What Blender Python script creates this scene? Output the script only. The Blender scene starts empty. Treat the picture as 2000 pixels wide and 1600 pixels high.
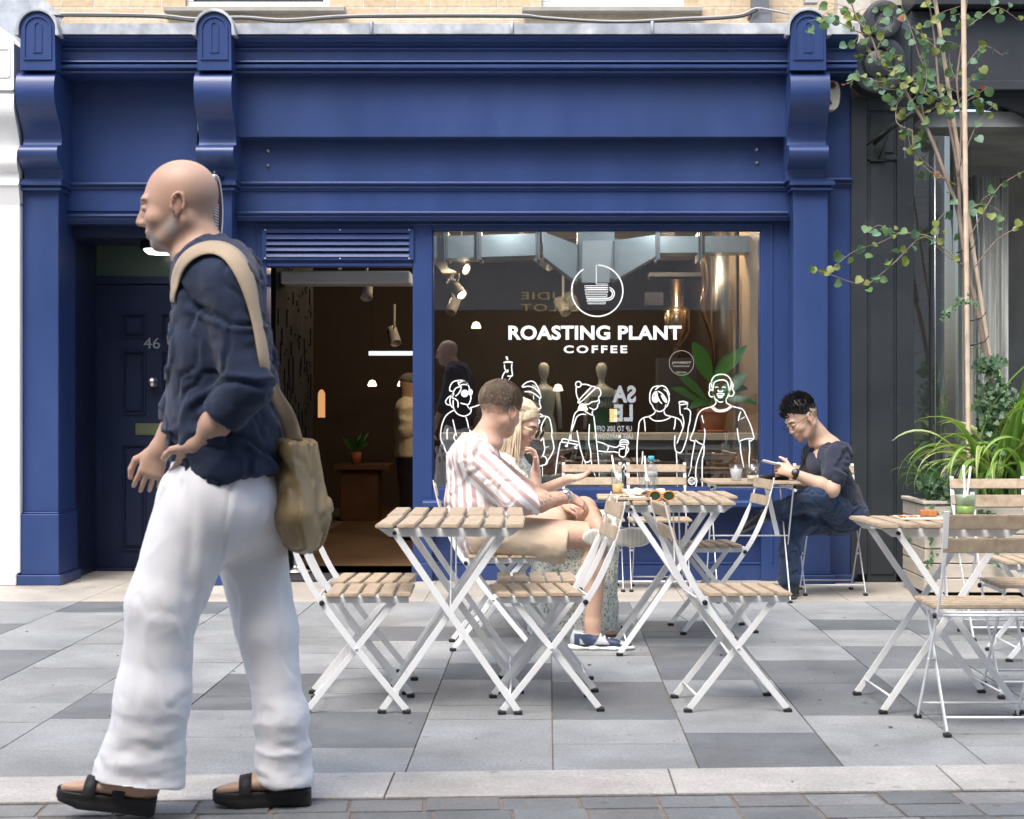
import bpy, bmesh, math, random
import numpy as np
from mathutils import Vector, Matrix, Euler
R = math.radians
random.seed(7)
SC = bpy.context.scene
COL = SC.collection
# ---------------------------------------------------------------- camera, sky, sun, exposure
H, F, CX, CY = 1.143, 3400.0, 1070.0, 797.0      # eye height (m), focal length and principal point measured on the 2000 px photograph
cam = bpy.data.cameras.new('camera'); camo = bpy.data.objects.new('camera', cam); COL.objects.link(camo)
camo.location = (0, 0, H); camo.rotation_euler = (R(90), 0, 0)
cam.sensor_width = 36; cam.sensor_fit = 'HORIZONTAL'; cam.lens = F/2000*36
cam.shift_x = (1000-CX)/2000; cam.shift_y = (CY-800)/2000
cam.clip_start = .05; cam.clip_end = 500
cam.dof.use_dof = True; cam.dof.focus_distance = 9.5; cam.dof.aperture_fstop = 8
SC.camera = camo
w = bpy.data.worlds.new('World'); SC.world = w; w.use_nodes = True
nt = w.node_tree; bg = nt.nodes['Background']; sky = nt.nodes.new('ShaderNodeTexSky')
sky.sky_type = 'NISHITA'; sky.sun_disc = False
SUN_EL, SUN_AZ = 58.0, 205.0      # azimuth clockwise from +Y: light comes from behind the camera, a little from the left
sky.sun_elevation = R(SUN_EL); sky.sun_rotation = R(SUN_AZ); sky.air_density = 1.0; sky.dust_density = 3.5; sky.ozone_density = .6
nt.links.new(sky.outputs[0], bg.inputs[0]); bg.inputs[1].default_value = .15
sl = bpy.data.lights.new('sun', 'SUN'); sl.energy = 1.5; sl.angle = R(30); sl.color = (1, .965, .92)
so = bpy.data.objects.new('sun', sl); COL.objects.link(so)
d = Vector((math.sin(R(SUN_AZ))*math.cos(R(SUN_EL)), math.cos(R(SUN_AZ))*math.cos(R(SUN_EL)), math.sin(R(SUN_EL))))
so.rotation_euler = d.to_track_quat('Z', 'Y').to_euler(); so.location = (0, -3, 12)
SC.view_settings.view_transform = 'Standard'; SC.view_settings.look = 'None'
SC.view_settings.exposure = 1.26; SC.view_settings.gamma = 1
SC.render.engine = 'CYCLES'; SC.cycles.use_denoising = True
SC.cycles.max_bounces = 8; SC.cycles.transparent_max_bounces = 24; SC.cycles.caustics_reflective = False; SC.cycles.caustics_refractive = False
SC.cycles.sample_clamp_indirect = 6

def P(px, py, Z): return Vector(((px-CX)/F*Z, Z, H-(py-CY)/F*Z))
def GX(px, Z): return (px-CX)/F*Z
def HZ(py, Z): return H-(py-CY)/F*Z
# ---------------------------------------------------------------- materials
MT = {}
def M(name, col, rough=.5, metal=0., var=.08, vs=4., bump=0., bs=60., st=(1,1,1), spec=.5, rnd=0., coat=0., col2=None, c2=(.55,.7), c2s=2.5, emit=0., alpha=1., sss=0., sheen=0., attr=None, trans=0., ior=1.45):
    if name in MT: return MT[name]
    m = bpy.data.materials.new(name); m.use_nodes = True; n = m.node_tree.nodes; L = m.node_tree.links
    b = n['Principled BSDF']; b.inputs['Roughness'].default_value = rough; b.inputs['Metallic'].default_value = metal
    b.inputs['Specular IOR Level'].default_value = spec; b.inputs['IOR'].default_value = ior
    if coat: b.inputs['Coat Weight'].default_value = coat; b.inputs['Coat Roughness'].default_value = .15
    if trans: b.inputs['Transmission Weight'].default_value = trans
    if sheen: b.inputs['Sheen Weight'].default_value = sheen
    if sss: b.inputs['Subsurface Weight'].default_value = sss; b.inputs['Subsurface Radius'].default_value = (.012,.004,.002); b.inputs['Subsurface Scale'].default_value = 1
    tc = n.new('ShaderNodeTexCoord'); mp = n.new('ShaderNodeMapping'); mp.inputs['Scale'].default_value = st
    L.new(tc.outputs['Object'], mp.inputs[0])
    if attr:
        a = n.new('ShaderNodeAttribute'); a.attribute_name = attr; src = a.outputs['Color']
    else:
        a = n.new('ShaderNodeRGB'); a.outputs[0].default_value = (*col, 1); src = a.outputs[0]
    if col2:
        t = n.new('ShaderNodeTexNoise'); t.inputs['Scale'].default_value = c2s; t.inputs['Detail'].default_value = 6; L.new(mp.outputs[0], t.inputs[0])
        r = n.new('ShaderNodeMapRange'); r.inputs[1].default_value = c2[0]; r.inputs[2].default_value = c2[1]; L.new(t.outputs[0], r.inputs[0])
        x = n.new('ShaderNodeMix'); x.data_type = 'RGBA'; L.new(r.outputs[0], x.inputs[0]); L.new(src, x.inputs[6]); x.inputs[7].default_value = (*col2, 1); src = x.outputs[2]
    if var:
        t = n.new('ShaderNodeTexNoise'); t.inputs['Scale'].default_value = vs; t.inputs['Detail'].default_value = 8; t.inputs['Roughness'].default_value = .65
        L.new(mp.outputs[0], t.inputs[0])
        r = n.new('ShaderNodeMapRange'); r.inputs[1].default_value = .3; r.inputs[2].default_value = .7; r.inputs[3].default_value = 1-var; r.inputs[4].default_value = 1+var
        L.new(t.outputs[0], r.inputs[0])
        v = n.new('ShaderNodeVectorMath'); v.operation = 'SCALE'; L.new(src, v.inputs[0]); L.new(r.outputs[0], v.inputs['Scale']); src = v.outputs[0]
        rr = n.new('ShaderNodeMapRange'); rr.inputs[1].default_value = .3; rr.inputs[2].default_value = .7; rr.inputs[3].default_value = max(0, rough-.06); rr.inputs[4].default_value = min(1, rough+.08)
        L.new(t.outputs[0], rr.inputs[0]); L.new(rr.outputs[0], b.inputs['Roughness'])
    if rnd:
        oi = n.new('ShaderNodeObjectInfo'); r = n.new('ShaderNodeMapRange'); r.inputs[3].default_value = 1-rnd; r.inputs[4].default_value = 1+rnd
        L.new(oi.outputs['Random'], r.inputs[0]); v = n.new('ShaderNodeVectorMath'); v.operation = 'SCALE'; L.new(src, v.inputs[0]); L.new(r.outputs[0], v.inputs['Scale']); src = v.outputs[0]
    L.new(src, b.inputs['Base Color'])
    if emit: L.new(src, b.inputs['Emission Color']); b.inputs['Emission Strength'].default_value = emit
    if bump:
        t = n.new('ShaderNodeTexNoise'); t.inputs['Scale'].default_value = bs; t.inputs['Detail'].default_value = 5; L.new(mp.outputs[0], t.inputs[0])
        bm_ = n.new('ShaderNodeBump'); bm_.inputs['Strength'].default_value = bump; bm_.inputs['Distance'].default_value = .004
        L.new(t.outputs[0], bm_.inputs['Height']); L.new(bm_.outputs[0], b.inputs['Normal'])
    if alpha < 1: b.inputs['Alpha'].default_value = alpha
    MT[name] = m; return m
def glass_mat(name, tint=(1,1,1), refl=.10, rough=0.0):
    m = bpy.data.materials.new(name); m.use_nodes = True; n = m.node_tree.nodes; L = m.node_tree.links; n.clear()
    o = n.new('ShaderNodeOutputMaterial'); t = n.new('ShaderNodeBsdfTransparent'); t.inputs[0].default_value = (*tint, 1)
    g = n.new('ShaderNodeBsdfGlossy'); g.inputs['Roughness'].default_value = rough
    ge = n.new('ShaderNodeNewGeometry'); dt = n.new('ShaderNodeVectorMath'); dt.operation = 'DOT_PRODUCT'; L.new(ge.outputs['Normal'], dt.inputs[0]); L.new(ge.outputs['Incoming'], dt.inputs[1])
    ab = n.new('ShaderNodeMath'); ab.operation = 'ABSOLUTE'; L.new(dt.outputs['Value'], ab.inputs[0]); iv = n.new('ShaderNodeMath'); iv.operation = 'SUBTRACT'; iv.inputs[0].default_value = 1; L.new(ab.outputs[0], iv.inputs[1])
    pw = n.new('ShaderNodeMath'); pw.operation = 'POWER'; L.new(iv.outputs[0], pw.inputs[0]); pw.inputs[1].default_value = 5
    mr = n.new('ShaderNodeMapRange'); mr.inputs[3].default_value = refl; mr.inputs[4].default_value = .85; L.new(pw.outputs[0], mr.inputs[0]); x = n.new('ShaderNodeMixShader'); L.new(mr.outputs[0], x.inputs[0]); L.new(t.outputs[0], x.inputs[1]); L.new(g.outputs[0], x.inputs[2]); L.new(x.outputs[0], o.inputs[0])
    MT[name] = m; return m
def emit_mat(name, col, s):
    m = bpy.data.materials.new(name); m.use_nodes = True; n = m.node_tree.nodes; n.clear()
    o = n.new('ShaderNodeOutputMaterial'); e = n.new('ShaderNodeEmission'); e.inputs[0].default_value = (*col, 1); e.inputs[1].default_value = s
    m.node_tree.links.new(e.outputs[0], o.inputs[0]); MT[name] = m; return m
BLUE = M('blue_gloss_paint', (.026, .053, .165), .34, var=.13, vs=2.2, bump=.16, bs=180, st=(1,1,.35), spec=.5, col2=(.033,.060,.165), c2=(.5,.75), c2s=1.3)
BLUED = M('navy_door_paint', (.010, .018, .052), .35, var=.06, bump=.08, bs=140)
GREYP = M('charcoal_shop_paint', (.030, .036, .042), .42, var=.10, vs=3, bump=.15, bs=120, col2=(.05,.055,.06), c2=(.62,.72), c2s=5)
WHITEP = M('white_stucco_paint', (.78, .78, .77), .5, var=.04, vs=6, bump=.1, bs=40)
LEAD = M('lead_flashing', (.33, .36, .40), .55, metal=.25, var=.25, vs=9, bump=.35, bs=14, col2=(.52,.54,.56), c2=(.48,.66), c2s=5)
STONE = M('sill_stone', (.36, .34, .30), .8, var=.15, vs=8, bump=.3, bs=50)
WHITEM = M('white_powder_coated_metal', (.77, .78, .78), .38, var=.03, vs=20, bump=.03, bs=100, col2=(.6,.58,.55), c2=(.70,.76), c2s=9)
WOOD = M('oiled_acacia_slats', (.42, .335, .24), .62, var=.22, vs=9, st=(3,3,3), bump=.2, bs=60, rnd=.08, col2=(.31,.22,.145), c2=(.55,.75), c2s=6)
WOODL = M('pale_wood', (.55, .42, .29), .55, var=.12, vs=8, bump=.1, bs=60, rnd=.06)
BLACKR = M('black_rubber', (.012, .012, .013), .6, var=.1)
STEEL = M('brushed_steel', (.55, .56, .57), .3, metal=1, var=.06)
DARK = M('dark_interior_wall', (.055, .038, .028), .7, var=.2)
def uglass(name='clear_glass', tint=(.97,.98,.98), refl=.06): return MT.get(name) or glass_mat(name, tint, refl)
# ---------------------------------------------------------------- mesh builder
class MB:
    def __init__(s): s.v = []; s.f = []; s.m = []; s.mi = 0; s.sm = []; s.smooth = False
    def add(s, vs, fs):
        o = len(s.v); s.v += [tuple(v) for v in vs]
        for f in fs: s.f.append(tuple(i+o for i in f)); s.m.append(s.mi); s.sm.append(s.smooth)
    def box(s, x0, x1, y0, y1, z0, z1, mtx=None):
        vs = [Vector(v) for v in ((x0,y0,z0),(x1,y0,z0),(x1,y1,z0),(x0,y1,z0),(x0,y0,z1),(x1,y0,z1),(x1,y1,z1),(x0,y1,z1))]
        if mtx: vs = [mtx @ v for v in vs]
        s.add(vs, [(0,3,2,1),(4,5,6,7),(0,1,5,4),(1,2,6,5),(2,3,7,6),(3,0,4,7)])
    def pbox(s, x0, x1, y0, y1, Zf, Zb):       # box by the photograph's measures at its front face
        s.box(GX(x0,Zf), GX(x1,Zf), Zf, Zb, HZ(y1,Zf), HZ(y0,Zf))
    def sweep(s, pts, wf, up=(0,1,0), cap=True):   # rectangular bar; wf(i)->(width along side, thickness along up)
        pts = [Vector(p) for p in pts]; n = len(pts); up = Vector(up).normalized(); vs = []
        for i, p in enumerate(pts):
            t = (pts[min(i+1,n-1)]-pts[max(i-1,0)]).normalized(); sd = t.cross(up).normalized(); u = sd.cross(t).normalized()
            a, b = wf(i) if callable(wf) else wf
            for q in ((-1,-1),(1,-1),(1,1),(-1,1)): vs.append(p+sd*a/2*q[0]+u*b/2*q[1])
        fs = [(4*i+j, 4*i+(j+1)%4, 4*i+4+(j+1)%4, 4*i+4+j) for i in range(n-1) for j in range(4)]
        if cap: fs += [(3,2,1,0), tuple(4*(n-1)+j for j in range(4))]
        s.add(vs, fs)
    def tube(s, pts, r, seg=8, cap=True):
        pts = [Vector(p) for p in pts]; n = len(pts); vs = []; rs = r if isinstance(r, (list,tuple)) else [r]*n
        t0 = (pts[1]-pts[0]).normalized(); u = t0.orthogonal().normalized()
        for i, p in enumerate(pts):
            t = (pts[min(i+1,n-1)]-pts[max(i-1,0)]).normalized(); u = (u-t*u.dot(t)).normalized(); w_ = t.cross(u)
            for k in range(seg):
                a = 2*math.pi*k/seg; vs.append(p+(u*math.cos(a)+w_*math.sin(a))*rs[i])
        fs = [(seg*i+k, seg*i+(k+1)%seg, seg*i+seg+(k+1)%seg, seg*i+seg+k) for i in range(n-1) for k in range(seg)]
        if cap: fs += [tuple(range(seg-1,-1,-1)), tuple(seg*(n-1)+k for k in range(seg))]
        o = s.smooth; s.smooth = seg > 5; s.add(vs, fs); s.smooth = o
    def lathe(s, prof, c=(0,0,0), seg=24, mtx=None):   # prof: (r, z)
        vs = []; n = len(prof); c = Vector(c)
        for r, z in prof:
            for k in range(seg):
                a = 2*math.pi*k/seg; v = Vector((r*math.cos(a), r*math.sin(a), z)); vs.append(c+(mtx @ v if mtx else v))
        fs = [(seg*i+k, seg*i+(k+1)%seg, seg*i+seg+(k+1)%seg, seg*i+seg+k) for i in range(n-1) for k in range(seg)]
        o = s.smooth; s.smooth = True; s.add(vs, fs); s.smooth = o
        s.add(vs[:seg], [tuple(range(seg-1,-1,-1))]); s.add(vs[-seg:], [tuple(range(seg))])
    def prof_x(s, prof, x0, x1, closed=True):       # outline in (y,z), extruded along x
        n = len(prof); vs = [(x0,y,z) for y, z in prof]+[(x1,y,z) for y, z in prof]
        fs = [(i, n+i, n+(i+1)%n, (i+1)%n) for i in range(n)]
        s.add(vs, fs); s.add(vs[:n], [tuple(range(n))]); s.add(vs[n:], [tuple(range(n-1,-1,-1))])
    def prof_y(s, prof, y0, y1):                    # outline in (x,z), extruded along y
        n = len(prof); vs = [(x,y0,z) for x, z in prof]+[(x,y1,z) for x, z in prof]
        s.add(vs, [((i+1)%n, n+(i+1)%n, n+i, i) for i in range(n)]); s.add(vs[:n], [tuple(range(n))]); s.add(vs[n:], [tuple(range(n-1,-1,-1))])
    def build(s, name, mats, parent=None, bevel=0., seg=1, angle=40):
        me = bpy.data.meshes.new(name); me.from_pydata(s.v, [], s.f)
        for m in (mats if isinstance(mats, (list,tuple)) else [mats]): me.materials.append(m)
        me.polygons.foreach_set('material_index', s.m); me.polygons.foreach_set('use_smooth', s.sm)
        b = bmesh.new(); b.from_mesh(me); bmesh.ops.remove_doubles(b, verts=b.verts, dist=1e-6) if not bevel else None
        bmesh.ops.recalc_face_normals(b, faces=b.faces)
        if bevel:
            es = [e for e in b.edges if len(e.link_faces) == 2 and e.calc_face_angle(0) > R(angle)]
            if es: bmesh.ops.bevel(b, geom=es, offset=bevel, segments=seg, affect='EDGES', clamp_overlap=True)
        b.to_mesh(me); b.free()
        o = bpy.data.objects.new(name, me); COL.objects.link(o)
        if parent is not None: o.parent = parent
        return o
def npmesh(name, V, Q, mats, parent=None, smooth=True, attrs=None, mi=None):
    me = bpy.data.meshes.new(name); me.from_pydata(np.asarray(V).tolist(), [], [list(q) for q in np.asarray(Q).tolist()] if not isinstance(Q, list) else Q)
    for m in (mats if isinstance(mats, (list,tuple)) else [mats]): me.materials.append(m)
    if smooth: me.polygons.foreach_set('use_smooth', [True]*len(me.polygons))
    if mi is not None: me.polygons.foreach_set('material_index', mi)
    for k, a in (attrs or {}).items():
        a = np.asarray(a, dtype=np.float32)
        if a.ndim == 1: at = me.attributes.new(k, 'FLOAT', 'POINT'); at.data.foreach_set('value', a)
        else: at = me.attributes.new(k, 'FLOAT_COLOR', 'POINT'); at.data.foreach_set('color', np.c_[a[:, :3], np.ones(len(a))].ravel().astype(np.float32))
    o = bpy.data.objects.new(name, me); COL.objects.link(o)
    if parent is not None: o.parent = parent
    return o
def thing(name, label, cat, loc=(0,0,0), rz=0., group=None):
    o = bpy.data.objects.new(name, None); o.empty_display_size = .1; COL.objects.link(o); o.location = loc; o.rotation_euler = (0,0,rz)
    o['label'] = label; o['category'] = cat
    if group: o['group'] = group
    return o
def tag(o, label, cat, group=None):
    o['label'] = label; o['category'] = cat
    if group: o['group'] = group
    return o
def struct(o, kind='structure'): o['kind'] = kind; return o
def loc_parent(o, p):              # parts modelled in world measures under a thing that stands at p
    o.parent = p; o.location = -Vector(p.location); return o
def rebase(o, base):               # a one-mesh thing modelled in world measures gets its origin at its base
    b = Vector(base); o.data.transform(Matrix.Translation(-b)); o.location = b; return o
def copy_thing(o, loc, rz, label, group=None):
    def rec(s, par):
        c = s.copy(); COL.objects.link(c); c.parent = par
        for ch in s.children: rec(ch, c)
        return c
    c = rec(o, None); c.location = loc; c.rotation_euler = (0,0,rz); c['label'] = label
    if group: c['group'] = group
    return c
def spline(pts, n=6, closed=False):
    pts = [Vector(p) for p in pts]; N = len(pts)
    if N < 3: return pts
    out = []; rng = range(N if closed else N-1)
    for i in rng:
        g = (lambda j: pts[j % N]) if closed else (lambda j: pts[max(0, min(N-1, j))])
        p0, p1, p2, p3 = g(i-1), g(i), g(i+1), g(i+2)
        for k in range(n):
            t = k/n; out.append(.5*((2*p1)+(p2-p0)*t+(2*p0-5*p1+4*p2-p3)*t*t+(3*p1-p0-3*p2+p3)*t**3))
    if not closed: out.append(pts[-1])
    return out
def text_obj(s, name, mat, parent, x0, x1, z0, z1, y, spacing=1., bold=0., flip=False, thick=.0006, keep=False):
    cu = bpy.data.curves.new(name, 'FONT'); cu.body = s; cu.size = 1; cu.space_character = spacing; cu.offset = bold; cu.resolution_u = 4; cu.extrude = .001
    to = bpy.data.objects.new(name, cu); COL.objects.link(to); bpy.context.view_layer.update()
    me = bpy.data.meshes.new_from_object(to.evaluated_get(bpy.context.evaluated_depsgraph_get())); COL.objects.unlink(to); bpy.data.objects.remove(to)
    vs = np.array([v.co[:] for v in me.vertices]); lo, hi = vs.min(0), vs.max(0)
    for v in me.vertices:
        fx = (v.co.x-lo[0])/(hi[0]-lo[0]); fz = (v.co.y-lo[1])/(hi[1]-lo[1])
        if flip: fx = 1-fx
        v.co = (x0+(x1-x0)*fx, y-(v.co.z/.001)*thick*(-1 if flip else 1), z0+(z1-z0)*fz)
    me.materials.clear(); me.materials.append(mat)
    o = bpy.data.objects.new(name, me); COL.objects.link(o)
    if parent is not None: o.parent = parent
    return o
# ================================================================ GROUND
SLAB = bpy.data.materials.new('granite_slabs'); SLAB.use_nodes = True
def _slabmat(m, attr='tone'):
    n = m.node_tree.nodes; L = m.node_tree.links; b = n['Principled BSDF']
    a = n.new('ShaderNodeAttribute'); a.attribute_name = attr
    tc = n.new('ShaderNodeTexCoord')
    t1 = n.new('ShaderNodeTexNoise'); t1.inputs['Scale'].default_value = 2.2; t1.inputs['Detail'].default_value = 8; t1.inputs['Roughness'].default_value = .7
    t2 = n.new('ShaderNodeTexNoise'); t2.inputs['Scale'].default_value = 90; t2.inputs['Detail'].default_value = 4
    mp = n.new('ShaderNodeMapping'); mp.inputs['Scale'].default_value = (1,5,1); t3 = n.new('ShaderNodeTexNoise'); t3.inputs['Scale'].default_value = 14; t3.inputs['Detail'].default_value = 5
    v = n.new('ShaderNodeTexVoronoi'); v.inputs['Scale'].default_value = 5.2; v.inputs['Randomness'].default_value = 1
    for t in (t1, t2, v): L.new(tc.outputs['Object'], t.inputs[0])
    L.new(tc.outputs['Object'], mp.inputs[0]); L.new(mp.outputs[0], t3.inputs[0])
    src = a.outputs['Color']
    for t, lo, hi, x0, x1 in ((t1,.80,1.14,.35,.65), (t2,.84,1.16,.35,.65), (t3,.93,1.06,.35,.65)):
        r = n.new('ShaderNodeMapRange'); r.inputs[1].default_value = x0; r.inputs[2].default_value = x1; r.inputs[3].default_value = lo; r.inputs[4].default_value = hi; L.new(t.outputs[0], r.inputs[0])
        s = n.new('ShaderNodeVectorMath'); s.operation = 'SCALE'; L.new(src, s.inputs[0]); L.new(r.outputs[0], s.inputs['Scale']); src = s.outputs[0]
    r = n.new('ShaderNodeMapRange'); r.inputs[1].default_value = .055; r.inputs[2].default_value = .10; r.inputs[3].default_value = .66; r.inputs[4].default_value = 1; L.new(v.outputs[0], r.inputs[0])
    s = n.new('ShaderNodeVectorMath'); s.operation = 'SCALE'; L.new(src, s.inputs[0]); L.new(r.outputs[0], s.inputs['Scale']); src = s.outputs[0]
    L.new(src, b.inputs['Base Color'])
    r2 = n.new('ShaderNodeMapRange'); r2.inputs[1].default_value = .3; r2.inputs[2].default_value = .7; r2.inputs[3].default_value = .42; r2.inputs[4].default_value = .68; L.new(t1.outputs[0], r2.inputs[0]); L.new(r2.outputs[0], b.inputs['Roughness'])
    bp = n.new('ShaderNodeBump'); bp.inputs['Strength'].default_value = .35; bp.inputs['Distance'].default_value = .002; L.new(t2.outputs[0], bp.inputs['Height']); L.new(bp.outputs[0], b.inputs['Normal'])
_slabmat(SLAB)
class Slabs:
    def __init__(s): s.v = []; s.f = []; s.c = []
    def quad(s, pts, z, tone, th=.006):
        o = len(s.v); s.v += [(x, y, z) for x, y in pts]+[(x, y, z-th) for x, y in pts]; s.c += [tone]*8
        s.f += [(o,o+1,o+2,o+3)]+[(o+j, o+4+j, o+4+(j+1)%4, o+(j+1)%4) for j in range(4)]
    def build(s, name): return npmesh(name, s.v, s.f, SLAB, smooth=False, attrs={'tone': np.array(s.c)})
def gz(py): return H*F/(py-CY)
KY = lambda x: 5.487+.06*x                      # far edge of the kerb line
JOINT = M('dirty_joint_sand', (.20,.17,.14), .95, var=.3, vs=20, bump=.3)
mb = MB(); mb.box(-40, 40, -30, 60, -.3, -.0065); struct(mb.build('ground', JOINT))
ZB = 10.28                                     # stone strip by the shopfronts begins here
LT = lambda: (lambda k, h: (.255*k, .268*k, .274*k) if h < .5 else (.268*k, .28*k, .282*k))(random.uniform(.90, 1.10), random.random())
DK = lambda: (lambda k: (.145*k, .155*k, .164*k))(random.uniform(.88, 1.1))
S = Slabs()
X0 = GX(1080, 5.55)
known = {0: [(1405,1332,1), (1332,1280,0), (1280,1245,0)], 1: [(1505,1432,1), (1306,1262,1), (1234,1213,1)], 2: [(1398,1335,1), (1290,1262,0)], -1: [(1443,1405,0), (1327,1296,1), (1228,1215,1)], -2: [(1460,1390,1), (1330,1306,0)],
         -3: [(1362,1316,1), (1347,1314,0)], -4: [(1403,1355,1)], 3: [(1395,1340,0), (1305,1262,1)], 4: [(1240,1211,1), (1480,1432,0)]}
random.seed(21)
for c in range(-26, 30):
    xa, xb = X0+.463*c, X0+.463*(c+1); xa += .0028; xb -= .0028
    ks = sorted([(gz(a), gz(b), t) for a, b, t in known.get(c, [])])
    y = KY((xa+xb)/2)+.002; first = True
    while y < ZB-.02:
        nk = [k for k in ks if k[0] > y-.05]
        k = nk[0] if nk else None
        if k and k[0] < y+.12:
            y1 = k[1]; dark = k[2] == 1; ks.remove(k)
        else:
            y1 = y+random.choice((.30,.42,.55,.62,.78,.9)); dark = random.random() < (.05 if y < 7.2 else .20)
            if k and y1 > k[0]-.15: y1 = k[0]
        if y1 > ZB-.2: y1 = ZB-.004
        pts = [(xa, KY(xa)+.004 if first else y+.003), (xb, KY(xb)+.004 if first else y+.003), (xb, y1-.003), (xa, y1-.003)]
        S.quad(pts, random.uniform(-.0012,.0006), DK() if dark else LT()); first = False; y = y1
struct(S.build('pavement'))
S = Slabs()
x = -12.
while x < 13:                                  # pale stone strip along the frontages
    x1 = x+random.uniform(.7, 1.3); k = random.uniform(.9, 1.08); S.quad([(x+.002,ZB+.003),(x1-.002,ZB+.003),(x1-.002,12.6),(x+.002,12.6)], 0, (.40*k,.37*k,.32*k)); x = x1
struct(S.build('stone_threshold_path'))
S = Slabs(); x = -12.2
while x < 13:
    x1 = x+(.86 if -3 < x < 4 else 1.0); k = random.uniform(.94, 1.06)
    S.quad([(x+.003,KY(x)-.355),(x1-.003,KY(x1)-.355),(x1-.003,KY(x1)-.003),(x+.003,KY(x)-.003)], .002, (.43*k,.415*k,.385*k)); x = x1
struct(S.build('kerb'))
S = Slabs()                                    # setts of the roadway, laid parallel to the kerb
ca, sa = 1/math.hypot(1,.06), .06/math.hypot(1,.06)
for r in range(22):
    v0 = -.365-.155*r; u = -9+random.uniform(0,.2); wr = random.choice((.105,.112,.118))
    cols = 0
    while u < 9:
        wd = random.choice((.215,.222,.228)); k = random.uniform(.72, 1.15)
        rr = random.random(); t = (.165*k,.175*k,.18*k) if rr < .55 else (.23*k,.235*k,.235*k)
        off = random.uniform(-.002,.002); a, b, c0, d0 = u+.005, u+wd-.007, v0-.147+off, v0-.003+off
        S.quad([(ca*p-sa*q, 5.487+sa*p+ca*q) for p, q in ((a,c0),(b,c0),(b,d0),(a,d0))], random.uniform(-.006,-.001), t, .01); u += wd
struct(S.build('roadway'))
# small litter: fallen leaves, crumbs as one stuff object
mb = MB(); random.seed(5); mats = [M('dry_leaf', (.25,.10,.03), .7), M('pale_crumb', (.55,.45,.33), .8), M('dark_bit', (.05,.035,.03), .8)]
for i in range(210):
    yy = random.uniform(5.3, 10.4); xx = random.uniform(-.36, .30)*yy; s = random.uniform(.003,.010) if i % 5 else random.uniform(.008,.02); a = random.uniform(0, 6.3); mb.mi = random.choice((0,1,1,2,2))
    if mb.mi == 1: s *= .45
    mb.add([(xx+s*math.cos(a+b)*q, yy+s*math.sin(a+b)*q, .002+.004*random.random()) for b, q in ((0,1),(1.3,.55),(3.1,.9),(4.6,.5))], [(0,1,2,3)])
struct(mb.build('fallen_leaves', mats), 'stuff')

# ================================================================ THE BLUE SHOP
shop = thing('shop_building', 'royal blue painted timber shopfront with scrolled brackets, open doorway and big drawn-on window', 'shop', (0, 11.5, 0))
def part(mb, name, mats, par=shop, bevel=0., seg=1):
    o = mb.build(name, mats, None, bevel, seg); root = par
    o.parent = par; base = Vector((0,0,0)); p = par
    while p is not None: base += p.location; p = p.parent
    o.location = -base; return o
ZP, ZF, ZL, ZT, ZG = 11.27, 11.47, 11.42, 11.50, 11.56
xs = {'l': (45,114), 'm': (390,453), 'r': (1550,1617)}
SH = {k: (GX(a,ZP), GX(b,ZP)) for k, (a, b) in xs.items()}
CR = {'l': (37,112), 'm': (383,456), 'r': (1541,1618)}
prof_c = [(148,11.10),(156,11.065),(170,11.045),(190,11.04),(210,11.065),(232,11.13),(250,11.185),(266,11.215),(280,11.215),(285,11.20),(286,11.15),(292,11.115),(302,11.105),(314,11.125),(324,11.175),(329,11.21),(330,11.235),(352,11.245)]
def z_(py): return HZ(py, 11.27)
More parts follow.
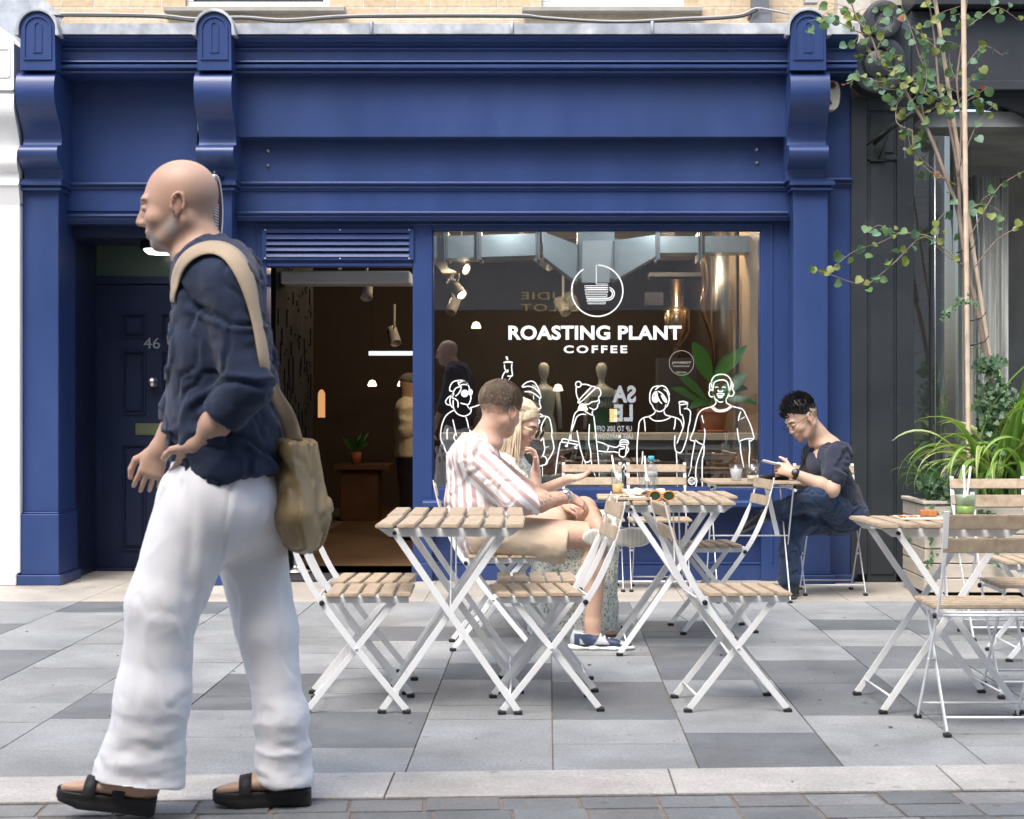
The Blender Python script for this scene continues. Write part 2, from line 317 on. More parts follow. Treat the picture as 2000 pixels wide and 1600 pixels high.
for k in 'lmr':
    x0, x1 = SH[k]; back = 11.68 if k == 'l' else 11.57
    m = MB(); m.box(x0, x1, ZP, back, z_(1000), z_(366)); m.box(x0-.01, x1+.012, ZP-.035, back+.01, z_(1122), z_(1004)); m.box(x0-.02, x1+.035, ZP-.07, back+.012, 0, z_(1122))
    m.box(x0-.004, x1+.004, ZP-.012, back+.003, z_(1004), z_(1000))
    p = part(m, 'pilaster', BLUE, bevel=.004)
    m = MB(); c0, c1 = GX(CR[k][0], 11.12), GX(CR[k][1], 11.12)
    pr = [(b, HZ(a, 11.2), 0) for a, b in prof_c]; sp = [Vector((a, b, 0)) for a, b, _ in pr]; sp = spline(sp[:10], 5)+spline(sp[10:], 5)
    m.prof_x([(v.x, v.y) for v in sp]+[(11.5, sp[-1].y), (11.5, sp[0].y)], c0, c1)
    part(m, 'scroll_bracket', BLUE, p, bevel=.003)
    m = MB()                                   # capping moulding of the pilaster
    for a, b, pj in ((352,356,.05),(356,364,.062),(364,368,.03),(368,373,.045)): m.box(x0-pj*.5, x1+pj*.6, ZP-pj, back+.004, z_(b), z_(a))
    part(m, 'neck_moulding', BLUE, p, bevel=.003)
    m = MB(); Zc = 11.05; hw = GX(CR[k][1]-2, Zc)-GX(CR[k][0]+1, Zc); cx = (GX(CR[k][0],Zc)+GX(CR[k][1]-2,Zc))/2; hw *= .48
    arc = lambda r, zc, n=20: [(cx+r*math.cos(math.pi*i/n), zc+r*math.sin(math.pi*i/n)) for i in range(n+1)]
    zt = HZ(58, Zc)
    m.prof_y(arc(hw-.004, zt)+[(cx-hw, HZ(137,Zc)), (cx+hw, HZ(137,Zc))], Zc, 11.45)
    part(m, 'arched_cap', BLUE, p, bevel=.004)
    m = MB(); z0 = HZ(117,Zc); r1, r2 = hw*.80, hw*.70
    o1 = arc(r1, zt)+[(cx-r1, z0), (cx+r1, z0)]; o2 = arc(r2, zt)+[(cx-r2, z0+.012), (cx+r2, z0+.012)]; n = len(o1)
    m.add([(x, Zc-.009, z) for x, z in o1]+[(x, Zc-.009, z) for x, z in o2]+[(x, Zc+.002, z) for x, z in o1]+[(x, Zc+.002, z) for x, z in o2],
          [(i,(i+1)%n,n+(i+1)%n,n+i) for i in range(n)]+[(i,2*n+i,2*n+(i+1)%n,(i+1)%n) for i in range(n)]+[(n+i,n+(i+1)%n,3*n+(i+1)%n,3*n+i) for i in range(n)])
    r3 = .028; zz = HZ(103,Zc); o3 = [(cx+r3*math.cos(math.pi*i/10), HZ(52,Zc)+r3*math.sin(math.pi*i/10)) for i in range(11)]+[(cx-r3, zz), (cx+r3, zz)]; n3 = len(o3)
    o4 = [(cx+(x-cx)*.6, zz+.01+(z-zz)*.93) for x, z in o3]
    m.add([(x, Zc-.006, z) for x, z in o3]+[(x, Zc-.006, z) for x, z in o4]+[(x, Zc+.002, z) for x, z in o3]+[(x, Zc+.002, z) for x, z in o4],
          [(i,(i+1)%n3,n3+(i+1)%n3,n3+i) for i in range(n3)]+[(i,2*n3+i,2*n3+(i+1)%n3,(i+1)%n3) for i in range(n3)]+[(n3+i,n3+(i+1)%n3,3*n3+(i+1)%n3,3*n3+i) for i in range(n3)])
    part(m, 'cap_panel', BLUE, p)
    m = MB(); a1 = arc(hw+.022, zt); a2 = arc(hw+.003, zt)
    zb_ = HZ(70,Zc); o1 = [(cx+hw+.03, zb_)]+a1+[(cx-hw-.03, zb_)]+[(cx-hw-.003, zb_)]+a2[::-1]+[(cx+hw+.003, zb_)]
    n = len(o1); h = (n)//2
    for y0_, y1_ in ((Zc-.02, 11.55),):
        vs = [(x,y0_,z) for x, z in o1]+[(x,y1_,z) for x, z in o1]; fs = [(i,(i+1)%n,n+(i+1)%n,n+i) for i in range(n)]
        fs += [(i, n-1-i, n-2-i, i+1) for i in range(h-1)]; fs += [(n+i, n+i+1, 2*n-2-i, 2*n-1-i) for i in range(h-1)]
        m.add(vs, fs)
    part(m, 'lead_hood', LEAD, p, bevel=.003)
# cornice, frieze and mouldings between the pilasters
def zc(py): return HZ(py, 11.15)
corn = [(11.13,zc(69)),(11.13,zc(74)),(11.15,zc(77)),(11.165,zc(80)),(11.20,zc(84)),(11.215,zc(89)),(11.195,zc(91)),(11.195,zc(94)),(11.215,zc(95)),(11.215,zc(115)),(11.185,zc(116)),(11.18,zc(119)),(11.20,zc(121)),(11.205,zc(123)),(11.175,zc(125)),(11.175,zc(131)),(11.21,zc(134)),(11.20,zc(137)),(11.205,zc(140)),(11.5,zc(140)),(11.5,zc(69))]
for a, b in ((108,383),(452,1548),(1612,1676)):
    m = MB(); m.prof_x(corn, GX(a,11.15), GX(b,11.15)); part(m, 'cornice', BLUE, bevel=.0025)
    m = MB(); xa, xb = GX(a,11.12), GX(b,11.12); n = max(1, round((xb-xa)/.95))
    for i in range(n):
        u0, u1 = xa+(xb-xa)*i/n, xa+(xb-xa)*(i+1)/n
        m.box(u0, u1+(.012 if i < n-1 else 0), 11.112-.003*(i%2), 11.128, zc(69+random.random()), zc(48+random.random()))
        m.add([(u0,11.112,zc(48.5)),(u1,11.112,zc(48.5)),(u1,11.66,zc(34)),(u0,11.66,zc(34))], [(0,1,2,3)])
        if i: m.tube([(u0,11.105,zc(70)),(u0,11.106,zc(47)),(u0,11.6,zc(33))], .012, 6)
    part(m, 'lead_flashing', LEAD, bevel=.002)
m = MB(); m.pbox(123, 385, 139, 437, ZF, 11.62); m.pbox(123, 389, 372, 413, ZF-.012, ZF)
part(m, 'door_fascia', BLUE, bevel=.003)
m = MB(); m.box(GX(456,11.3), GX(1545,11.3), 11.30, 11.45, HZ(268,11.3), HZ(139,11.3))
part(m, 'fascia_board', BLUE, bevel=.004)
m = MB(); m.box(GX(455,ZL), GX(1552,ZL), ZL, 11.60, HZ(431,ZL), HZ(266,ZL)); m.pbox(1612, 1662, 130, 1142, ZL, 11.7)
m.box(GX(1612,ZL), GX(1666,ZL), ZL-.05, ZL+.02, 0, HZ(1122,ZL))
part(m, 'frieze', BLUE, bevel=.004)
def mould(x0, x1, yt, yb, Z, pj, name='moulding'):
    h = yb-yt; pr = [(Z+.01, HZ(yt,Z)), (Z-pj*.55, HZ(yt,Z)), (Z-pj, HZ(yt+h*.14,Z)), (Z-pj, HZ(yt+h*.32,Z)), (Z-pj*.5, HZ(yt+h*.42,Z)), (Z-pj*.62, HZ(yt+h*.55,Z)), (Z-pj*.62, HZ(yt+h*.7,Z)), (Z-pj*.25, HZ(yt+h*.88,Z)), (Z-pj*.2, HZ(yb,Z)), (Z+.01, HZ(yb,Z))]
    m = MB(); m.prof_x(pr, GX(x0,Z), GX(x1,Z)); part(m, name, BLUE, bevel=.0025)
mould(463, 1540, 355, 374, ZL, .045); mould(465, 1538, 413, 430, ZL, .04)
mould(128, 390, 357, 374, ZF, .045); mould(130, 390, 419, 434, ZF, .04); mould(1612, 1663, 348, 366, ZL, .05)
# bolts and the tiny seams of the fascia
for bx, by in ((524,295),(524,323),(1478,292),(1478,318)):
    m = MB(); m.lathe([(.014,0),(.014,.006),(.007,.008),(.007,.022)], (GX(bx,ZL), ZL, HZ(by,ZL)), 12, Matrix.Rotation(R(90),3,'X'))
    part(m, 'fixing_bolt', STEEL)
# timber framing round door and window
m = MB()
m.pbox(461, 521, 428, 1100, ZT, 11.68); m.pbox(521, 806, 428, 520, ZT, 11.64); m.pbox(806, 844, 428, 1134, ZT-.004, 11.68); m.pbox(844, 1487, 428, 449, ZT, 11.64); m.pbox(1487, 1545, 428, 1134, ZT, 11.68)
m.pbox(844, 1487, 955, 1000, ZT, 11.62); m.box(GX(461,ZT), GX(500,ZT), ZT+.004, 11.68, 0, HZ(1100,ZT))
m.pbox(1506, 1510, 434, 1100, ZT-.008, ZT); m.pbox(499, 502, 434, 1100, ZT-.008, ZT); m.pbox(502, 1506, 436, 439, ZT-.008, ZT)
m.pbox(521, 806, 514, 520, ZT-.008, ZT+.01); m.box(GX(806,ZT)-.004, GX(844,ZT)+.004, ZT-.03, ZT, 0, HZ(1100,ZT))
part(m, 'shopfront_frame', BLUE, bevel=.003)
m = MB(); m.prof_x([(ZT+.01,HZ(976,ZT)),(ZL-.02,HZ(978,ZL)),(ZL-.03,HZ(981,ZL)),(ZL-.03,HZ(990,ZL)),(ZL,HZ(994,ZL)),(ZT+.01,HZ(998,ZT))], GX(826,ZL), GX(1490,ZL)); part(m, 'window_sill', BLUE, bevel=.003)
m = MB(); m.box(GX(844,ZG), GX(1500,ZG), ZG+.02, 11.66, 0, HZ(996,ZG)); m.box(GX(844,ZG), GX(1500,ZG), ZG-.02, ZG+.02, 0, HZ(1102,ZG)); m.box(GX(844,ZG),GX(1500,ZG),ZG-.026,ZG+.02,HZ(1102,ZG),HZ(1098,ZG))
part(m, 'stall_riser', BLUE, bevel=.003)
# louvre
m = MB(); Zv = 11.475
m.pbox(511,808,447,455,Zv,ZT+.002); m.pbox(511,808,501,508,Zv,ZT+.002); m.pbox(511,520,455,501,Zv,ZT+.002); m.pbox(799,808,455,501,Zv,ZT+.002)
vent = part(m, 'air_vent', BLUE, bevel=.002)
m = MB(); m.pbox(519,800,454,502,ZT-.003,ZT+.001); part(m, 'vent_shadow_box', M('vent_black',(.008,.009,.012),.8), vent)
for i in range(4):
    m = MB(); za = HZ(457+i*11.6, Zv); m.prof_x([(Zv-.008, za-.034),(Zv-.002, za-.036),(ZT-.004, za-.004),(ZT-.010, za)], GX(520,Zv), GX(799,Zv)); part(m, 'vent_blade', BLUE, vent)
for bx in (518,664,799):
    for by in (449,505):
        m = MB(); m.lathe([(.005,0),(.005,.002),(.003,.004)], (GX(bx,Zv), Zv, HZ(by,Zv)), 8, Matrix.Rotation(R(90),3,'X'))
        part(m, 'vent_screw', M('bright_screw',(.8,.8,.8),.4), vent)
# the big window
m = MB(); m.pbox(843,1488,448,452,ZG-.04,ZG); m.pbox(843,1488,951,956,ZG-.04,ZG); m.pbox(843,847,452,951,ZG-.04,ZG); m.pbox(1484,1488,452,951,ZG-.04,ZG)
win = part(m, 'shop_window', BLUE, bevel=.002)
m = MB(); m.pbox(845,1486,450,953,ZG,ZG+.008); pane = part(m, 'glass_pane', glass_mat('shop_glass', (.93,.96,.96), .18), win)
DEC = M('white_window_vinyl', (.86,.90,.90), .5, var=.02)
DEC2 = M('faint_grey_vinyl', (.30,.28,.26), .5, var=.02)
def decal(strokes, name, mp, wpx=2.3, mat=DEC, fills=()):
    V = []; Fc = []; y = ZG-.0035
    def W(p): a, b = mp(*p); return Vector((GX(a,ZG), 0, HZ(b,ZG)))
    for s in strokes:
        wd = wpx
        if isinstance(s[0], (int,float)): wd = s[0]; s = s[1:]
        pts = spline([W(p) for p in s], 5) if len(s) > 2 else [W(p) for p in s]
        hw = wd/F*ZG/2; o = len(V); n = len(pts)
        for i, p in enumerate(pts):
            t = (pts[min(i+1,n-1)]-pts[max(i-1,0)]); t = t.normalized() if t.length > 1e-9 else Vector((1,0,0)); sd = Vector((-t.z,0,t.x))
            if i == 0: p = p-t*hw*.6
            if i == n-1: p = p+t*hw*.6
            k = .55 if i in (0, n-1) else 1
            V += [(p+sd*hw*k)+Vector((0,y,0)), (p-sd*hw*k)+Vector((0,y,0))]
        Fc += [(o+2*i, o+2*i+1, o+2*i+3, o+2*i+2) for i in range(n-1)]
    for f in fills:
        o = len(V); pts = spline([W(p) for p in f], 3, True); V += [p+Vector((0,y-.0004,0)) for p in pts]; Fc.append(tuple(range(o, len(V))))
    m = MB(); m.add(V, Fc); return part(m, name, mat, win)
circ = lambda cx, cy, r, a0=0, a1=360, n=16, ry=None: [(cx+r*math.cos(R(a0+(a1-a0)*i/n)), cy+(ry or r)*math.sin(R(a0+(a1-a0)*i/n))) for i in range(n+1)]
mA = lambda x, y: (850+x/6.4, 680+y/6.4)
mB_ = lambda x, y: (1080+x/8, 730+y/8)
mC = lambda x, y: (1220+x/6.667, 720+y/6.667)
mL = lambda x, y: (1100+x/8, 500+y/8)
decal([[(215,540),(182,530),(190,470),(230,420),(300,402)],[(300,402),(360,410),(405,445)],[(300,405),(288,430),(305,465),(350,455),(412,460)],[(300,440),(350,412),(405,440)],[(405,455),(425,490),(425,520)],[(330,480),(260,500),(225,560),(215,600)],[(325,480),(320,520),(290,570),(255,600)],
       [(220,580),(160,620),(130,670),(150,705),(185,712)],[(210,580),(185,640),(190,700),(215,745)],[(235,570),(215,620),(260,640),(285,680),(285,740)],[(225,650),(225,720),(235,760)],[(445,590),(445,640),(420,700),(390,705),(320,688)],[(395,710),(430,765)],[(450,750),(440,810),(370,850),(290,830),(240,780)],[(435,748),(510,725),(565,705)],
       [(245,770),(140,840),(85,960),(68,1100),(90,1190),(130,1220)],[(385,865),(405,930),(418,1000)],[(220,895),(240,980),(265,1095)],[(160,1010),(148,1040),(150,1140)],[(245,1075),(235,1120),(255,1180),(240,1250),(265,1290)],[(130,1220),(110,1210),(120,1260),(150,1320),(180,1370),(205,1440)],[(160,1330),(200,1305),(250,1305)],
       [(210,1440),(230,1420)]], 'drawn_figure', mA, fills=[circ(368,567,46,0,345,10), circ(440,552,30,0,345,10,ry=42)])
decal([[3.2,(860,185),(900,172),(965,180)],[(865,210),(872,260),(895,300)],[(960,200),(955,250),(965,335),(950,350),(905,350)],[(905,270),(870,300),(845,345),(832,400)],[(945,360),(915,405)],[(905,270),(910,290),(895,305)]], 'drawn_figure', mA, fills=[[(880,105),(905,110),(912,150),(892,145)]])
decal([[(1085,480),(1140,430),(1210,415),(1255,445),(1300,530),(1320,600),(1318,630)],[(1090,490),(1170,478),(1240,500),(1295,555),(1315,590)],[(1120,545),(1190,548),(1260,585),(1310,630)],[(1215,460),(1255,482)],[(1228,590),(1232,640)],[(1305,645),(1305,690),(1320,750),(1255,752)],[(1255,790),(1300,815),(1355,850)],[(1255,800),(1235,840)],[(1275,845),(1310,858),(1350,855)],
       [(1275,850),(1285,885),(1305,910),(1300,935),(1250,965),(1200,975)],circ(1272,915,12),[(1385,865),(1345,930),(1325,1000),(1335,1080),(1340,1130),(1320,1160)],[(1365,850),(1420,870),(1445,940),(1460,1040),(1455,1090),(1475,1180),(1482,1260),(1450,1340),(1410,1400),(1390,1450),(1340,1465),(1300,1480)],[(1355,1130),(1360,1200),(1370,1250),(1355,1320),(1320,1370)],[(1370,1245),(1415,1232)],
       [(1320,1370),(1350,1350),(1385,1370),(1395,1410),(1380,1445)],[(1340,1480),(1342,1600)]], 'drawn_figure', mA)
decal([circ(397,167,44),[(365,205),(362,290),(385,380),(425,440)],[(430,170),(520,168),(610,200)],[(610,200),(655,205),(650,240),(430,445),(405,415),(600,205)],[(665,222),(720,230),(745,280),(745,330),(715,370),(720,410),(725,450),(700,475)],[(425,470),(450,500),(480,495),(500,455)],[(500,455),(475,525)],[(515,475),(560,475),(610,440),(680,432),(712,408)],[(700,470),(690,530),(640,560),(570,530)],[(625,580),(612,610),(625,650)],
       [(470,535),(400,570),(340,630),(310,750),(285,890),(280,1030)],[(470,535),(520,600),(620,652)],[(515,640),(440,635),(370,680),(330,790),(290,900),(240,1060),(215,1130)],[(638,660),(660,850),(680,1050),(700,1250),(715,1440)],[(570,790),(562,940),(560,1090),(585,1200),(595,1330),(610,1440)],[(375,890),(400,1030),(430,1180),(480,1340)],[(480,1340),(510,1380),(560,1375),(600,1330)],[(465,1340),(450,1435)],[(500,1390),(520,1435)],
       [(140,1055),(150,1020),(250,1035),(400,1065)],[(120,1065),(260,1085),(405,1110)],[(115,1068),(80,1250),(55,1420),(40,1575)],[(195,1115),(200,1135),(230,1135)],[(400,1110),(345,1145),(350,1165),(375,1165)],[(690,1060),(790,1090),(850,1118),(985,1150),(1040,1110)],[(850,1118),(865,1160),(840,1215)],[(705,1205),(830,1220),(960,1220),(1030,1240)],[(1045,1060),(1080,1035),(1150,1040),(1180,1075),(1160,1105),(1060,1100),(1045,1060)],[(1065,1075),(1110,1065),(1160,1075)],
       [(1055,1100),(1050,1130),(1110,1140),(1108,1165),(1040,1180)],[(1040,1180),(1035,1270),(1080,1300),(1130,1285),(1145,1180),(1165,1105)],[(1165,1150),(1180,1190),(1150,1250)],[(640,1545),(660,1600)],[(722,1545),(722,1600)],[(1080,1470),(1110,1410),(1135,1480),(1110,1520),(1140,1590)]], 'drawn_figure', mB_)
decal([[(400,275),(470,225),(540,250),(585,345)],[(440,225),(370,245),(330,320),(330,430),(360,480)],[(510,270),(555,310),(580,400),(560,470),(545,500)],[(360,470),(385,530),(455,560),(520,525),(535,470)],[(400,300),(370,340),(360,390)],[(415,295),(430,370),(460,430),(485,455)],[(435,295),(490,330),(540,400),(550,430)],[(405,540),(380,590),(310,625),(250,640),(195,690),(180,790),(165,950),(160,1120),(165,1265)],[(310,625),(380,675),(460,682),(540,665),(610,625)],
       [(510,540),(530,600),(610,625),(690,650),(735,690),(755,760)],[(250,650),(262,720),(268,815)],[(660,650),(655,730),(640,790)],[(755,620),(770,700),(760,770),(720,870),(680,975)],[(855,590),(850,680),(830,760),(815,880),(780,1000),(745,1080),(710,1095),(665,1070),(650,980),(655,870)],[(860,600),(850,550),(810,520),(775,525)],[3,(708,435),(765,430),(822,447)],[(708,445),(720,470),(780,465),(822,455)],[(715,470),(725,590),(755,605)],[(820,460),(812,510)],
       [(235,1080),(230,1170),(222,1260)],[(672,1090),(678,1180),(680,1262)],[(165,1360),(172,1420)],[(678,1350),(688,1540)]], 'drawn_figure', mC, fills=[[(400,350),(430,360),(440,420),(410,445),(370,435),(355,395)],[(470,345),(520,370),(548,420),(545,450),(505,420)],[(400,300),(420,330),(420,360),(385,350)]])
decal([[(1140,260),(1130,170),(1170,100),(1250,75),(1330,90),(1380,150),(1385,230),(1375,270)],[(1155,250),(1170,180),(1250,148),(1325,165),(1355,240),(1360,300),(1345,360),(1320,400)],[(1140,180),(1110,200),(1105,270)],[(1390,170),(1410,210),(1405,270)],[(1120,270),(1097,310),(1110,360),(1145,370)],[(1125,275),(1150,300),(1155,360)],[(1395,265),(1425,310),(1400,355),(1355,360)],[(1380,265),(1360,310),(1365,355)],[(1150,260),(1155,340),(1180,400),(1190,430)],
       [(1190,400),(1230,435),(1280,432)],[1.6,(1175,250),(1195,240),(1220,245)],[1.6,(1265,245),(1290,240),(1310,248)],[2.6,(1215,280),(1225,300),(1245,295),(1265,300),(1278,285)],[(1200,330),(1245,325),(1300,330)],[3,(1205,350),(1245,358),(1290,345)],[(1215,370),(1245,380),(1275,370)],[(1190,430),(1180,465),(1120,500),(1020,530),(960,590),(930,680),(900,800),(855,910),(870,935),(920,945)],
       [(1130,505),(1180,550),(1250,562),(1330,545),(1400,490)],[(1150,495),(1200,535),(1260,542),(1330,525),(1380,485)],[(1320,400),(1330,450),(1400,490),(1470,510),(1540,535),(1580,610),(1640,740),(1675,860),(1680,910),(1630,950)],[(1675,910),(1580,915),(1500,945),(1495,960)],[(920,930),(970,970),(1030,995)],[(915,945),(895,1060),(870,1200),(865,1285)],[(1030,995),(1045,850),(1038,780)],[(1020,1005),(980,1100),(935,1250),(925,1400),(940,1460),(925,1540)],[(1035,1000),(1030,1120),(1010,1200),(1010,1540)],
       [(1005,610),(1015,660),(1028,705)],[(1510,565),(1490,620),(1480,680)],[(1510,660),(1560,630)],[(1465,780),(1475,860),(1485,935)],[(1505,970),(1510,1070),(1530,1180),(1550,1280)],[(1620,925),(1628,1050),(1620,1180),(1622,1280)],[(865,1295),(830,1400)],circ(875,1463,44),[(835,1475),(915,1480)],[(840,1455),(912,1450)]], 'drawn_figure', mC)
LOGO = [circ(532,545,400,-88,180,26)+circ(532,545,400,180,237,9),[(515,145),(532,145)],[(516,146),(516,440)],[(516,440),(690,440),(698,468)]]
LOGO[1:1] = []
lg = [[2.6]+LOGO[0], [2.6]+LOGO[2], [2.2]+LOGO[3][:2], [2.2,(690,440),(698,468)],
      [2.0,(335,466),(698,466)],[2.0,(335,466),(338,495)],[2.0,(338,495),(700,495)]+circ(700,592,98,-90,90,12)+[(560,690),(370,690)],[2.0,(338,523),(700,523)]+circ(700,592,69,-90,90,10)+[(560,662),(362,662)],[2.0,(338,523),(342,551)],[2.0,(342,551),(695,551)],[2.0,(695,551),(688,579)],[2.0,(346,579),(688,579)],[2.0,(346,579),(350,607)],[2.0,(350,607),(685,607)],[2.0,(685,607),(680,635)],[2.0,(358,635),(680,635)],[2.0,(358,635),(362,662)],[2.0,(370,690),(378,720)],[2.0,(378,720),(660,720)],[2.0,(660,720),(654,748)],[2.0,(385,748),(654,748)]]
decal(lg, 'cup_logo', mL)
def wtext(s, x0, x1, y0, y1, name='window_lettering', mat=DEC, spacing=1., bold=.02):
    o = text_obj(s, name, mat, win, GX(x0,ZG), GX(x1,ZG), HZ(y1,ZG), HZ(y0,ZG), ZG-.004, spacing, bold); o.location = (0,0,0); return o
wtext('ROASTING PLANT', 993, 1331, 636, 664, spacing=1.04, bold=.034); wtext('COFFEE', 1101, 1225, 675, 690, spacing=1.35, bold=.03)
decal([[1.0]+circ(1331,709,24)], 'round_emblem', lambda a, b: (a, b), mat=DEC2)
wtext('JAVABOT', 1312, 1350, 706, 712, mat=DEC2); wtext('BY ROASTING PLANT', 1315, 1347, 714, 717, mat=DEC2); wtext('NEW YORK', 1321, 1341, 726, 729, mat=DEC2)
# number 46 door in its recess
ZD = 12.22
m = MB(); m.box(-3.30, -2.20, ZD-.03, ZD+.15, HZ(1117,ZD), HZ(1110,ZD)); m.box(-3.30, GX(172,ZD), ZD-.03, ZD+.06, .02, 2.5); m.box(GX(428,ZD), -2.1, ZD-.03, ZD+.06, .02, 2.5); m.box(GX(172,ZD), GX(428,ZD), ZD-.02, ZD+.06, HZ(555,ZD), HZ(541,ZD)); m.box(GX(172,ZD), GX(428,ZD), ZD-.02, ZD+.06, HZ(470,ZD), 2.5)
fr = part(m, 'door_frame', BLUED, bevel=.004)
m = MB(); m.box(-3.42, SH['l'][1]-.002, 11.675, 12.4, 0, 2.6); m.box(SH['m'][0]+.05, SH['m'][0]+.12, 11.5, 12.4, 0, 2.6); m.box(-3.3, -2.1, 11.6, 12.4, 2.28, 2.5)
part(m, 'recess_lining', BLUED, bevel=.003)
m = MB(); m.box(-2.2, GX(461,11.6), 11.56, 12.5, 0, 2.6)
part(m, 'partition_wall', DARK)
m = MB(); m.box(GX(172,ZD), GX(428,ZD), ZD+.01, ZD+.02, HZ(541,ZD), HZ(470,ZD)); part(m, 'transom_glass', M('wired_green_glass',(.07,.10,.075),.2,var=.25,vs=300,st=(1,1,1)), fr)
m = MB(); m.box(GX(173,ZD), GX(427,ZD), ZD, ZD+.045, HZ(1113,ZD), HZ(556,ZD))
door = part(m, 'front_door', BLUED, bevel=.003)
m = MB()
for xa, xb in ((238,285),(315,362)):
    for ya, yb in ((612,660),(685,810),(868,1075)):
        for q, d0, d1 in ((0,.010,.003),(5,-.004,.006)):
            a, b, c, e = GX(xa+q,ZD), GX(xb-q,ZD), HZ(yb-q,ZD), HZ(ya+q,ZD); t = .008
            for bb in ((a,b,c,c+t),(a,b,e-t,e),(a,a+t,c+t,e-t),(b-t,b,c+t,e-t)): m.box(bb[0],bb[1],ZD-d0-.004,ZD+.002,bb[2],bb[3])
            if q: m.box(a+.02,b-.02,ZD-.006,ZD+.002,c+.02,e-.02)
part(m, 'door_panel', BLUED, door, bevel=.002)
m = MB(); m.lathe([(.034,0),(.034,.006),(.026,.010),(.012,.016),(.012,.034),(.022,.040),(.034,.050),(.036,.062),(.028,.074),(.0,.078)], (GX(300,ZD), ZD, HZ(747,ZD)), 8, Matrix.Rotation(R(90),3,'X')); part(m, 'door_knob', STEEL, door)
m = MB(); m.box(GX(265,ZD),GX(335,ZD),ZD-.008,ZD,HZ(850,ZD),HZ(827,ZD)); m.box(GX(268,ZD),GX(332,ZD),ZD-.014,ZD-.007,HZ(847,ZD),HZ(830,ZD)); part(m, 'letter_plate', M('aged_brass_plate',(.22,.26,.14),.3,metal=.8), door, bevel=.001)
o = text_obj('46', 'house_number', STEEL, door, GX(281,ZD), GX(313,ZD), HZ(681,ZD), HZ(660,ZD), ZD-.004, 1, .0, thick=.004)
for hy in (612,840,1040):
    m = MB(); m.box(GX(168,ZD), GX(173,ZD), ZD-.045, ZD-.005, HZ(hy+13,ZD), HZ(hy-13,ZD))
    part(m, 'hinge', STEEL, door)
# brick wall with windows above
BR = bpy.data.materials.new('yellow_stock_brick'); BR.use_nodes = True
def _brick():
    n = BR.node_tree.nodes; L = BR.node_tree.links; b = n['Principled BSDF']; tc = n.new('ShaderNodeTexCoord'); mp = n.new('ShaderNodeMapping'); mp.inputs['Rotation'].default_value = (R(90),0,0)
    t = n.new('ShaderNodeTexBrick'); t.inputs['Scale'].default_value = 1; t.inputs['Brick Width'].default_value = .225; t.inputs['Row Height'].default_value = .075; t.inputs['Mortar Size'].default_value = .006; t.inputs['Mortar Smooth'].default_value = .3
    t.inputs['Color1'].default_value = (.62,.50,.34,1); t.inputs['Color2'].default_value = (.52,.40,.26,1); t.inputs['Mortar'].default_value = (.58,.52,.42,1)
    L.new(tc.outputs['Object'], mp.inputs[0]); L.new(mp.outputs[0], t.inputs[0]); ns = n.new('ShaderNodeTexNoise'); ns.inputs['Scale'].default_value = 30; L.new(tc.outputs['Object'], ns.inputs[0])
    r = n.new('ShaderNodeMapRange'); r.inputs[3].default_value = .7; r.inputs[4].default_value = 1.3; L.new(ns.outputs[0], r.inputs[0]); s = n.new('ShaderNodeVectorMath'); s.operation = 'SCALE'; L.new(t.outputs[0], s.inputs[0]); L.new(r.outputs[0], s.inputs['Scale']); L.new(s.outputs[0], b.inputs['Base Color']); b.inputs['Roughness'].default_value = .85
    bp = n.new('ShaderNodeBump'); bp.inputs['Strength'].default_value = .6; bp.inputs['Distance'].default_value = .01; bp.invert = True; L.new(t.outputs['Fac'], bp.inputs['Height']); L.new(bp.outputs[0], b.inputs['Normal'])
_brick()
ZW = 11.66; ztop = 7.5
wins = [(362,643),(1058,1338)]
m = MB(); xa = GX(-60,ZW); zlo = HZ(60,ZW)
xsn = [xa]+[GX(v,ZW) for w_ in wins for v in w_]+[GX(1640,ZW)]
for i in range(0, len(xsn), 2): m.box(xsn[i], xsn[i+1], ZW, ZW+.3, zlo, ztop)
for a, b in wins: m.box(GX(a,ZW), GX(b,ZW), ZW, ZW+.3, zlo, HZ(24,ZW)); m.box(GX(a,ZW), GX(b,ZW), ZW, ZW+.3, 5.6, ztop)
part(m, 'brick_wall', BR)
WHF = M('white_window_frame', (.8,.8,.79), .35, var=.03)
for a, b in wins:
    m = MB(); xa, xb = GX(a,ZW), GX(b,ZW); z0 = HZ(14,ZW); m.box(xa, xb, ZW+.04, ZW+.1, z0, z0+.045); m.box(xa, xa+.045, ZW+.04, ZW+.1, z0+.045, 5.6); m.box(xb-.045, xb, ZW+.04, ZW+.1, z0+.045, 5.6); m.box(xa+.045, xb-.045, ZW+.05, ZW+.09, 4.6, 4.65)
    f = part(m, 'upper_window', WHF, bevel=.004)
    m = MB(); m.box(xa+.045, xb-.045, ZW+.07, ZW+.075, z0+.045, 5.6); part(m, 'pane', M('dark_room_glass',(.05,.055,.06),.08,var=.1) if a < 800 else M('blind_white',(.62,.62,.62),.4), f)
    m = MB(); m.prof_x([(ZW-.07,HZ(26.5,ZW)),(ZW-.07,HZ(17,ZW)),(ZW+.06,HZ(13.5,ZW)),(ZW+.06,HZ(28,ZW)),(ZW-.04,HZ(28,ZW))], GX(a-38,ZW), GX(b+32,ZW)); part(m, 'sill', STONE, f, bevel=.004)
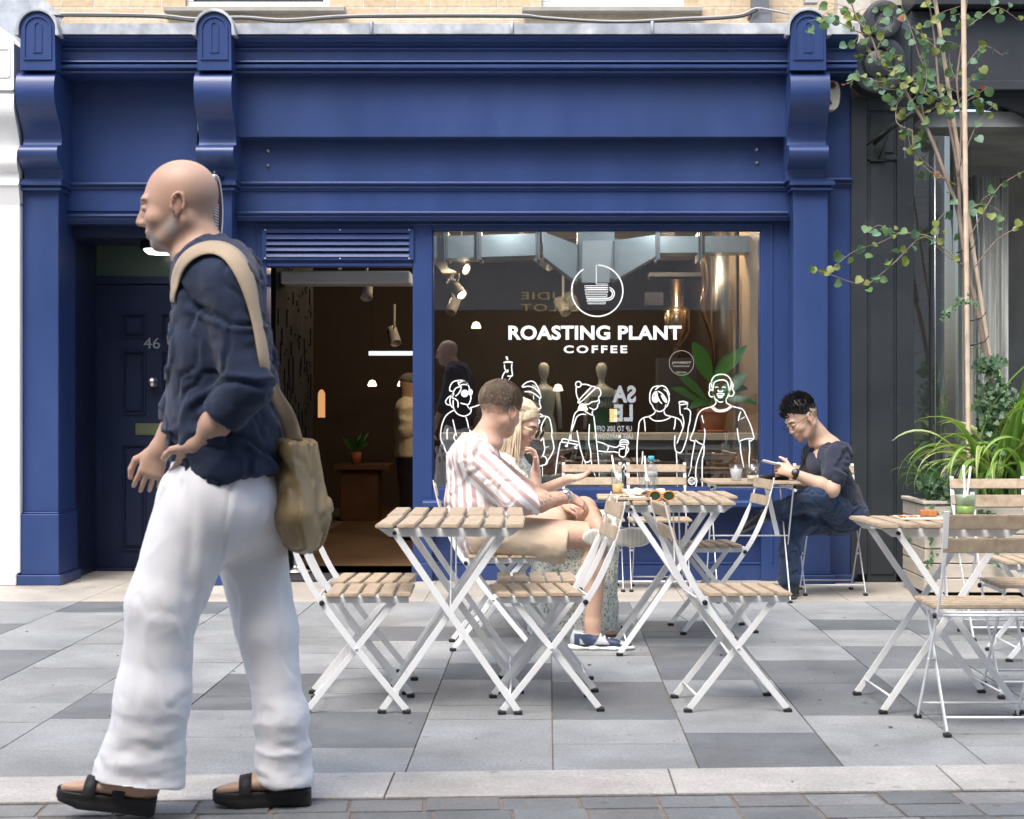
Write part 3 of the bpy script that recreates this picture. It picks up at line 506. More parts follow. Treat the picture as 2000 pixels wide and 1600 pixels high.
# inner room
m = MB(); FL = M('dark_oak_floor', (.16,.095,.05), .45, var=.3, vs=3, st=(1,6,1), bump=.1)
m.box(-2.05, 1.6, 11.6, 20, -.05, .0); part(m, 'inner_floor', FL)
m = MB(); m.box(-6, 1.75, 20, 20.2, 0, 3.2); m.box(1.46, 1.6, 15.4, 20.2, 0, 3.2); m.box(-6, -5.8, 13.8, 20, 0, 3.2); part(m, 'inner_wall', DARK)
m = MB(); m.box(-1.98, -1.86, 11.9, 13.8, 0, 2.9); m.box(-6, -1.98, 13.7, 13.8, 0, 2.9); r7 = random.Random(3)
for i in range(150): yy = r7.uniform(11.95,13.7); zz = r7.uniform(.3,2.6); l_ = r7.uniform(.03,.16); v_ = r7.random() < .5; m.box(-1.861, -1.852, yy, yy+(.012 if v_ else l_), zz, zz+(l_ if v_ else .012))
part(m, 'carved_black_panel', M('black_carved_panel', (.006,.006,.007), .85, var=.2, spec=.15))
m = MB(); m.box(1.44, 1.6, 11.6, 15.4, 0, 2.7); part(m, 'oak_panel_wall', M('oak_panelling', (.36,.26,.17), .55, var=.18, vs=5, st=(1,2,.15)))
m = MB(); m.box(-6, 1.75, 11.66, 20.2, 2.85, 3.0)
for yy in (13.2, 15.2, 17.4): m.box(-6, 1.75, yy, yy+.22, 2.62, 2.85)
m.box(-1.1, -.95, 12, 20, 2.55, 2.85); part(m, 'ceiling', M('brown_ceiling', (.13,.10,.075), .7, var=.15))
m = MB(); m.box(-1.9, GX(812,11.62), 11.42, 11.9, .001, .016); part(m, 'door_mat', M('grey_coir_mat', (.03,.033,.04), .95, var=.3, vs=60, bump=.6, bs=200))
m = MB(); m.box(GX(545,12), GX(800,12), 12.05, 12.35, HZ(553,12), HZ(528,12)); m.box(GX(660,12.1),GX(668,12.1),12.06,12.1,HZ(528,12.1),2.3); part(m, 'air_curtain', M('pale_grey_casing', (.42,.42,.41), .4), bevel=.01)
EXM = M('green_exit_sign', (.02,.30,.10), .4, emit=.5)
m = MB(); m.box(GX(666,12.4), GX(748,12.4), 12.4, 12.42, HZ(553,12.4), HZ(541,12.4)); part(m, 'exit_sign', EXM)
# ================================================================ NEIGHBOURS
wb = thing('white_building', 'white stucco pilaster and curved bracket of the building left of the blue shop', 'building', (-3.8, 11.3, 0))
Zw = 11.22
m = MB(); m.box(-12, -3.402, Zw, 12.3, HZ(1120,Zw), HZ(395,Zw)); m.box(-12, -3.419, 11.19, 12.3, 0, HZ(1120,11.19))
part(m, 'pilaster', WHITEP, wb, bevel=.006)
prw = [(178,11.02),(186,11.0),(205,10.99),(228,11.02),(255,11.12),(280,11.19),(287,11.19),(289,11.13),(300,11.09),(318,11.09),(332,11.13),(336,11.16),(350,11.17),(360,11.13),(366,11.15),(398,11.2)]
sp = spline([(11.22-(11.2-b)*.62, HZ(a,11.15), 0) for a, b in prw], 4)
m = MB(); m.prof_x([(v.x, v.y) for v in sp]+[(11.6,sp[-1].y),(11.6,sp[0].y)], -6, -3.402); part(m, 'scroll_bracket', WHITEP, wb, bevel=.004)
m = MB(); Zb = 11.09; m.prof_y([(-6,HZ(174,Zb)),(-3.402,HZ(174,Zb)),(-3.402,HZ(85,Zb)),(GX(0,Zb),HZ(52,Zb)),(GX(-60,Zb),HZ(30,Zb)),(-6,HZ(30,Zb))], Zb, 11.6)
m.box(-6, -3.40, Zb-.012, 11.6, HZ(178,Zb), HZ(173,Zb)); part(m, 'bracket_cap', WHITEP, wb, bevel=.006)
m = MB(); a = [(GX(u,Zb),HZ(v,Zb)) for u, v in ((-90,95),(18,95),(18,150),(-90,150))]
for (x0,z0),(x1,z1) in zip(a, a[1:]+a[:1]): m.sweep([(x0,Zb,z0),(x1,Zb,z1)], (.012,.012))
part(m, 'cap_panel', WHITEP, wb)
m = MB(); m.sweep([(GX(-60,Zb),Zb+.3,HZ(27,Zb)),(GX(0,Zb),Zb+.3,HZ(49,Zb)),(GX(33,Zb),Zb+.3,HZ(81,Zb))], (.62,.012)); part(m, 'lead_flashing', LEAD, wb)
m = MB(); m.box(-12, GX(60,11.7), 11.7, 12.3, 3.35, 9); part(m, 'weathered_wall', M('weathered_stone', (.20,.17,.13), .9, var=.4, vs=10, bump=.5, bs=20), wb)

gs = thing('grey_shop_building', 'charcoal painted shopfront with arched curved glass window right of the blue shop', 'shop', (3.4, 11.5, 0))
Zg = 11.40
m = MB(); m.pbox(1662,1694,190,1122,Zg,11.8); m.pbox(1694,1752,190,216,Zg,11.8); m.pbox(1752,1784,190,1122,Zg,11.8)
m.box(GX(1694,Zg),GX(1752,Zg),Zg+.014,11.8,0,HZ(216,Zg)); m.pbox(1694,1752,304,312,Zg,11.8)
m.pbox(1700,1746,222,298,Zg+.004,11.8); m.pbox(1700,1746,318,1122,Zg+.004,11.8)
m.box(GX(1784,Zg)-.001,GX(1788,Zg),Zg+.05,11.9,0,HZ(225,Zg))
part(m, 'panelled_pilaster', GREYP, gs, bevel=.003)
m = MB(); m.box(GX(1779,Zg), 6.5, Zg, 11.8, HZ(160,Zg), HZ(22,Zg)); m.box(GX(1779,Zg), 6.5, Zg-.05, 11.8, HZ(178,Zg), HZ(160,Zg)); m.box(GX(1779,Zg), 6.5, Zg+.02, 11.8, HZ(188,Zg), HZ(178,Zg)); m.box(GX(1779,Zg), 6.5, Zg-.12, 11.8, HZ(17,Zg), HZ(-40,Zg))
part(m, 'fascia', GREYP, gs, bevel=.004)
m = MB(); rot = Matrix.Rotation(R(90),3,'X'); c = (GX(1713,11.3), 11.40, HZ(128,11.3)); m.lathe([(.19,0),(.19,.14),(.18,.15),(.11,.15),(.105,.13),(.095,.13),(.09,.15),(.0,.155)], c, 40, rot)
c2 = (GX(1722,11.3), 11.40, HZ(42,11.3)); m.lathe([(.125,0),(.125,.16),(.115,.175),(.06,.175),(.055,.155),(.045,.155),(.0,.16)], c2, 36, rot)
m.prof_y([(GX(1686,11.3),HZ(100,11.3)),(GX(1700,11.3),HZ(60,11.3)),(GX(1745,11.3),HZ(40,11.3)),(GX(1779,11.3),HZ(60,11.3)),(GX(1779,11.3),HZ(150,11.3)),(GX(1720,11.3),HZ(150,11.3))], 11.34, 11.5)
part(m, 'scroll_console', GREYP, gs, bevel=.003)
m = MB(); m.pbox(1636,1700,-10,150,11.5,11.8); m.pbox(1655,1790,150,192,11.5,11.8); part(m, 'bare_plaster_strip', M('old_plaster', (.55,.51,.45), .85, var=.2, vs=12, bump=.3), gs)
m = MB(); m.box(GX(1640,11.7), 6.5, 11.7, 12.2, HZ(10,11.7), 9); part(m, 'upper_wall', M('upper_stone', (.42,.38,.32), .85, var=.15), gs)
# arched window head and curved glass
m = MB(); Za = Zg+.02; cxw = GX(1905,Za); n = 24; o_ = []; i_ = []
for i in range(n+1):
    t = math.pi*i/n; i_.append((cxw-.42*math.cos(t)*1.0, HZ(262,Za)+.20*math.sin(t))); o_.append((cxw-.42*math.cos(t), HZ(187,Za)))
V = [(x,Za,z) for x, z in i_]+[(x,Za,z) for x, z in o_]+[(x,Za+.22,z) for x, z in i_]; k = n+1
m.add(V, [(i,i+1,k+i+1,k+i) for i in range(n)]+[(i+1,i,2*k+i,2*k+i+1) for i in range(n)]); m.box(cxw+.42, 6.5, Za, Za+.2, HZ(400,Za), HZ(187,Za))
part(m, 'arched_head', M('black_gloss_frame', (.012,.013,.014), .25), gs)
m = MB(); V = []; N = 22; x0 = GX(1788,Zg); x1 = GX(1948,Zg)
for i in range(N+1):                           # bowed shop glass, convex quarter turn into the lobby
    t = i/N; x = x0+(x1-x0)*t; y = Zg+.16+.55*max(0,(t-.35)/.65)**2.2; V += [(x,y,.25),(x,y,2.95)]
m.smooth = True; m.add(V, [(2*i,2*i+2,2*i+3,2*i+1) for i in range(N)]); m.smooth = False
part(m, 'curved_glass', glass_mat('curved_shop_glass', (.80,.84,.82), .34), gs)
m = MB(); m.box(x0, GX(2300,Zg), Zg+.1, Zg+.3, 0, .26); m.box(GX(1826,Zg),GX(1831,Zg),Zg+.13,Zg+.17,.26,2.9); part(m, 'window_base', GREYP, gs, bevel=.003)
m = MB(); m.tube([(GX(1834,Zg),Zg+.12,.26),(GX(1834,Zg),Zg+.12,2.9)], .005); m.tube([(GX(1956,Zg),Zg+.62,.3),(GX(1956,Zg),Zg+.62,2.3),(GX(1948,Zg),Zg+.62,2.75)], .012); part(m, 'mullion_and_highlight_strip', STEEL, gs)  # thin tube is the mullion; the thicker one is added as the glass's highlight
m = MB(); m.box(x0-.1, 6.5, 13.4, 13.5, 0, 3.2); m.box(x0-.1,6.5,11.5,13.4,3.0,3.1); m.box(x0-.1,6.5,11.5,13.4,-.02,.01)
for i in range(26): m.box(x0+.03+.016*(i%1), x0+.45, 12.3, 12.31, 1.9+i*.032, 1.912+i*.032)
part(m, 'inner_wall', M('dim_shop_interior', (.26,.27,.265), .6, var=.35, vs=2), gs)
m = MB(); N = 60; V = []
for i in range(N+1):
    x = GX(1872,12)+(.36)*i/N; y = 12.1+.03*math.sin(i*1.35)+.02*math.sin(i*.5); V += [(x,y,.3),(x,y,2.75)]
m.smooth = True; m.add(V, [(2*i,2*i+2,2*i+3,2*i+1) for i in range(N)]); part(m, 'reflection_curtain', M('pale_reflection_streaks', (.55,.57,.56), .6, var=.5, vs=6, st=(3,3,.2)), gs)  # curtain-like folds, pale and streaked to stand in for reflections on the glass
# small wall fixtures
m = MB(); fb = P(1716,272,11.36); BLK = M('black_iron', (.015,.02,.018), .45, var=.1)
m.box(fb.x-.05, fb.x+.05, Zg-.012, Zg, fb.z-.14, fb.z+.10)
m.tube([fb+Vector((-.03,.0,-.03)), fb+Vector((.06,-.12,.06)), fb+Vector((.19,-.30,.135))], [.014,.017,.02]); m.lathe([(.0,-.03),(.03,-.02),(.035,0),(.03,.02),(.0,.03)], fb+Vector((.2,-.31,.14)), 12); m.tube([fb+Vector((-.08,.0,-.04)), fb+Vector((.06,-.12,.06))], .006); m.tube([fb+Vector((-.0,.0,-.13)), fb+Vector((.06,-.12,.06))], .006)
tag(rebase(m.build('flagpole_bracket', BLK), (fb.x, Zg, fb.z)), 'black iron flagpole holder sticking out of the charcoal pilaster', 'bracket')
m = MB(); kx = P(1767,235,11.15); m.tube([kx, kx+Vector((0,0,-.17))], .0015, 5); m.lathe([(.010,-.004),(.013,0),(.010,.004)], kx+Vector((0,0,-.185)), 12, Matrix.Rotation(R(80),3,'X')); m.box(kx.x-.003, kx.x+.003, kx.y-.002, kx.y+.002, kx.z-.245, kx.z-.195); m.box(kx.x, kx.x+.009, kx.y-.002, kx.y+.002, kx.z-.243, kx.z-.228)
tag(rebase(m.build('hanging_key', STEEL), kx), 'small silver key hanging on a cord below the black iron holder', 'key')
al = thing('alarm_box', 'cream alarm box with orange hexagon badge fixed between blue pilaster and charcoal shop', 'alarm', tuple(P(1627,185,11.4)))
CRM = M('cream_plastic', (.62,.60,.47), .4)
pr = spline([P(1612,158,11.32),P(1628,158,11.32),P(1637,163,11.32),P(1641,180,11.32),P(1638,205,11.32),P(1629,214,11.32),P(1612,214,11.32)], 4)
m = MB(); m.prof_y([(v.x, v.z) for v in pr], 11.32, 11.42); part(m, 'case', CRM, al, bevel=.006, seg=2)
m = MB(); hc = P(1626,167,11.315); m.add([(hc.x+.028*math.cos(R(60*i)), 11.316, hc.z+.028*math.sin(R(60*i))) for i in range(6)], [tuple(range(6))]); m.add([(hc.x+.018*math.cos(R(60*i)), 11.314, hc.z+.018*math.sin(R(60*i))) for i in range(6)], [tuple(range(6))]); m.m[-1] = 1
part(m, 'hexagon_badge', [M('orange_badge', (.45,.16,.02), .4), M('dark_badge', (.05,.03,.02), .4)], al)
m = MB(); q = P(1621,198,11.315); m.add([(q.x-.012,11.316,q.z-.02),(q.x+.016,11.316,q.z-.02),(q.x-.001,11.316,q.z+.03)], [(0,1,2)]); part(m, 'blue_light_mark', M('teal_mark', (.02,.08,.12), .3), al)
# cables along the top of the cornice
def cable(pts, r, name, mat, label, cat):
    m = MB(); m.tube(spline([P(*p) for p in pts], 5), r, 6); b = P(*pts[0]); return tag(rebase(m.build(name, mat), b), label, cat)
cable([(-10,34,11.4),(60,34,11.4),(110,27,11.4),(300,29,11.4),(380,36,11.4),(470,33,11.4),(560,38,11.4),(700,30,11.4),(1000,29,11.4),(1060,34,11.4),(1200,42,11.4),(1330,36,11.4),(1440,30,11.4),(1475,17,11.4),(1505,20,11.4),(1540,27,11.4)], .008, 'grey_cable', M('grey_sheath', (.36,.36,.37), .5), 'pale grey cable clipped along the bottom of the brick wall', 'cable')
cable([(100,31,11.38),(290,33,11.38),(390,42,11.38),(470,36,11.38),(560,43,11.38),(690,34,11.38),(1000,33,11.38),(1080,38,11.38),(1200,44,11.38),(1330,40,11.38),(1440,34,11.38),(1480,20,11.38)], .007, 'black_cable', BLK, 'thin black cable sagging beside the pale grey one above the cornice', 'cable')
m = MB(); m.pbox(1471,1502,-60,24,11.45,11.6); m.pbox(1466,1507,20,28,11.43,11.62); m.pbox(1470,1508,28,46,11.4,11.6); tag(rebase(m.build('rain_pipe', M('slate_grey_lead', (.14,.15,.17), .5, var=.2)), P(1486,46,11.5)), 'square slate grey rainwater pipe ending on the lead above the cornice', 'pipe')
m = MB(); m.pbox(1572,1598,-12,5,11.5,11.58); m.tube([P(1602,-30,11.5),P(1604,5,11.5),P(1600,20,11.5)], .006); tag(rebase(m.build('junction_box', M('grey_box', (.45,.45,.44), .5)), P(1585,5,11.5)), 'small grey junction box with black wire on the wall above the right bracket', 'box')
# blade sign on the middle pilaster, seen almost edge on
bs_ = P(419,410,10.98); sg = thing('hanging_sign', 'round burgundy sign with white rim hanging from the middle pilaster, seen almost edge on', 'sign', tuple(bs_))
rx = Matrix.Rotation(R(90),3,'Y'); BUR = M('burgundy_sign_face', (.12,.045,.05), .4)
m = MB(); m.lathe([(.212,-.012),(.212,.012)], bs_, 40, rx); part(m, 'sign_face', BUR, sg)
m = MB(); m.lathe([(.200,-.016),(.222,-.016),(.222,.016),(.200,.016),(.200,.0125),(.2,-.0125)], bs_, 40, rx); part(m, 'white_rim', M('white_rim_paint',(.8,.82,.82),.4), sg)
for sgn in (-1,1):
    m = MB(); X = bs_.x+sgn*.0145
    for i in range(9):
        wd = .085-.002*i; zz = bs_.z+.035-.018*i; m.box(X-.001, X+.001, bs_.y-wd+.01*(i%2), bs_.y+wd-.02, zz-.005, zz+.005)
    m.box(X-.001,X+.001,bs_.y-.012,bs_.y-.002,bs_.z+.04,bs_.z+.205); m.box(X-.001,X+.001,bs_.y-.12,bs_.y+.12,bs_.z-.165,bs_.z-.14); part(m, 'cup_logo', MT['white_rim_paint'], sg)
m = MB(); m.tube([bs_+Vector((0,.0,.235)), bs_+Vector((0,.30,.235))], .012); m.tube([bs_+Vector((0,.0,.21)), bs_+Vector((0,.0,.24))], .010); part(m, 'bracket_arm', BLUED, sg)
# dome lamp in the door recess
lp = P(318,488,11.9); dl = thing('dome_lamp', 'black dome lamp with glowing white diffuser hanging in the recess of the navy door', 'lamp', tuple(lp))
m = MB(); m.lathe([(.155,0),(.150,.05),(.125,.10),(.08,.135),(.03,.15),(.012,.2)], lp, 32); part(m, 'dome', M('black_enamel', (.012,.014,.02), .2), dl)
m = MB(); m.lathe([(.10,-.03),(.12,-.015),(.13,.002),(.0,.004)], lp, 28); part(m, 'diffuser', emit_mat('lit_diffuser', (1,.96,.9), 2.2), dl)

# ================================================================ INSIDE THE SHOP
bn = thing('window_counter', 'oak topped counter on grey steel legs just inside the shop window', 'counter', (0, 12.0, 0))
m = MB(); m.box(GX(858,11.9), 1.43, 11.86, 12.26, HZ(860,11.9), HZ(846,11.9)); part(m, 'wooden_top', M('light_oak', (.45,.35,.24), .5, var=.12, st=(.3,3,3), vs=9), bn, bevel=.003)
GST = M('grey_steel_frame', (.20,.21,.21), .45)
m = MB(); m.box(GX(862,11.9), 1.40, 11.9, 11.94, HZ(878,11.9), HZ(861,11.9)); part(m, 'rail', GST, bn)
for lx in (868,1170,1478):
    m = MB(); m.box(GX(lx,11.9), GX(lx,11.9)+.055, 11.945, 11.995, 0, HZ(861,11.9)); part(m, 'leg', GST, bn)
pc = P(1392,846,12.05); pc.z = HZ(846,11.9)
pp = thing('potted_plant', 'terracotta pot with big paddle leaved plant on the window counter', 'plant', tuple(pc))
TER = M('terracotta', (.36,.12,.06), .75, var=.15, vs=12, bump=.1)
m = MB(); m.lathe([(.10,0),(.105,.012),(.105,.02),(.08,.02)], pc, 32); part(m, 'saucer', TER, pp)
m = MB(); m.lathe([(.072,.014),(.078,.02),(.098,.13),(.100,.135),(.108,.137),(.110,.165),(.10,.167),(.095,.15),(.0,.148)], pc, 36); part(m, 'pot', TER, pp)
GRL = M('deep_green_leaf', (.035,.13,.025), .35, var=.25, vs=8, spec=.6)
def leaf_blade(m, base, tip, width, bend, nrm=(0,-1,0), fold=.15, n=10, prof=None, wave=0.):
    base = Vector(base); tip = Vector(tip); nrm = Vector(nrm).normalized(); V = []
    mid = (base+tip)/2+Vector(bend)
    cs = [base.lerp(mid, t).lerp(mid.lerp(tip, t), t) for t in [i/n for i in range(n+1)]]
    for i, c in enumerate(cs):
        t = i/n; tg = (cs[min(i+1,n)]-cs[max(i-1,0)]).normalized(); sd = tg.cross(nrm)
        if sd.length < .1: sd = tg.orthogonal()
        sd.normalize(); up = sd.cross(tg).normalized()
        wv = (prof(t) if prof else math.sin(math.pi*min(1,t*.97+.03))**.75)*width/2; wo = up*wave*math.sin(t*17)*wv
        V += [c-sd*wv+up*fold*wv+wo, c, c+sd*wv+up*fold*wv-wo]
    o = m.smooth; m.smooth = True; m.add(V, [(3*i+j,3*i+j+1,3*i+3+j+1,3*i+3+j) for i in range(n) for j in (0,1)]); m.smooth = o
lv = [((1375,712),(1350,668),.11,-.02,0),((1412,730),(1458,675),.085,.1,1),((1350,760),(1305,748),.07,.05,2),((1352,790),(1318,745),.06,-.1,1),((1440,765),(1475,745),.10,.15,1),((1430,780),(1478,790),.06,.0,2),((1360,775),(1332,728),.06,.1,1),((1400,770),(1436,800),.07,-.1,1),((1395,700),(1368,672),.09,.1,0)]
lv = [((1388,745),(1352,668),.12,-.1,(-.0,0,.03)),((1394,745),(1460,674),.085,-.05,(.0,0,.02)),((1380,780),(1318,725),.075,-.12,(-.02,0,.03)),((1378,790),(1310,758),.07,-.14,(0,0,.03)),((1404,775),(1458,732),.11,.02,(.03,0,.04)),((1410,785),(1486,792),.06,-.05,(0,0,.06)),((1400,788),(1440,772),.07,-.15,(0,0,.05)),((1384,790),(1345,800),.06,-.12,(0,0,.05)),((1392,760),(1420,690),.07,.1,(0,0,.01)),((1398,770),(1462,760),.08,.12,(0,0,.05))]
for i, (a, b, wd, dy, bd) in enumerate(lv):
    m = MB(); A = P(*a, 12.05); B = P(*b, 12.05+dy); leaf_blade(m, A, B, wd, bd, (random.uniform(-.5,.5),-1,.5), wave=.12 if i in (4,5) else .03); part(m, 'leaf', M('fresh_green_leaf', (.07,.24,.03), .35, var=.15, spec=.6) if i in (0,1) else GRL, pp)
m = MB()
for a, b, wd, dy, bd in lv: m.tube(spline([pc+Vector((0,0,.14)), (pc+Vector((0,0,.15))+P(*a,12.05))/2+Vector((0,0,.01)), P(*a,12.05)], 4), .004, 6)
part(m, 'stem', MT['fresh_green_leaf'], pp)
GALV = M('galvanised_duct', (.40,.45,.45), .38, metal=.2, var=.12, vs=5, col2=(.40,.44,.44), c2=(.5,.7))
du = thing('air_duct', 'galvanised air duct with funnel shaped branch hanging along the top of the window', 'duct', (.2, 12.5, 2.3))
Zd = 12.45
def slab(pts, y0, y1, m): m.prof_y([(GX(a,y0),HZ(b,y0)) for a, b in pts], y0, y1)
m = MB(); slab([(830,462),(1058,456),(1058,498),(830,506)], Zd, Zd+.3, m); slab([(1285,462),(1500,460),(1500,492),(1285,494)], Zd, Zd+.3, m); slab([(1058,452),(1062,502),(1128,552),(1128,478)], Zd-.03, Zd+.32, m); slab([(1285,458),(1285,498),(1200,548),(1200,470)], Zd-.03, Zd+.32, m); slab([(1128,444),(1200,444),(1200,545),(1128,545)], Zd-.02, Zd+.3, m)
part(m, 'duct_body', GALV, du, bevel=.006)
m = MB(); slab([(1138,470),(1195,470),(1190,552),(1136,552)], Zd-.06, Zd-.03, m); part(m, 'access_panel', M('white_galv', (.55,.59,.58), .4), du, bevel=.004)
for fx in (873,938,1052,1286,1368):
    m = MB(); m.box(GX(fx,Zd)-.010, GX(fx,Zd)+.010, Zd-.035, Zd+.335, HZ(508,Zd), HZ(452,Zd)); m.box(GX(fx,Zd)-.022, GX(fx,Zd)-.012, Zd-.05, Zd-.03, HZ(512,Zd), HZ(440,Zd)); part(m, 'flange', GST, du, bevel=.002)
SPB = M('spotlight_body', (.38,.37,.35), .4); LIT = emit_mat('lit_bulb', (1,.78,.5), 14)
def spot_at(px, py, Z, ang, lit, label, k=1.0):
    c = P(px, py, Z); t = thing('spotlight', label, 'spotlight', tuple(c), 0, 'track spotlights inside the shop'); a = R(ang)
    dr = Vector((math.cos(a)*.8, -.55, math.sin(a)*.8)).normalized(); q = dr.to_track_quat('Z','Y').to_matrix()
    m = MB(); m.lathe([(.02,-.11),(.042,-.10),(.046,.0),(.046,.06),(.04,.062),(.036,.045),(0,.045)], c, 18, q*1 if k == 1 else q @ Matrix.Diagonal((k,k,k))); part(m, 'can', SPB, t)
    m = MB(); m.tube([c-dr*.05, c+Vector((0,0,.10)), c+Vector((0,.02,.28))], .011); part(m, 'arm', SPB, t)
    if lit: m = MB(); m.lathe([(.034,.046),(.030,.058),(0,.060)], c, 16, q); part(m, 'bulb', LIT, t)
    return t
spot_at(900,522,13.2,-25,1,'lit spotlight shining right below the duct at the top left of the window')
spot_at(895,568,13.4,-50,1,'lit spotlight aimed down, second from the top at the left of the window')
spot_at(884,600,14.2,-110,0,'unlit spotlight pointing down below the two lit ones at the left')
spot_at(1065,512,13.0,-40,0,'unlit white spotlight beside the left side of the duct funnel')
spot_at(1100,602,14.4,-60,0,'unlit spotlight in the shadows left of the cup logo')
spot_at(1118,592,14.9,-60,0,'unlit spotlight right of its neighbour, just under the cup logo')
spot_at(716,570,13.2,-90,0,'pale spotlight hanging in the doorway under the ceiling beam')
spot_at(770,660,14.5,-70,0,'twin headed pale spotlight deep in the doorway at the right')
rc = thing('coffee_roaster', 'brass and glass coffee roasting column behind the right side of the window', 'roaster', tuple(P(1320,846,13.3)))
BRS = M('polished_bronze', (.42,.30,.20), .22, metal=1, var=.1)
rp = P(1322,600,13.3); m = MB(); z0 = HZ(700,13.3); z1 = HZ(545,13.3); m.lathe([(.03,0),(.03,.1),(.09,.18),(.10,.2),(.10,.36),(.08,.38),(.05,.4),(.05,.60)], (rp.x, 13.3, HZ(700,13.3)), 28); part(m, 'drum', BRS, rc)
m = MB(); m.tube(spline([P(1372,500,13.0),P(1378,560,13.0),P(1372,600,13.0),P(1390,660,13.1),P(1395,720,13.2)], 5), .022, 12); part(m, 'copper_pipe', BRS, rc)
m = MB(); m.lathe([(.11,0),(.11,1.2)], (GX(1420,13.2), 13.2, HZ(735,13.2)), 24); part(m, 'steel_flue', STEEL, rc)
m = MB(); m.box(GX(1268,13.4), GX(1375,13.4), 13.3, 13.6, HZ(542,13.4), HZ(534,13.4)); m.box(GX(1260,13.4), GX(1294,13.4), 13.3, 13.5, HZ(598,13.4), HZ(573,13.4)); m.box(rp.x-.15, rp.x+.15, 13.2, 13.5, .0, HZ(700,13.3)); part(m, 'cabinet', M('dark_steel_box', (.05,.05,.055), .4), rc)
for i, (px, py, wd) in enumerate(((1198,813,14),(628,790,10))):
    Zz = 13.6 if i == 0 else 14.6; c = P(px, py, Zz); m = MB()
    if i == 0:
        for k in range(9): m.lathe([(.0,0),(.028,0),(.031,.005),(.028,.010),(0,.010)], c+Vector((0,0,-.045+.0115*k)), 16)
        m.mi = 1; m.tube([c+Vector((0,0,.06)), c+Vector((0,0,1.2))], .0015)
        tag(rebase(m.build('pendant_lamp', [emit_mat('honey_glow', (1,.66,.28), .8), BLK]), c), 'small ribbed honey coloured lamp glowing behind the drawn figures', 'lamp')
    else:
        m.lathe([(.0,-.11),(.03,-.11),(.03,.09),(.015,.12),(0,.125)], c, 14); tag(rebase(m.build('wall_lamp', emit_mat('amber_glow', (1,.5,.2), .3)), c), 'amber glowing wall lamp deep in the doorway at the end of the dark panelling', 'lamp')
m = MB(); m.box(-1.75,-1.25,17.0,17.08,HZ(694,17),HZ(686,17)); tag(rebase(m.build('strip_light', emit_mat('cool_strip', (.85,.93,1), .5)), P(760,690,17)), 'cool white strip light glowing under the ceiling deep inside the doorway', 'light')
for i, (px, py, Zz) in enumerate(((727,753,19),(785,753,19),(1090,762,17),(1138,800,17),(930,640,17))):
    c = P(px, py, Zz); m = MB(); m.lathe([(.0,-.01),(.045,-.008),(.05,0),(.03,.05),(0,.06)], c, 14)
    m.mi = 1; m.tube([c+Vector((0,0,.05)), c+Vector((0,0,.9))], .0015)
    tag(rebase(m.build('small_pendant', [emit_mat('warm_dot%d' % i, (1,.75,.45), 2), BLK]), c), ['small pendant light in the doorway, nearest the dark left wall','small pendant light in the doorway above the standing barista','tiny warm pendant light deep inside between the drawn beanie and cap','lowest tiny pendant light deep inside behind the drawn beanie','tiny warm pendant light high at the left of the window'][i], 'light', 'tiny pendant lights deep inside')
tb = thing('cafe_table', 'dark wood block table far inside the doorway with a small pot on it', 'table', tuple(P(700,1005,18)))
DW = M('walnut', (.10,.045,.02), .5, var=.2)
m = MB(); m.box(GX(650,17.6), GX(760,17.6), 17.6, 18.3, HZ(918,17.6), HZ(908,17.6)); part(m, 'table_top', DW, tb, bevel=.005)
m = MB(); m.box(GX(664,17.7), GX(738,17.7), 17.7, 18.2, 0, HZ(919,17.6)); part(m, 'pedestal', DW, tb, bevel=.005)
c = P(695,907,17.9); c.z = HZ(908,17.6); sp_ = thing('small_potted_plant', 'small terracotta pot of spiky leaves on the dark table inside', 'plant', tuple(c))
m = MB(); m.lathe([(.045,0),(.06,.12),(0,.12)], c, 16); part(m, 'pot', TER, sp_)
m = MB()
for i in range(14): a = i*2.4; leaf_blade(m, c+Vector((0,0,.11)), c+Vector((.14*math.cos(a),.14*math.sin(a),.22+.05*(i%3))), .03, (0,0,.03), n=4)
part(m, 'leaves', GRL, sp_)
m = MB(); c = P(576,1113,11.95); c.z = .016; m.lathe([(.0,0),(.12,0),(.12,.012),(.03,.03),(.022,.05),(.022,.95),(.03,.96),(.03,.99),(0,1.0)], c, 20); tag(rebase(m.build('barrier_post', STEEL), c), 'chrome barrier post standing just inside the doorway at the left', 'post')
# the shop's own warm lamps, then a cool pair added near the glass
def lamp(loc, e, r=.15, col=(1,.74,.48)):
    l = bpy.data.lights.new('lamp_or_fill_light', 'POINT'); l.energy = e; l.color = col; l.shadow_soft_size = r; o = bpy.data.objects.new('lamp_or_fill_light', l); COL.objects.link(o); o.location = loc
for lc, e in (((-.2,13.4,2.45),18),((-1.2,15.0,2.45),9),((.9,13.0,2.45),18),((-1.0,18,2.45),6),((.6,16.5,2.45),9)): lamp(lc, e, .05)
lamp((-.3,11.98,2.5), 6, .04, (.92,.96,1)); lamp((.8,11.98,2.5), 6, .04, (.92,.96,1))  # added lights hidden by the top frame, there to brighten the duct

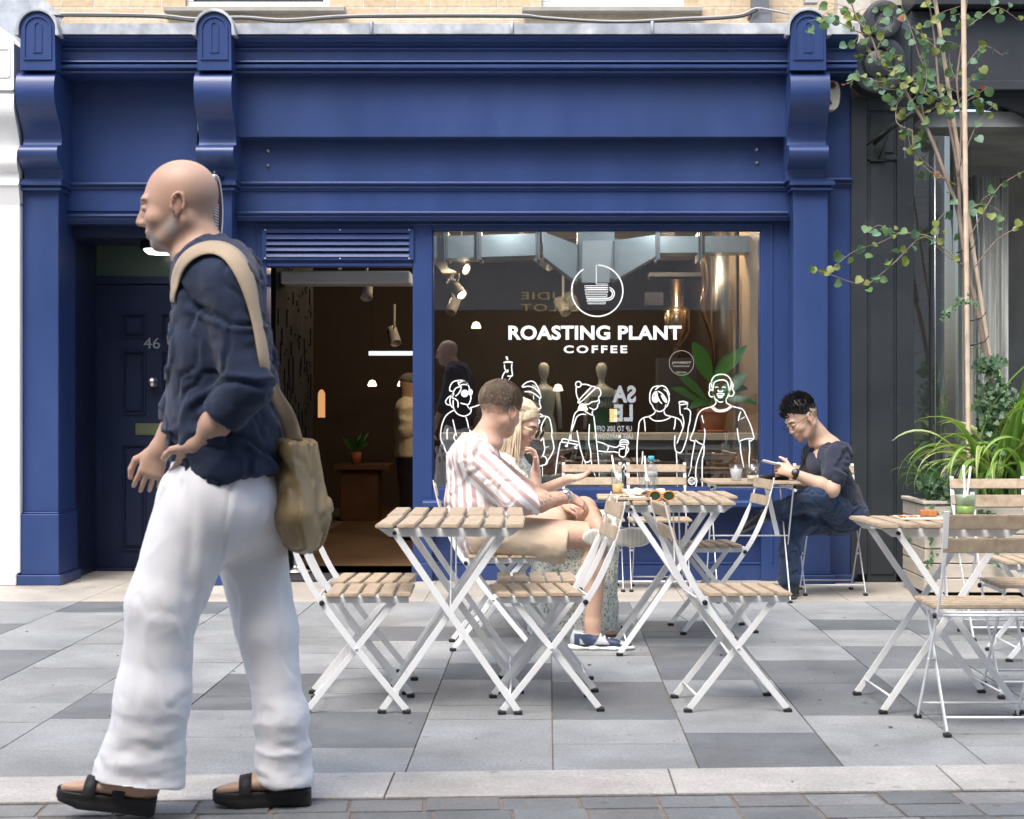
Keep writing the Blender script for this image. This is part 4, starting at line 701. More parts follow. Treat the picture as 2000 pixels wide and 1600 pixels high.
# ================================================================ THE SHOP ACROSS THE STREET, seen only as a reflection
op = thing('opposite_shop', 'dark shopfront across the street with dressed dummies, seen mirrored in the window', 'shop', (0, -1, 0))
OW = M('opposite_wall_brown', (.34,.32,.30), .8, var=.1); OS = M('opposite_pale_stone', (.55,.53,.50), .8, var=.1)
m = MB(); m.box(-9,-2.6,-1.3,-1.0,0,2.5); m.box(2.6,9,-1.3,-1.0,0,2.5); m.box(-9,9,-1.3,-1.0,2.5,4.3); part(m, 'shop_wall', OW, op)
m = MB(); m.box(-14,14,-1.6,-1.05,4.3,9.5); m.box(-14,-9,-1.3,-1.0,0,4.3); m.box(9,14,-1.3,-1,0,4.3); part(m, 'upper_wall', OS, op)
m = MB(); m.box(-2.7,2.7,-4,-3.9,0,3.0); m.box(-2.7,2.7,-4,-1.3,2.9,3.0); m.box(-2.7,2.7,-4,-1.2,0,.05); m.box(-2.7,-2.6,-4,-1.3,0,3.0); m.box(2.6,2.7,-4,-1.3,0,3.0); part(m, 'display_room', DARK, op)
ZV = 2*ZG+.95
gl = M('opposite_gold', (.75,.55,.25), .4, emit=.25); gw = M('opposite_white', (.85,.85,.88), .5, emit=.9)
def otext(s, x0, x1, y0, y1, mt, b=.0):
    X = lambda p: (p-CX)/F*ZV; Zz = lambda p: H-(p-CY)/F*ZV
    o = text_obj(s, 'lettering', mt, op, X(x0), X(x1), Zz(y1), Zz(y0), -.95, 1.1, b, flip=True); o.location = (0,1,0)
otext('AUDIE', 1018, 1130, 571, 585, gl); otext('ERLOT', 1018, 1130, 594, 608, gl)
otext('SA', 1196, 1242, 753, 787, gw, .04); otext('LE', 1199, 1236, 790, 823, gw, .04); otext('UP TO 50% OFF', 1165, 1234, 832, 843, gw, .02); otext('LAST MARKDOWN', 1160, 1236, 847, 857, gw, .02)
for i, (px, col, dn, lbl) in enumerate(((1062,(.62,.56,.38),'cream_dress','pale shop dummy in a cream dress reflected left of centre in the window'),(1175,(.05,.16,.07),'green_dress','pale shop dummy in a green dress reflected right of centre in the window'))):
    zv = ZV+.75; X = (px-CX)/F*zv; zt = H-(708-CY)/F*zv; t = thing('mannequin', lbl, 'dummy', (X,-1.7,.05))
    k = zt/1.80; b = Vector((X,-1.7,0)); fl = Matrix.Diagonal((1,.75,1))
    m = MB(); m.lathe([(r*k, z*k) for r, z in ((.0,1.80),(.05,1.785),(.075,1.74),(.08,1.68),(.06,1.60),(.045,1.57),(.045,1.50),(.09,1.46),(.17,1.42),(.185,1.38),(.16,1.2),(.13,1.05),(.0,1.0))], b, 20, fl); part(m, 'body', M('mannequin_cream', (.62,.56,.42), .45), t)
    m = MB(); m.lathe([(r*k, z*k) for r, z in ((.15,1.40),(.175,1.3),(.15,1.15),(.135,1.05),(.18,.9),(.19,.8),(.22,.4),(.26,.25),(.0,.25))], b, 24, fl); part(m, dn, M(dn, col, .6), t)
    for s in (-1,1):
        m = MB(); m.tube([b+Vector((s*.18*k,0,1.4*k)), b+Vector((s*.22*k,0,1.15*k)), b+Vector((s*.24*k,.04,.85*k))], [.045,.037,.025], 10); part(m, 'arm', MT['mannequin_cream'], t)
lamp((0,-1.5,2.72), 60, .05, (1,.85,.65)); lamp((.9,-1.5,2.72), 36, .05, (1,.85,.65))  # added unseen lights, put in to brighten the dummies
# ================================================================ FOLDING CHAIRS AND TABLES (front of a chair = local +x, feet at z = 0)
def make_chair(label):
    t = thing('folding_chair', label, 'chair', (0,0,0), 0, 'white folding bistro chairs with wooden slats')
    m = MB()
    for i in range(5): x = -.088+.066*i; m.box(x-.0275, x+.0275, -.195, .195, .436, .450)
    m.build('seat', WOOD, t, bevel=.0035, seg=2)
    m = MB()
    for z, x in ((.752,-.2655),(.670,-.2455)):
        q = Matrix.Translation((x,0,z)) @ Matrix.Rotation(R(-13),4,'Y'); m.box(-.006,.006,-.192,.192,-.026,.026,q)
    m.build('backrest', WOOD, t, bevel=.003, seg=2)
    for y in (-.168,.168):
        m = MB(); m.sweep([(-.135,y,.424),(.195,y,.424)], (.004,.024), up=(0,0,1)); m.build('seat_rail', WHITEM, t, bevel=.001)
    for y in (-.183,.183):
        pts = spline([(-.279,y,.790),(-.262,y,.715),(-.235,y,.625),(-.185,y,.51),(-.128,y,.415),(0,y,.243),(.186,y,.014)], 4); n = len(pts)
        def wf(i):
            z = pts[i].z; k = min(1, max(0, (z-.58)/.07)); return (.024-.019*k, .004+.016*k) if k > 0 else (.024, .0045)
        m = MB(); m.sweep(pts, wf, up=(0,1,0)); lg = m.build('leg', WHITEM, t, bevel=.001)
        m = MB(); m.box(.172,.203,y-.013,y+.013,0,.014); m.build('rubber_foot', BLACKR, lg, bevel=.003)
        m = MB(); s = -1 if y < 0 else 1; m.tube([(-.128,y,.415),(-.128,y+s*.014,.415)], .010, 12); m.build('bolt', BLACKR, lg, bevel=.002)
        m = MB(); s = -1 if y < 0 else 1; m.tube([(0,y-s*.02,.243),(0,y+s*.005,.243)], .006, 10); m.build('rivet', WHITEM, lg)
    for y in (-.160,.160):
        m = MB(); m.sweep([(.150,y,.43),(0,y,.243),(-.183,y,.014)], (.024,.0045), up=(0,1,0)); lg = m.build('leg', WHITEM, t, bevel=.001)
        m = MB(); m.box(-.203,-.172,y-.013,y+.013,0,.014); m.build('rubber_foot', BLACKR, lg, bevel=.003)
    for (x, z), hy in (((-.128,.415),.183),((-.152,.062),.160),((.15,.062),.183),((-.150,.428),.168)):
        m = MB(); m.tube([(x,-hy,z),(x,hy,z)], .0045, 8); m.build('cross_bar', WHITEM, t)
    return t
def make_table(label):
    t = thing('folding_table', label, 'table', (0,0,0), 0, 'white folding bistro tables with slatted wooden tops')
    m = MB()
    for i in range(7): x = -.2425+.0808*i; m.box(x-.033, x+.033, -.27, .27, .695, .711)
    m.build('table_top', WOOD, t, bevel=.004, seg=2)
    for y in (-.225,.225):
        m = MB(); m.prof_y([(-.27,.694),(.27,.694),(.225,.662),(-.225,.662)], y-.0025, y+.0025); m.build('top_rail', WHITEM, t, bevel=.0008)
    for y, s in ((-.238,1),(.238,1),(-.212,-1),(.212,-1)):
        m = MB(); m.sweep([(-.205*s,y,.678),(.0,y,.377),(.255*s,y,.012)], (.025,.005), up=(0,1,0)); lg = m.build('leg', WHITEM, t, bevel=.001)
        m = MB(); m.box(.255*s-.016,.255*s+.016,y-.013,y+.013,0,.014); m.build('rubber_foot', BLACKR, lg, bevel=.003)
        m = MB(); q = -1 if y < 0 else 1; m.tube([(-.205*s,y-q*.004,.677),(-.205*s,y+q*.014,.677)], .008, 10); m.build('bolt', WHITEM if s < 0 else BLACKR, lg, bevel=.001)
    m = MB(); m.sweep([(0,-.10,.69),(0,-.17,.378)], (.028,.005), up=(1,0,0)); m.build('strut', WHITEM, t, bevel=.001)
    for (x, z), hy in (((.222,.062),.238),((-.222,.062),.212),((-.205,.677),.238),((.205,.677),.212),((0,.377),.238)):
        m = MB(); m.tube([(x,-hy,z),(x,hy,z)], .0045, 8); m.build('cross_bar', WHITEM, t)
    return t
def gxy(px, py): y = gz(py); return (GX(px, y), y)
Ch = []
chairs = [  # centre x, y, facing angle (deg), label
 (GX(703,6.69), 6.69, 2, 'slatted chair nearest the walking man, facing right toward the long near table'),
 (GX(712,7.13), 7.13, -1, 'slatted chair second in the left row, behind the nearest one and facing right'),
 (GX(1066,6.70), 6.70, 187, 'slatted chair at the right end of the near table, closest to the viewer, facing left'),
 (GX(1068,7.16), 7.16, 182, 'slatted chair facing left, tucked behind its twin at the right of the near table'),
 (GX(1424,6.71), 6.71, 5, 'slatted chair standing alone on the paving in the centre right, facing right'),
 (GX(1392,8.98), 8.98, 186, 'slatted chair facing left, in front of the man with the phone'),
 (GX(960,8.36), 8.36, 4, 'slatted chair holding the man in the striped shirt'),
 (GX(1000,9.10), 9.10, 3, 'slatted chair holding the blonde woman, mostly hidden'),
 (GX(1158,11.0), 11.0, -90, 'slatted chair backed against the window sill, behind the orange drink'),
 (GX(1287,11.0), 11.0, -90, 'slatted chair backed against the window sill, behind the blue capped bottle'),
 (GX(1622,10.78), 10.78, -90, 'slatted chair holding the man who looks at his phone'),
 (GX(1914,6.23), 6.23, 90, 'slatted chair with its back to the viewer, nearest at the right edge'),
 (GX(1955,8.72), 8.72, -90, 'slatted chair facing the viewer in front of the striped long leaves'),
 (GX(2010,7.10), 7.02, -90, 'slatted chair pushed under the far side of the right table'),
 (GX(2030,8.02), 8.02, 180, 'slatted chair cut by the right edge, between two others near the planter'),
]
c0 = make_chair(chairs[0][3])
for i, (x, y, a, lb) in enumerate(chairs):
    if i == 0: c0.location = (x, y, 0); c0.rotation_euler = (0,0,R(a))
    else: copy_thing(c0, (x, y, 0), R(a), lb)
tables = [
 (GX(885,6.73), 6.73, 0, 'empty slatted table in front, nearest the viewer in the left pair'),
 (GX(893,7.31), 7.31, 1, 'empty slatted table pushed up behind the front one of the left pair'),
 (GX(1312,8.24), 8.24, 0, 'slatted table beside the couple, with the tray and orange sunglasses on it'),
 (GX(1322,8.80), 8.80, 1, 'slatted table pushed up behind the one with the tray'),
 (GX(1463,10.45), 10.45, 90, 'slatted table in front of the man with the phone, two cloudy glasses on it'),
 (GX(1826,6.73), 6.73, 3, 'slatted table at the right edge with green drink and cake'),
]
t0 = make_table(tables[0][3])
for i, (x, y, a, lb) in enumerate(tables):
    if i == 0: t0.location = (x, y, 0)
    else: copy_thing(t0, (x, y, 0), R(a), lb)
# ---------------------------------------------------------------- things on the tables
TT = .711
GLS = bpy.data.materials.new('drinking_glass'); MT['dg'] = uglass('clear_glass', (.95,.97,.97), .05)
def tumbler(px, Z, label, liq=None, level=.5, r=.038, h=.118, straws=(), name='iced_drink', py=None):
    c = Vector((GX(px,Z), Z, TT)); t = thing(name, label, 'drink', tuple(c))
    m = MB(); m.lathe([(r*.72,.0),(r*.78,.03),(r,h),(r*.955,h),(r*.74,.034),(r*.70,.006),(0,.006)], c, 28); part(m, 'glass', MT['dg'], t)
    if liq:
        m = MB(); k = level; r0, r1 = r*.70, r*(.74+.21*k)-.001; m.lathe([(r0*.9,.007),(r0,.012),(r1,.006+(h-.01)*k),(0,.006+(h-.01)*k)], c, 24); part(m, 'liquid', liq, t)
    if straws:
        for dx, dy, L in straws:
            m = MB(); m.tube([c+Vector((-dx*.12,-dy*.12,.012)), c+Vector((dx,dy,L))], .0042, 8); part(m, 'straw', M('white_paper_straw', (.82,.82,.80), .6), t)
    return t
ICE = M('cloudy_ice', (.75,.76,.74), .25, var=.2, vs=60, alpha=.45)
tumbler(1207, 8.50, 'glass of orange iced coffee with white straw leaning left on the tray', M('orange_latte', (.66,.42,.17), .35, var=.25, vs=30), .46, r=.036, h=.132, straws=((-.030,0,.20),))
tumbler(1264, 8.42, 'tall clear glass with upright white straw beside the blue capped bottle', ICE, .35, r=.042, straws=((-.012,.01,.20),))
tumbler(1438, 10.30, 'cloudy empty glass, the left of two near the phone man', ICE, .75, r=.042, h=.10)
tumbler(1470, 10.25, 'glass with pale coffee dregs, the right of two near the phone man', M('milky_coffee', (.6,.48,.36), .4), .30, r=.042, h=.105)
g = tumbler(1886, 6.90, 'glass of green iced matcha with two white straws on the right table', M('matcha', (.22,.36,.08), .35, var=.2, vs=40), .38, r=.046, h=.112, straws=((.022,.01,.20),(-.004,.02,.205)))
c = Vector((GX(1886,6.9),6.9,TT)); m = MB(); m.lathe([(.035,.047),(.041,.088),(0,.089)], c, 24); part(m, 'milky_foam', M('matcha_foam', (.50,.60,.38), .5, var=.2, vs=60, alpha=.8), g)
c = Vector((GX(1272,8.78), 8.78, TT)); bt = thing('water_bottle', 'clear ribbed water bottle with light blue cap on the table beside the couple', 'bottle', tuple(c))
m = MB(); m.lathe([(.026,0),(.031,.004),(.031,.03),(.029,.034),(.031,.04),(.031,.07),(.029,.075),(.031,.08),(.031,.115),(.027,.135),(.014,.155),(.0125,.165),(.0,.165)], c, 28); part(m, 'bottle_body', uglass('bottle_plastic', (.88,.93,.95), .09), bt)
m = MB(); m.lathe([(.0155,.165),(.0155,.188),(.014,.190),(0,.190)], c, 24); part(m, 'cap', M('sky_blue_cap', (.10,.45,.70), .35), bt)
m = MB(); m.lathe([(.0315,.082),(.0315,.112)], c, 28); part(m, 'paper_label', M('pale_bottle_label', (.6,.64,.66), .4, alpha=.5), bt)
# tray, napkin, sunglasses, phone-like folder
def flat(name, pts, Z0, th, mat, label, cat, bev=.004):
    m = MB(); n = len(pts); V = [(x,y,Z0) for x, y in pts]+[(x,y,Z0+th) for x, y in pts]; m.add(V, [tuple(range(n-1,-1,-1)), tuple(range(n,2*n))]+[(i,(i+1)%n,n+(i+1)%n,n+i) for i in range(n)])
    cx_ = sum(p[0] for p in pts)/n; cy_ = sum(p[1] for p in pts)/n
    return tag(rebase(m.build(name, mat, None, bevel=bev), (cx_, cy_, Z0)), label, cat)
X = GX(1232,8.2)
tr = thing('serving_tray', 'low wooden serving tray with raised rim on the table beside the couple', 'tray', (X,8.25,TT))
m = MB(); m.box(X-.15,X+.13,8.12,8.42,TT+.001,TT+.007); part(m, 'tray_base', WOODL, tr)
m = MB(); m.box(X-.155,X+.135,8.11,8.118,TT+.001,TT+.016); m.box(X-.155,X+.135,8.422,8.43,TT+.001,TT+.016); m.box(X-.155,X-.149,8.118,8.422,TT+.001,TT+.016); m.box(X+.131,X+.137,8.118,8.422,TT+.001,TT+.016); part(m, 'rim', WOODL, tr, bevel=.002)
def crumpled(name, cx_, cy_, sx, sy, z, amp, mat, label, cat, n=16, seed=1):
    random.seed(seed); V = []; ph = [random.uniform(0,6) for _ in range(6)]
    for i in range(n+1):
        for j in range(n+1):
            u, v = i/n-.5, j/n-.5; h = amp*(.5+.5*math.sin(7*u+ph[0]+3*v)*math.cos(6*v+ph[1]))+amp*.5*abs(math.sin(13*u+9*v+ph[2]))
            V.append((cx_+u*sx+.006*math.sin(9*v+ph[3]), cy_+v*sy+.006*math.sin(8*u+ph[4]), z+h))
    m = MB(); m.smooth = True; m.add(V, [(i*(n+1)+j,(i+1)*(n+1)+j,(i+1)*(n+1)+j+1,i*(n+1)+j+1) for i in range(n) for j in range(n)])
    o = m.build(name, mat); s = o.modifiers.new('thickness', 'SOLIDIFY'); s.thickness = .0008; return tag(rebase(o, (cx_,cy_,z)), label, cat)
crumpled('paper_bag', X+.06, 8.27, .20, .16, TT+.018, .022, M('pale_kraft_paper', (.66,.56,.43), .8, var=.1, bump=.3, bs=30), 'crumpled pale paper bag lying over the tray', 'paper bag', seed=3)
crumpled('napkin', X-.005, 8.20, .13, .10, TT+.008, .010, M('white_napkin', (.8,.79,.77), .8, var=.05), 'crumpled white napkin beside the orange drink on the tray', 'napkin', seed=8)
mc = Vector((GX(1196,8.06),8.06,TT)); flat('smartphone', [(mc.x-.07,8.04),(mc.x+.07,8.03),(mc.x+.072,8.09),(mc.x-.068,8.105)], TT+.001, .008, M('dark_phone_back',(.06,.065,.07),.25), 'dark grey phone lying flat at the near edge of the tray table', 'phone', .002)
sgx = GX(1293,8.07); sgl = thing('sunglasses', 'amber framed sunglasses with dark green lenses lying on the tray table', 'sunglasses', (sgx,8.07,TT)); AMB = M('amber_acetate', (.60,.24,.03), .2, coat=.5)
for i, dx in enumerate((-.032,.032)):
    q = Vector((sgx+dx,8.07,TT+.024)); ring = [q+Vector((.027*math.cos(a),.003*math.sin(a),.0225*math.sin(a))) for a in [2*math.pi*k/24 for k in range(25)]]
    m = MB(); m.tube(ring, .0032, 8, cap=False); part(m, 'rim', AMB, sgl)
    m = MB(); m.add([v+Vector((0,.001,0)) for v in ring[:-1]], [tuple(range(24))]); part(m, 'lens', M('dark_green_lens', (.03,.05,.035), .08, spec=.8), sgl)
    m = MB(); s = -1 if i == 0 else 1; m.tube([q+Vector((s*.027,0,.012)), q+Vector((s*.033,.02,.013)), q+Vector((s*.028,.12,-.002)), q+Vector((s*.026,.14,-.018))], .0028, 6); part(m, 'temple_arm', AMB, sgl)
m = MB(); m.tube([(sgx-.007,8.07,TT+.030),(sgx,8.068,TT+.034),(sgx+.007,8.07,TT+.030)], .003, 8); part(m, 'bridge', AMB, sgl)
# cake on a board, black case by the phone man, ash tray
bx_ = GX(1790,6.78); flat('serving_paper', [(bx_-.075,6.70),(bx_+.09,6.69),(bx_+.095,6.9),(bx_-.07,6.9)], TT+.001, .006, M('cream_paper', (.68,.6,.47), .8), 'cream paper sheet under the piece of cake on the right table', 'paper', .001)
m = MB(); random.seed(4); c = Vector((GX(1812,6.8),6.8,TT+.008)); m.box(c.x-.028,c.x+.034,c.y-.02,c.y+.025,c.z,c.z+.026)
o = m.build('cake_slice', M('carrot_cake', (.42,.17,.06), .8, var=.4, vs=60, bump=.8, bs=120)); mo = o.modifiers.new('b','BEVEL'); mo.width = .006; mo.segments = 3; tag(rebase(o, c), 'small brown chunk of cake left on the cream paper', 'cake')
m = MB(); 
for i in range(60):
    q = Vector((GX(1770,6.8)+random.gauss(.0,.03), 6.78+random.gauss(0,.03), TT+.008)); s = random.uniform(.001,.004); m.box(q.x-s,q.x+s,q.y-s,q.y+s,q.z,q.z+s)
struct(m.build('cake_crumbs', MT['carrot_cake']), 'stuff')
q = Vector((GX(1500,10.42),10.42,TT+.017)); m = MB(); m.tube([q+Vector((-.10,.0,0)), q+Vector((-.09,0,0)), q+Vector((.12,.03,0)), q+Vector((.13,.03,0))], [.008,.016,.017,.01], 12)
tag(rebase(m.build('umbrella', M('black_nylon', (.015,.015,.018), .6)), q-Vector((0,0,.017))), 'folded black umbrella lying on the table under the hands of the phone man', 'umbrella')
# ================================================================ PEOPLE: bodies grown from distance fields
class Field:
    def __init__(s, lo, hi, h):
        s.h = h; s.lo = np.array(lo, float); n = np.ceil((np.array(hi)-s.lo)/h).astype(int)+1; s.n = n
        s.ax = [s.lo[i]+h*np.arange(n[i]) for i in range(3)]; s.D = np.full(n, .06, np.float32)
    def _rng(s, lo, hi, pad):
        a = [max(0, int((lo[i]-pad-s.lo[i])/s.h)) for i in range(3)]; b = [min(s.n[i], int((hi[i]+pad-s.lo[i])/s.h)+2) for i in range(3)]
        if any(b[i] <= a[i] for i in range(3)): return None
        sl = tuple(slice(a[i], b[i]) for i in range(3)); x = s.ax[0][sl[0]][:,None,None]; y = s.ax[1][sl[1]][None,:,None]; z = s.ax[2][sl[2]][None,None,:]
        return sl, x, y, z
    def add(s, prim, k=.02):
        f, lo, hi = prim; r = s._rng(lo, hi, k+.06)
        if r is None: return s
        sl, x, y, z = r; d = f(x, y, z); D = s.D[sl]; hh = np.clip(.5+.5*(D-d)/k, 0, 1); s.D[sl] = D*(1-hh)+d*hh-k*hh*(1-hh); return s
    def sub(s, prim, k=.01):
        f, lo, hi = prim; r = s._rng(lo, hi, k+.03)
        if r is None: return s
        sl, x, y, z = r; d = -f(x, y, z); D = s.D[sl]; hh = np.clip(.5-.5*(D-d)/k, 0, 1); s.D[sl] = D*(1-hh)+d*hh+k*hh*(1-hh); return s
    def cut(s, p, nrm, k=.004):                 # keeps the side the normal points away from
        x = s.ax[0][:,None,None]; y = s.ax[1][None,:,None]; z = s.ax[2][None,None,:]; n = Vector(nrm).normalized(); d = (x-p[0])*n.x+(y-p[1])*n.y+(z-p[2])*n.z
        hh = np.clip(.5-.5*(s.D-d)/k, 0, 1); s.D = (s.D*(1-hh)+d*hh+k*hh*(1-hh)).astype(np.float32); return s
    def mesh(s, smooth=1):
        D = s.D; ins = D < 0; nx, ny, nz = D.shape; cn = (nx-1, ny-1, nz-1)
        acc = np.zeros(cn+(3,), np.float32); cnt = np.zeros(cn, np.float32)
        for ax in range(3):
            sl0 = [slice(None)]*3; sl1 = [slice(None)]*3; sl0[ax] = slice(0,-1); sl1[ax] = slice(1,None)
            d0 = D[tuple(sl0)]; d1 = D[tuple(sl1)]; cr = ins[tuple(sl0)] != ins[tuple(sl1)]; t = np.where(cr, d0/np.where(cr, d0-d1, 1), 0)
            o1, o2 = [a for a in range(3) if a != ax]
            for i in (0,1):
                for j in (0,1):
                    q = [slice(None)]*3; q[o1] = slice(i, i+cn[o1]); q[o2] = slice(j, j+cn[o2]); q = tuple(q); c = cr[q].astype(np.float32)
                    acc[...,ax] += c*t[q]; acc[...,o1] += c*i; acc[...,o2] += c*j; cnt += c
        act = cnt > 0; idx = np.full(cn, -1, np.int64); n = int(act.sum()); idx[act] = np.arange(n)
        g = np.argwhere(act); V = s.lo+(g+acc[act]/cnt[act][:,None])*s.h; Q = []
        for ax in range(3):
            o1, o2 = (ax+1)%3, (ax+2)%3; sl0 = [slice(None)]*3; sl1 = [slice(None)]*3; sl0[ax] = slice(0,-1); sl1[ax] = slice(1,None)
            a = ins[tuple(sl0)]; b = ins[tuple(sl1)]
            for flip, cr in ((False, a & ~b), (True, ~a & b)):
                e = np.argwhere(cr); e = e[(e[:,o1] > 0) & (e[:,o2] > 0) & (e[:,o1] < cn[o1]) & (e[:,o2] < cn[o2])]
                if not len(e): continue
                def at(u, v): w = e.copy(); w[:,o1] -= u; w[:,o2] -= v; return idx[w[:,0], w[:,1], w[:,2]]
                q = np.stack([at(1,1), at(0,1), at(0,0), at(1,0)], 1); Q.append(q[:, ::-1] if flip else q)
        Q = np.concatenate(Q); Q = Q[(Q >= 0).all(1)]
        for _ in range(smooth):
            A = np.zeros_like(V); c = np.zeros(len(V))
            for i in range(4):
                p, q = Q[:,i], Q[:,(i+1)%4]; np.add.at(A, p, V[q]); np.add.at(A, q, V[p]); np.add.at(c, p, 1); np.add.at(c, q, 1)
            V = V*.5+.5*A/np.maximum(c,1)[:,None]
        return V, Q
def nrmls(V, Q):
    n = np.cross(V[Q[:,2]]-V[Q[:,0]], V[Q[:,3]]-V[Q[:,1]]); N = np.zeros_like(V)
    for i in range(4): np.add.at(N, Q[:,i], n)
    return N/np.maximum(np.linalg.norm(N, axis=1), 1e-9)[:,None]
_lat = np.random.RandomState(3).rand(32,32,32)
def vnoise(p):
    p = np.asarray(p); i = np.floor(p).astype(int); f = p-i; f = f*f*(3-2*f); r = 0
    for a in (0,1):
        for b in (0,1):
            for c in (0,1):
                w_ = (f[:,0] if a else 1-f[:,0])*(f[:,1] if b else 1-f[:,1])*(f[:,2] if c else 1-f[:,2]); r = r+w_*_lat[(i[:,0]+a)%32, (i[:,1]+b)%32, (i[:,2]+c)%32]
    return r
def fbm(p, o=3): return sum(vnoise(p*2**k+7*k)*.5**k for k in range(o))/sum(.5**k for k in range(o))
def folds(V, Q, amp, scale, off=0., ridge=True, mask=None):   # cloth creases: ridged, warped noise stretched by scale=(sx,sy,sz)
    p = V*np.array(scale)+off; p = p+.55*np.c_[fbm(V*5+off,2), fbm(V*5+3+off,2), fbm(V*5+9+off,2)]; n = fbm(p, 3)
    h = 1-2*np.abs(n-.5)*2 if ridge else (n-.5)*2
    h = (h-.5)*amp
    if mask is not None: h = h*mask(V)
    return V+nrmls(V, Q)*h[:,None]
def creases(V, Q, amp, scale, off=0., wdt=.05):   # sparse narrow creases with a soft ridge beside each
    p = V*np.array(scale)+off+.45*np.c_[fbm(V*4+off,2), fbm(V*4+3+off,2), fbm(V*4+9+off,2)]; n = fbm(p, 2)
    h = -np.exp(-((n-.5)/wdt)**2)+.7*np.exp(-((n-.5-1.6*wdt)/wdt)**2); return V+nrmls(V, Q)*(h*amp)[:,None]
def v3(a): return np.array(a, float)
def cone(a, b, ra, rb):
    a, b = v3(a), v3(b); ab = b-a; L2 = max(ab @ ab, 1e-9); r = max(ra, rb)
    def f(x, y, z):
        t = np.clip(((x-a[0])*ab[0]+(y-a[1])*ab[1]+(z-a[2])*ab[2])/L2, 0, 1)
        return np.sqrt((x-a[0]-t*ab[0])**2+(y-a[1]-t*ab[1])**2+(z-a[2]-t*ab[2])**2)-(ra+(rb-ra)*t)
    return f, np.minimum(a, b)-r, np.maximum(a, b)+r
def econe(a, b, ra, rb, u):                     # limb with elliptical section: ra, rb = (radius along u, radius across)
    a, b, u = Vector(a), Vector(b), Vector(u); w_ = (b-a); L = w_.length; w_.normalize(); u = (u-w_*u.dot(w_)).normalized(); v = w_.cross(u); r = max(*ra, *rb)
    def f(x, y, z):
        px, py, pz = x-a.x, y-a.y, z-a.z; tw = px*w_.x+py*w_.y+pz*w_.z; t = np.clip(tw/L, 0, 1); ru = ra[0]+(rb[0]-ra[0])*t; rv = ra[1]+(rb[1]-ra[1])*t; ov = tw-t*L
        mr = np.minimum(ru, rv); return (np.sqrt(((px*u.x+py*u.y+pz*u.z)/ru)**2+((px*v.x+py*v.y+pz*v.z)/rv)**2+(ov/mr)**2)-1)*mr
    lo = np.minimum(v3(a), v3(b))-r; return f, lo, np.maximum(v3(a), v3(b))+r
def ell(c, r, M3=None):
    c = Vector(c); M3 = M3 or Matrix.Identity(3); A = [M3.col[i] for i in range(3)]; R_ = max(r)
    def f(x, y, z):
        px, py, pz = x-c.x, y-c.y, z-c.z; q = [(px*A[i].x+py*A[i].y+pz*A[i].z) for i in range(3)]
        k0 = np.sqrt(sum((q[i]/r[i])**2 for i in range(3))); k1 = np.sqrt(sum((q[i]/r[i]**2)**2 for i in range(3))); return k0*(k0-1)/np.maximum(k1, 1e-6)
    return f, v3(c)-R_, v3(c)+R_
def bbox(pr, pad=.03):
    lo = np.min([p[1] for p in pr], 0)-pad; hi = np.max([p[2] for p in pr], 0)+pad; return lo, hi
def grow(prims, h, subs=(), cuts=(), smooth=1, k=.02, pad=.03):
    ps = [p if isinstance(p[0], tuple) else (p, k) for p in prims]; lo, hi = bbox([p[0] for p in ps], pad); f = Field(lo, hi, h)
    for p, kk in ps: f.add(p, kk)
    for p, kk in subs: f.sub(p, kk)
    for c in cuts: f.cut(*c)
    return f.mesh(smooth)
def join(parts):
    o = 0; V = []; Q = []
    for v, q in parts: V.append(v); Q.append(q+o); o += len(v)
    return np.concatenate(V), np.concatenate(Q)
def frame(fwd, up):                             # columns: forward, left, up
    f = Vector(fwd).normalized(); l = Vector(up).cross(f).normalized(); u = f.cross(l); m = Matrix((f, l, u)).transposed(); return m
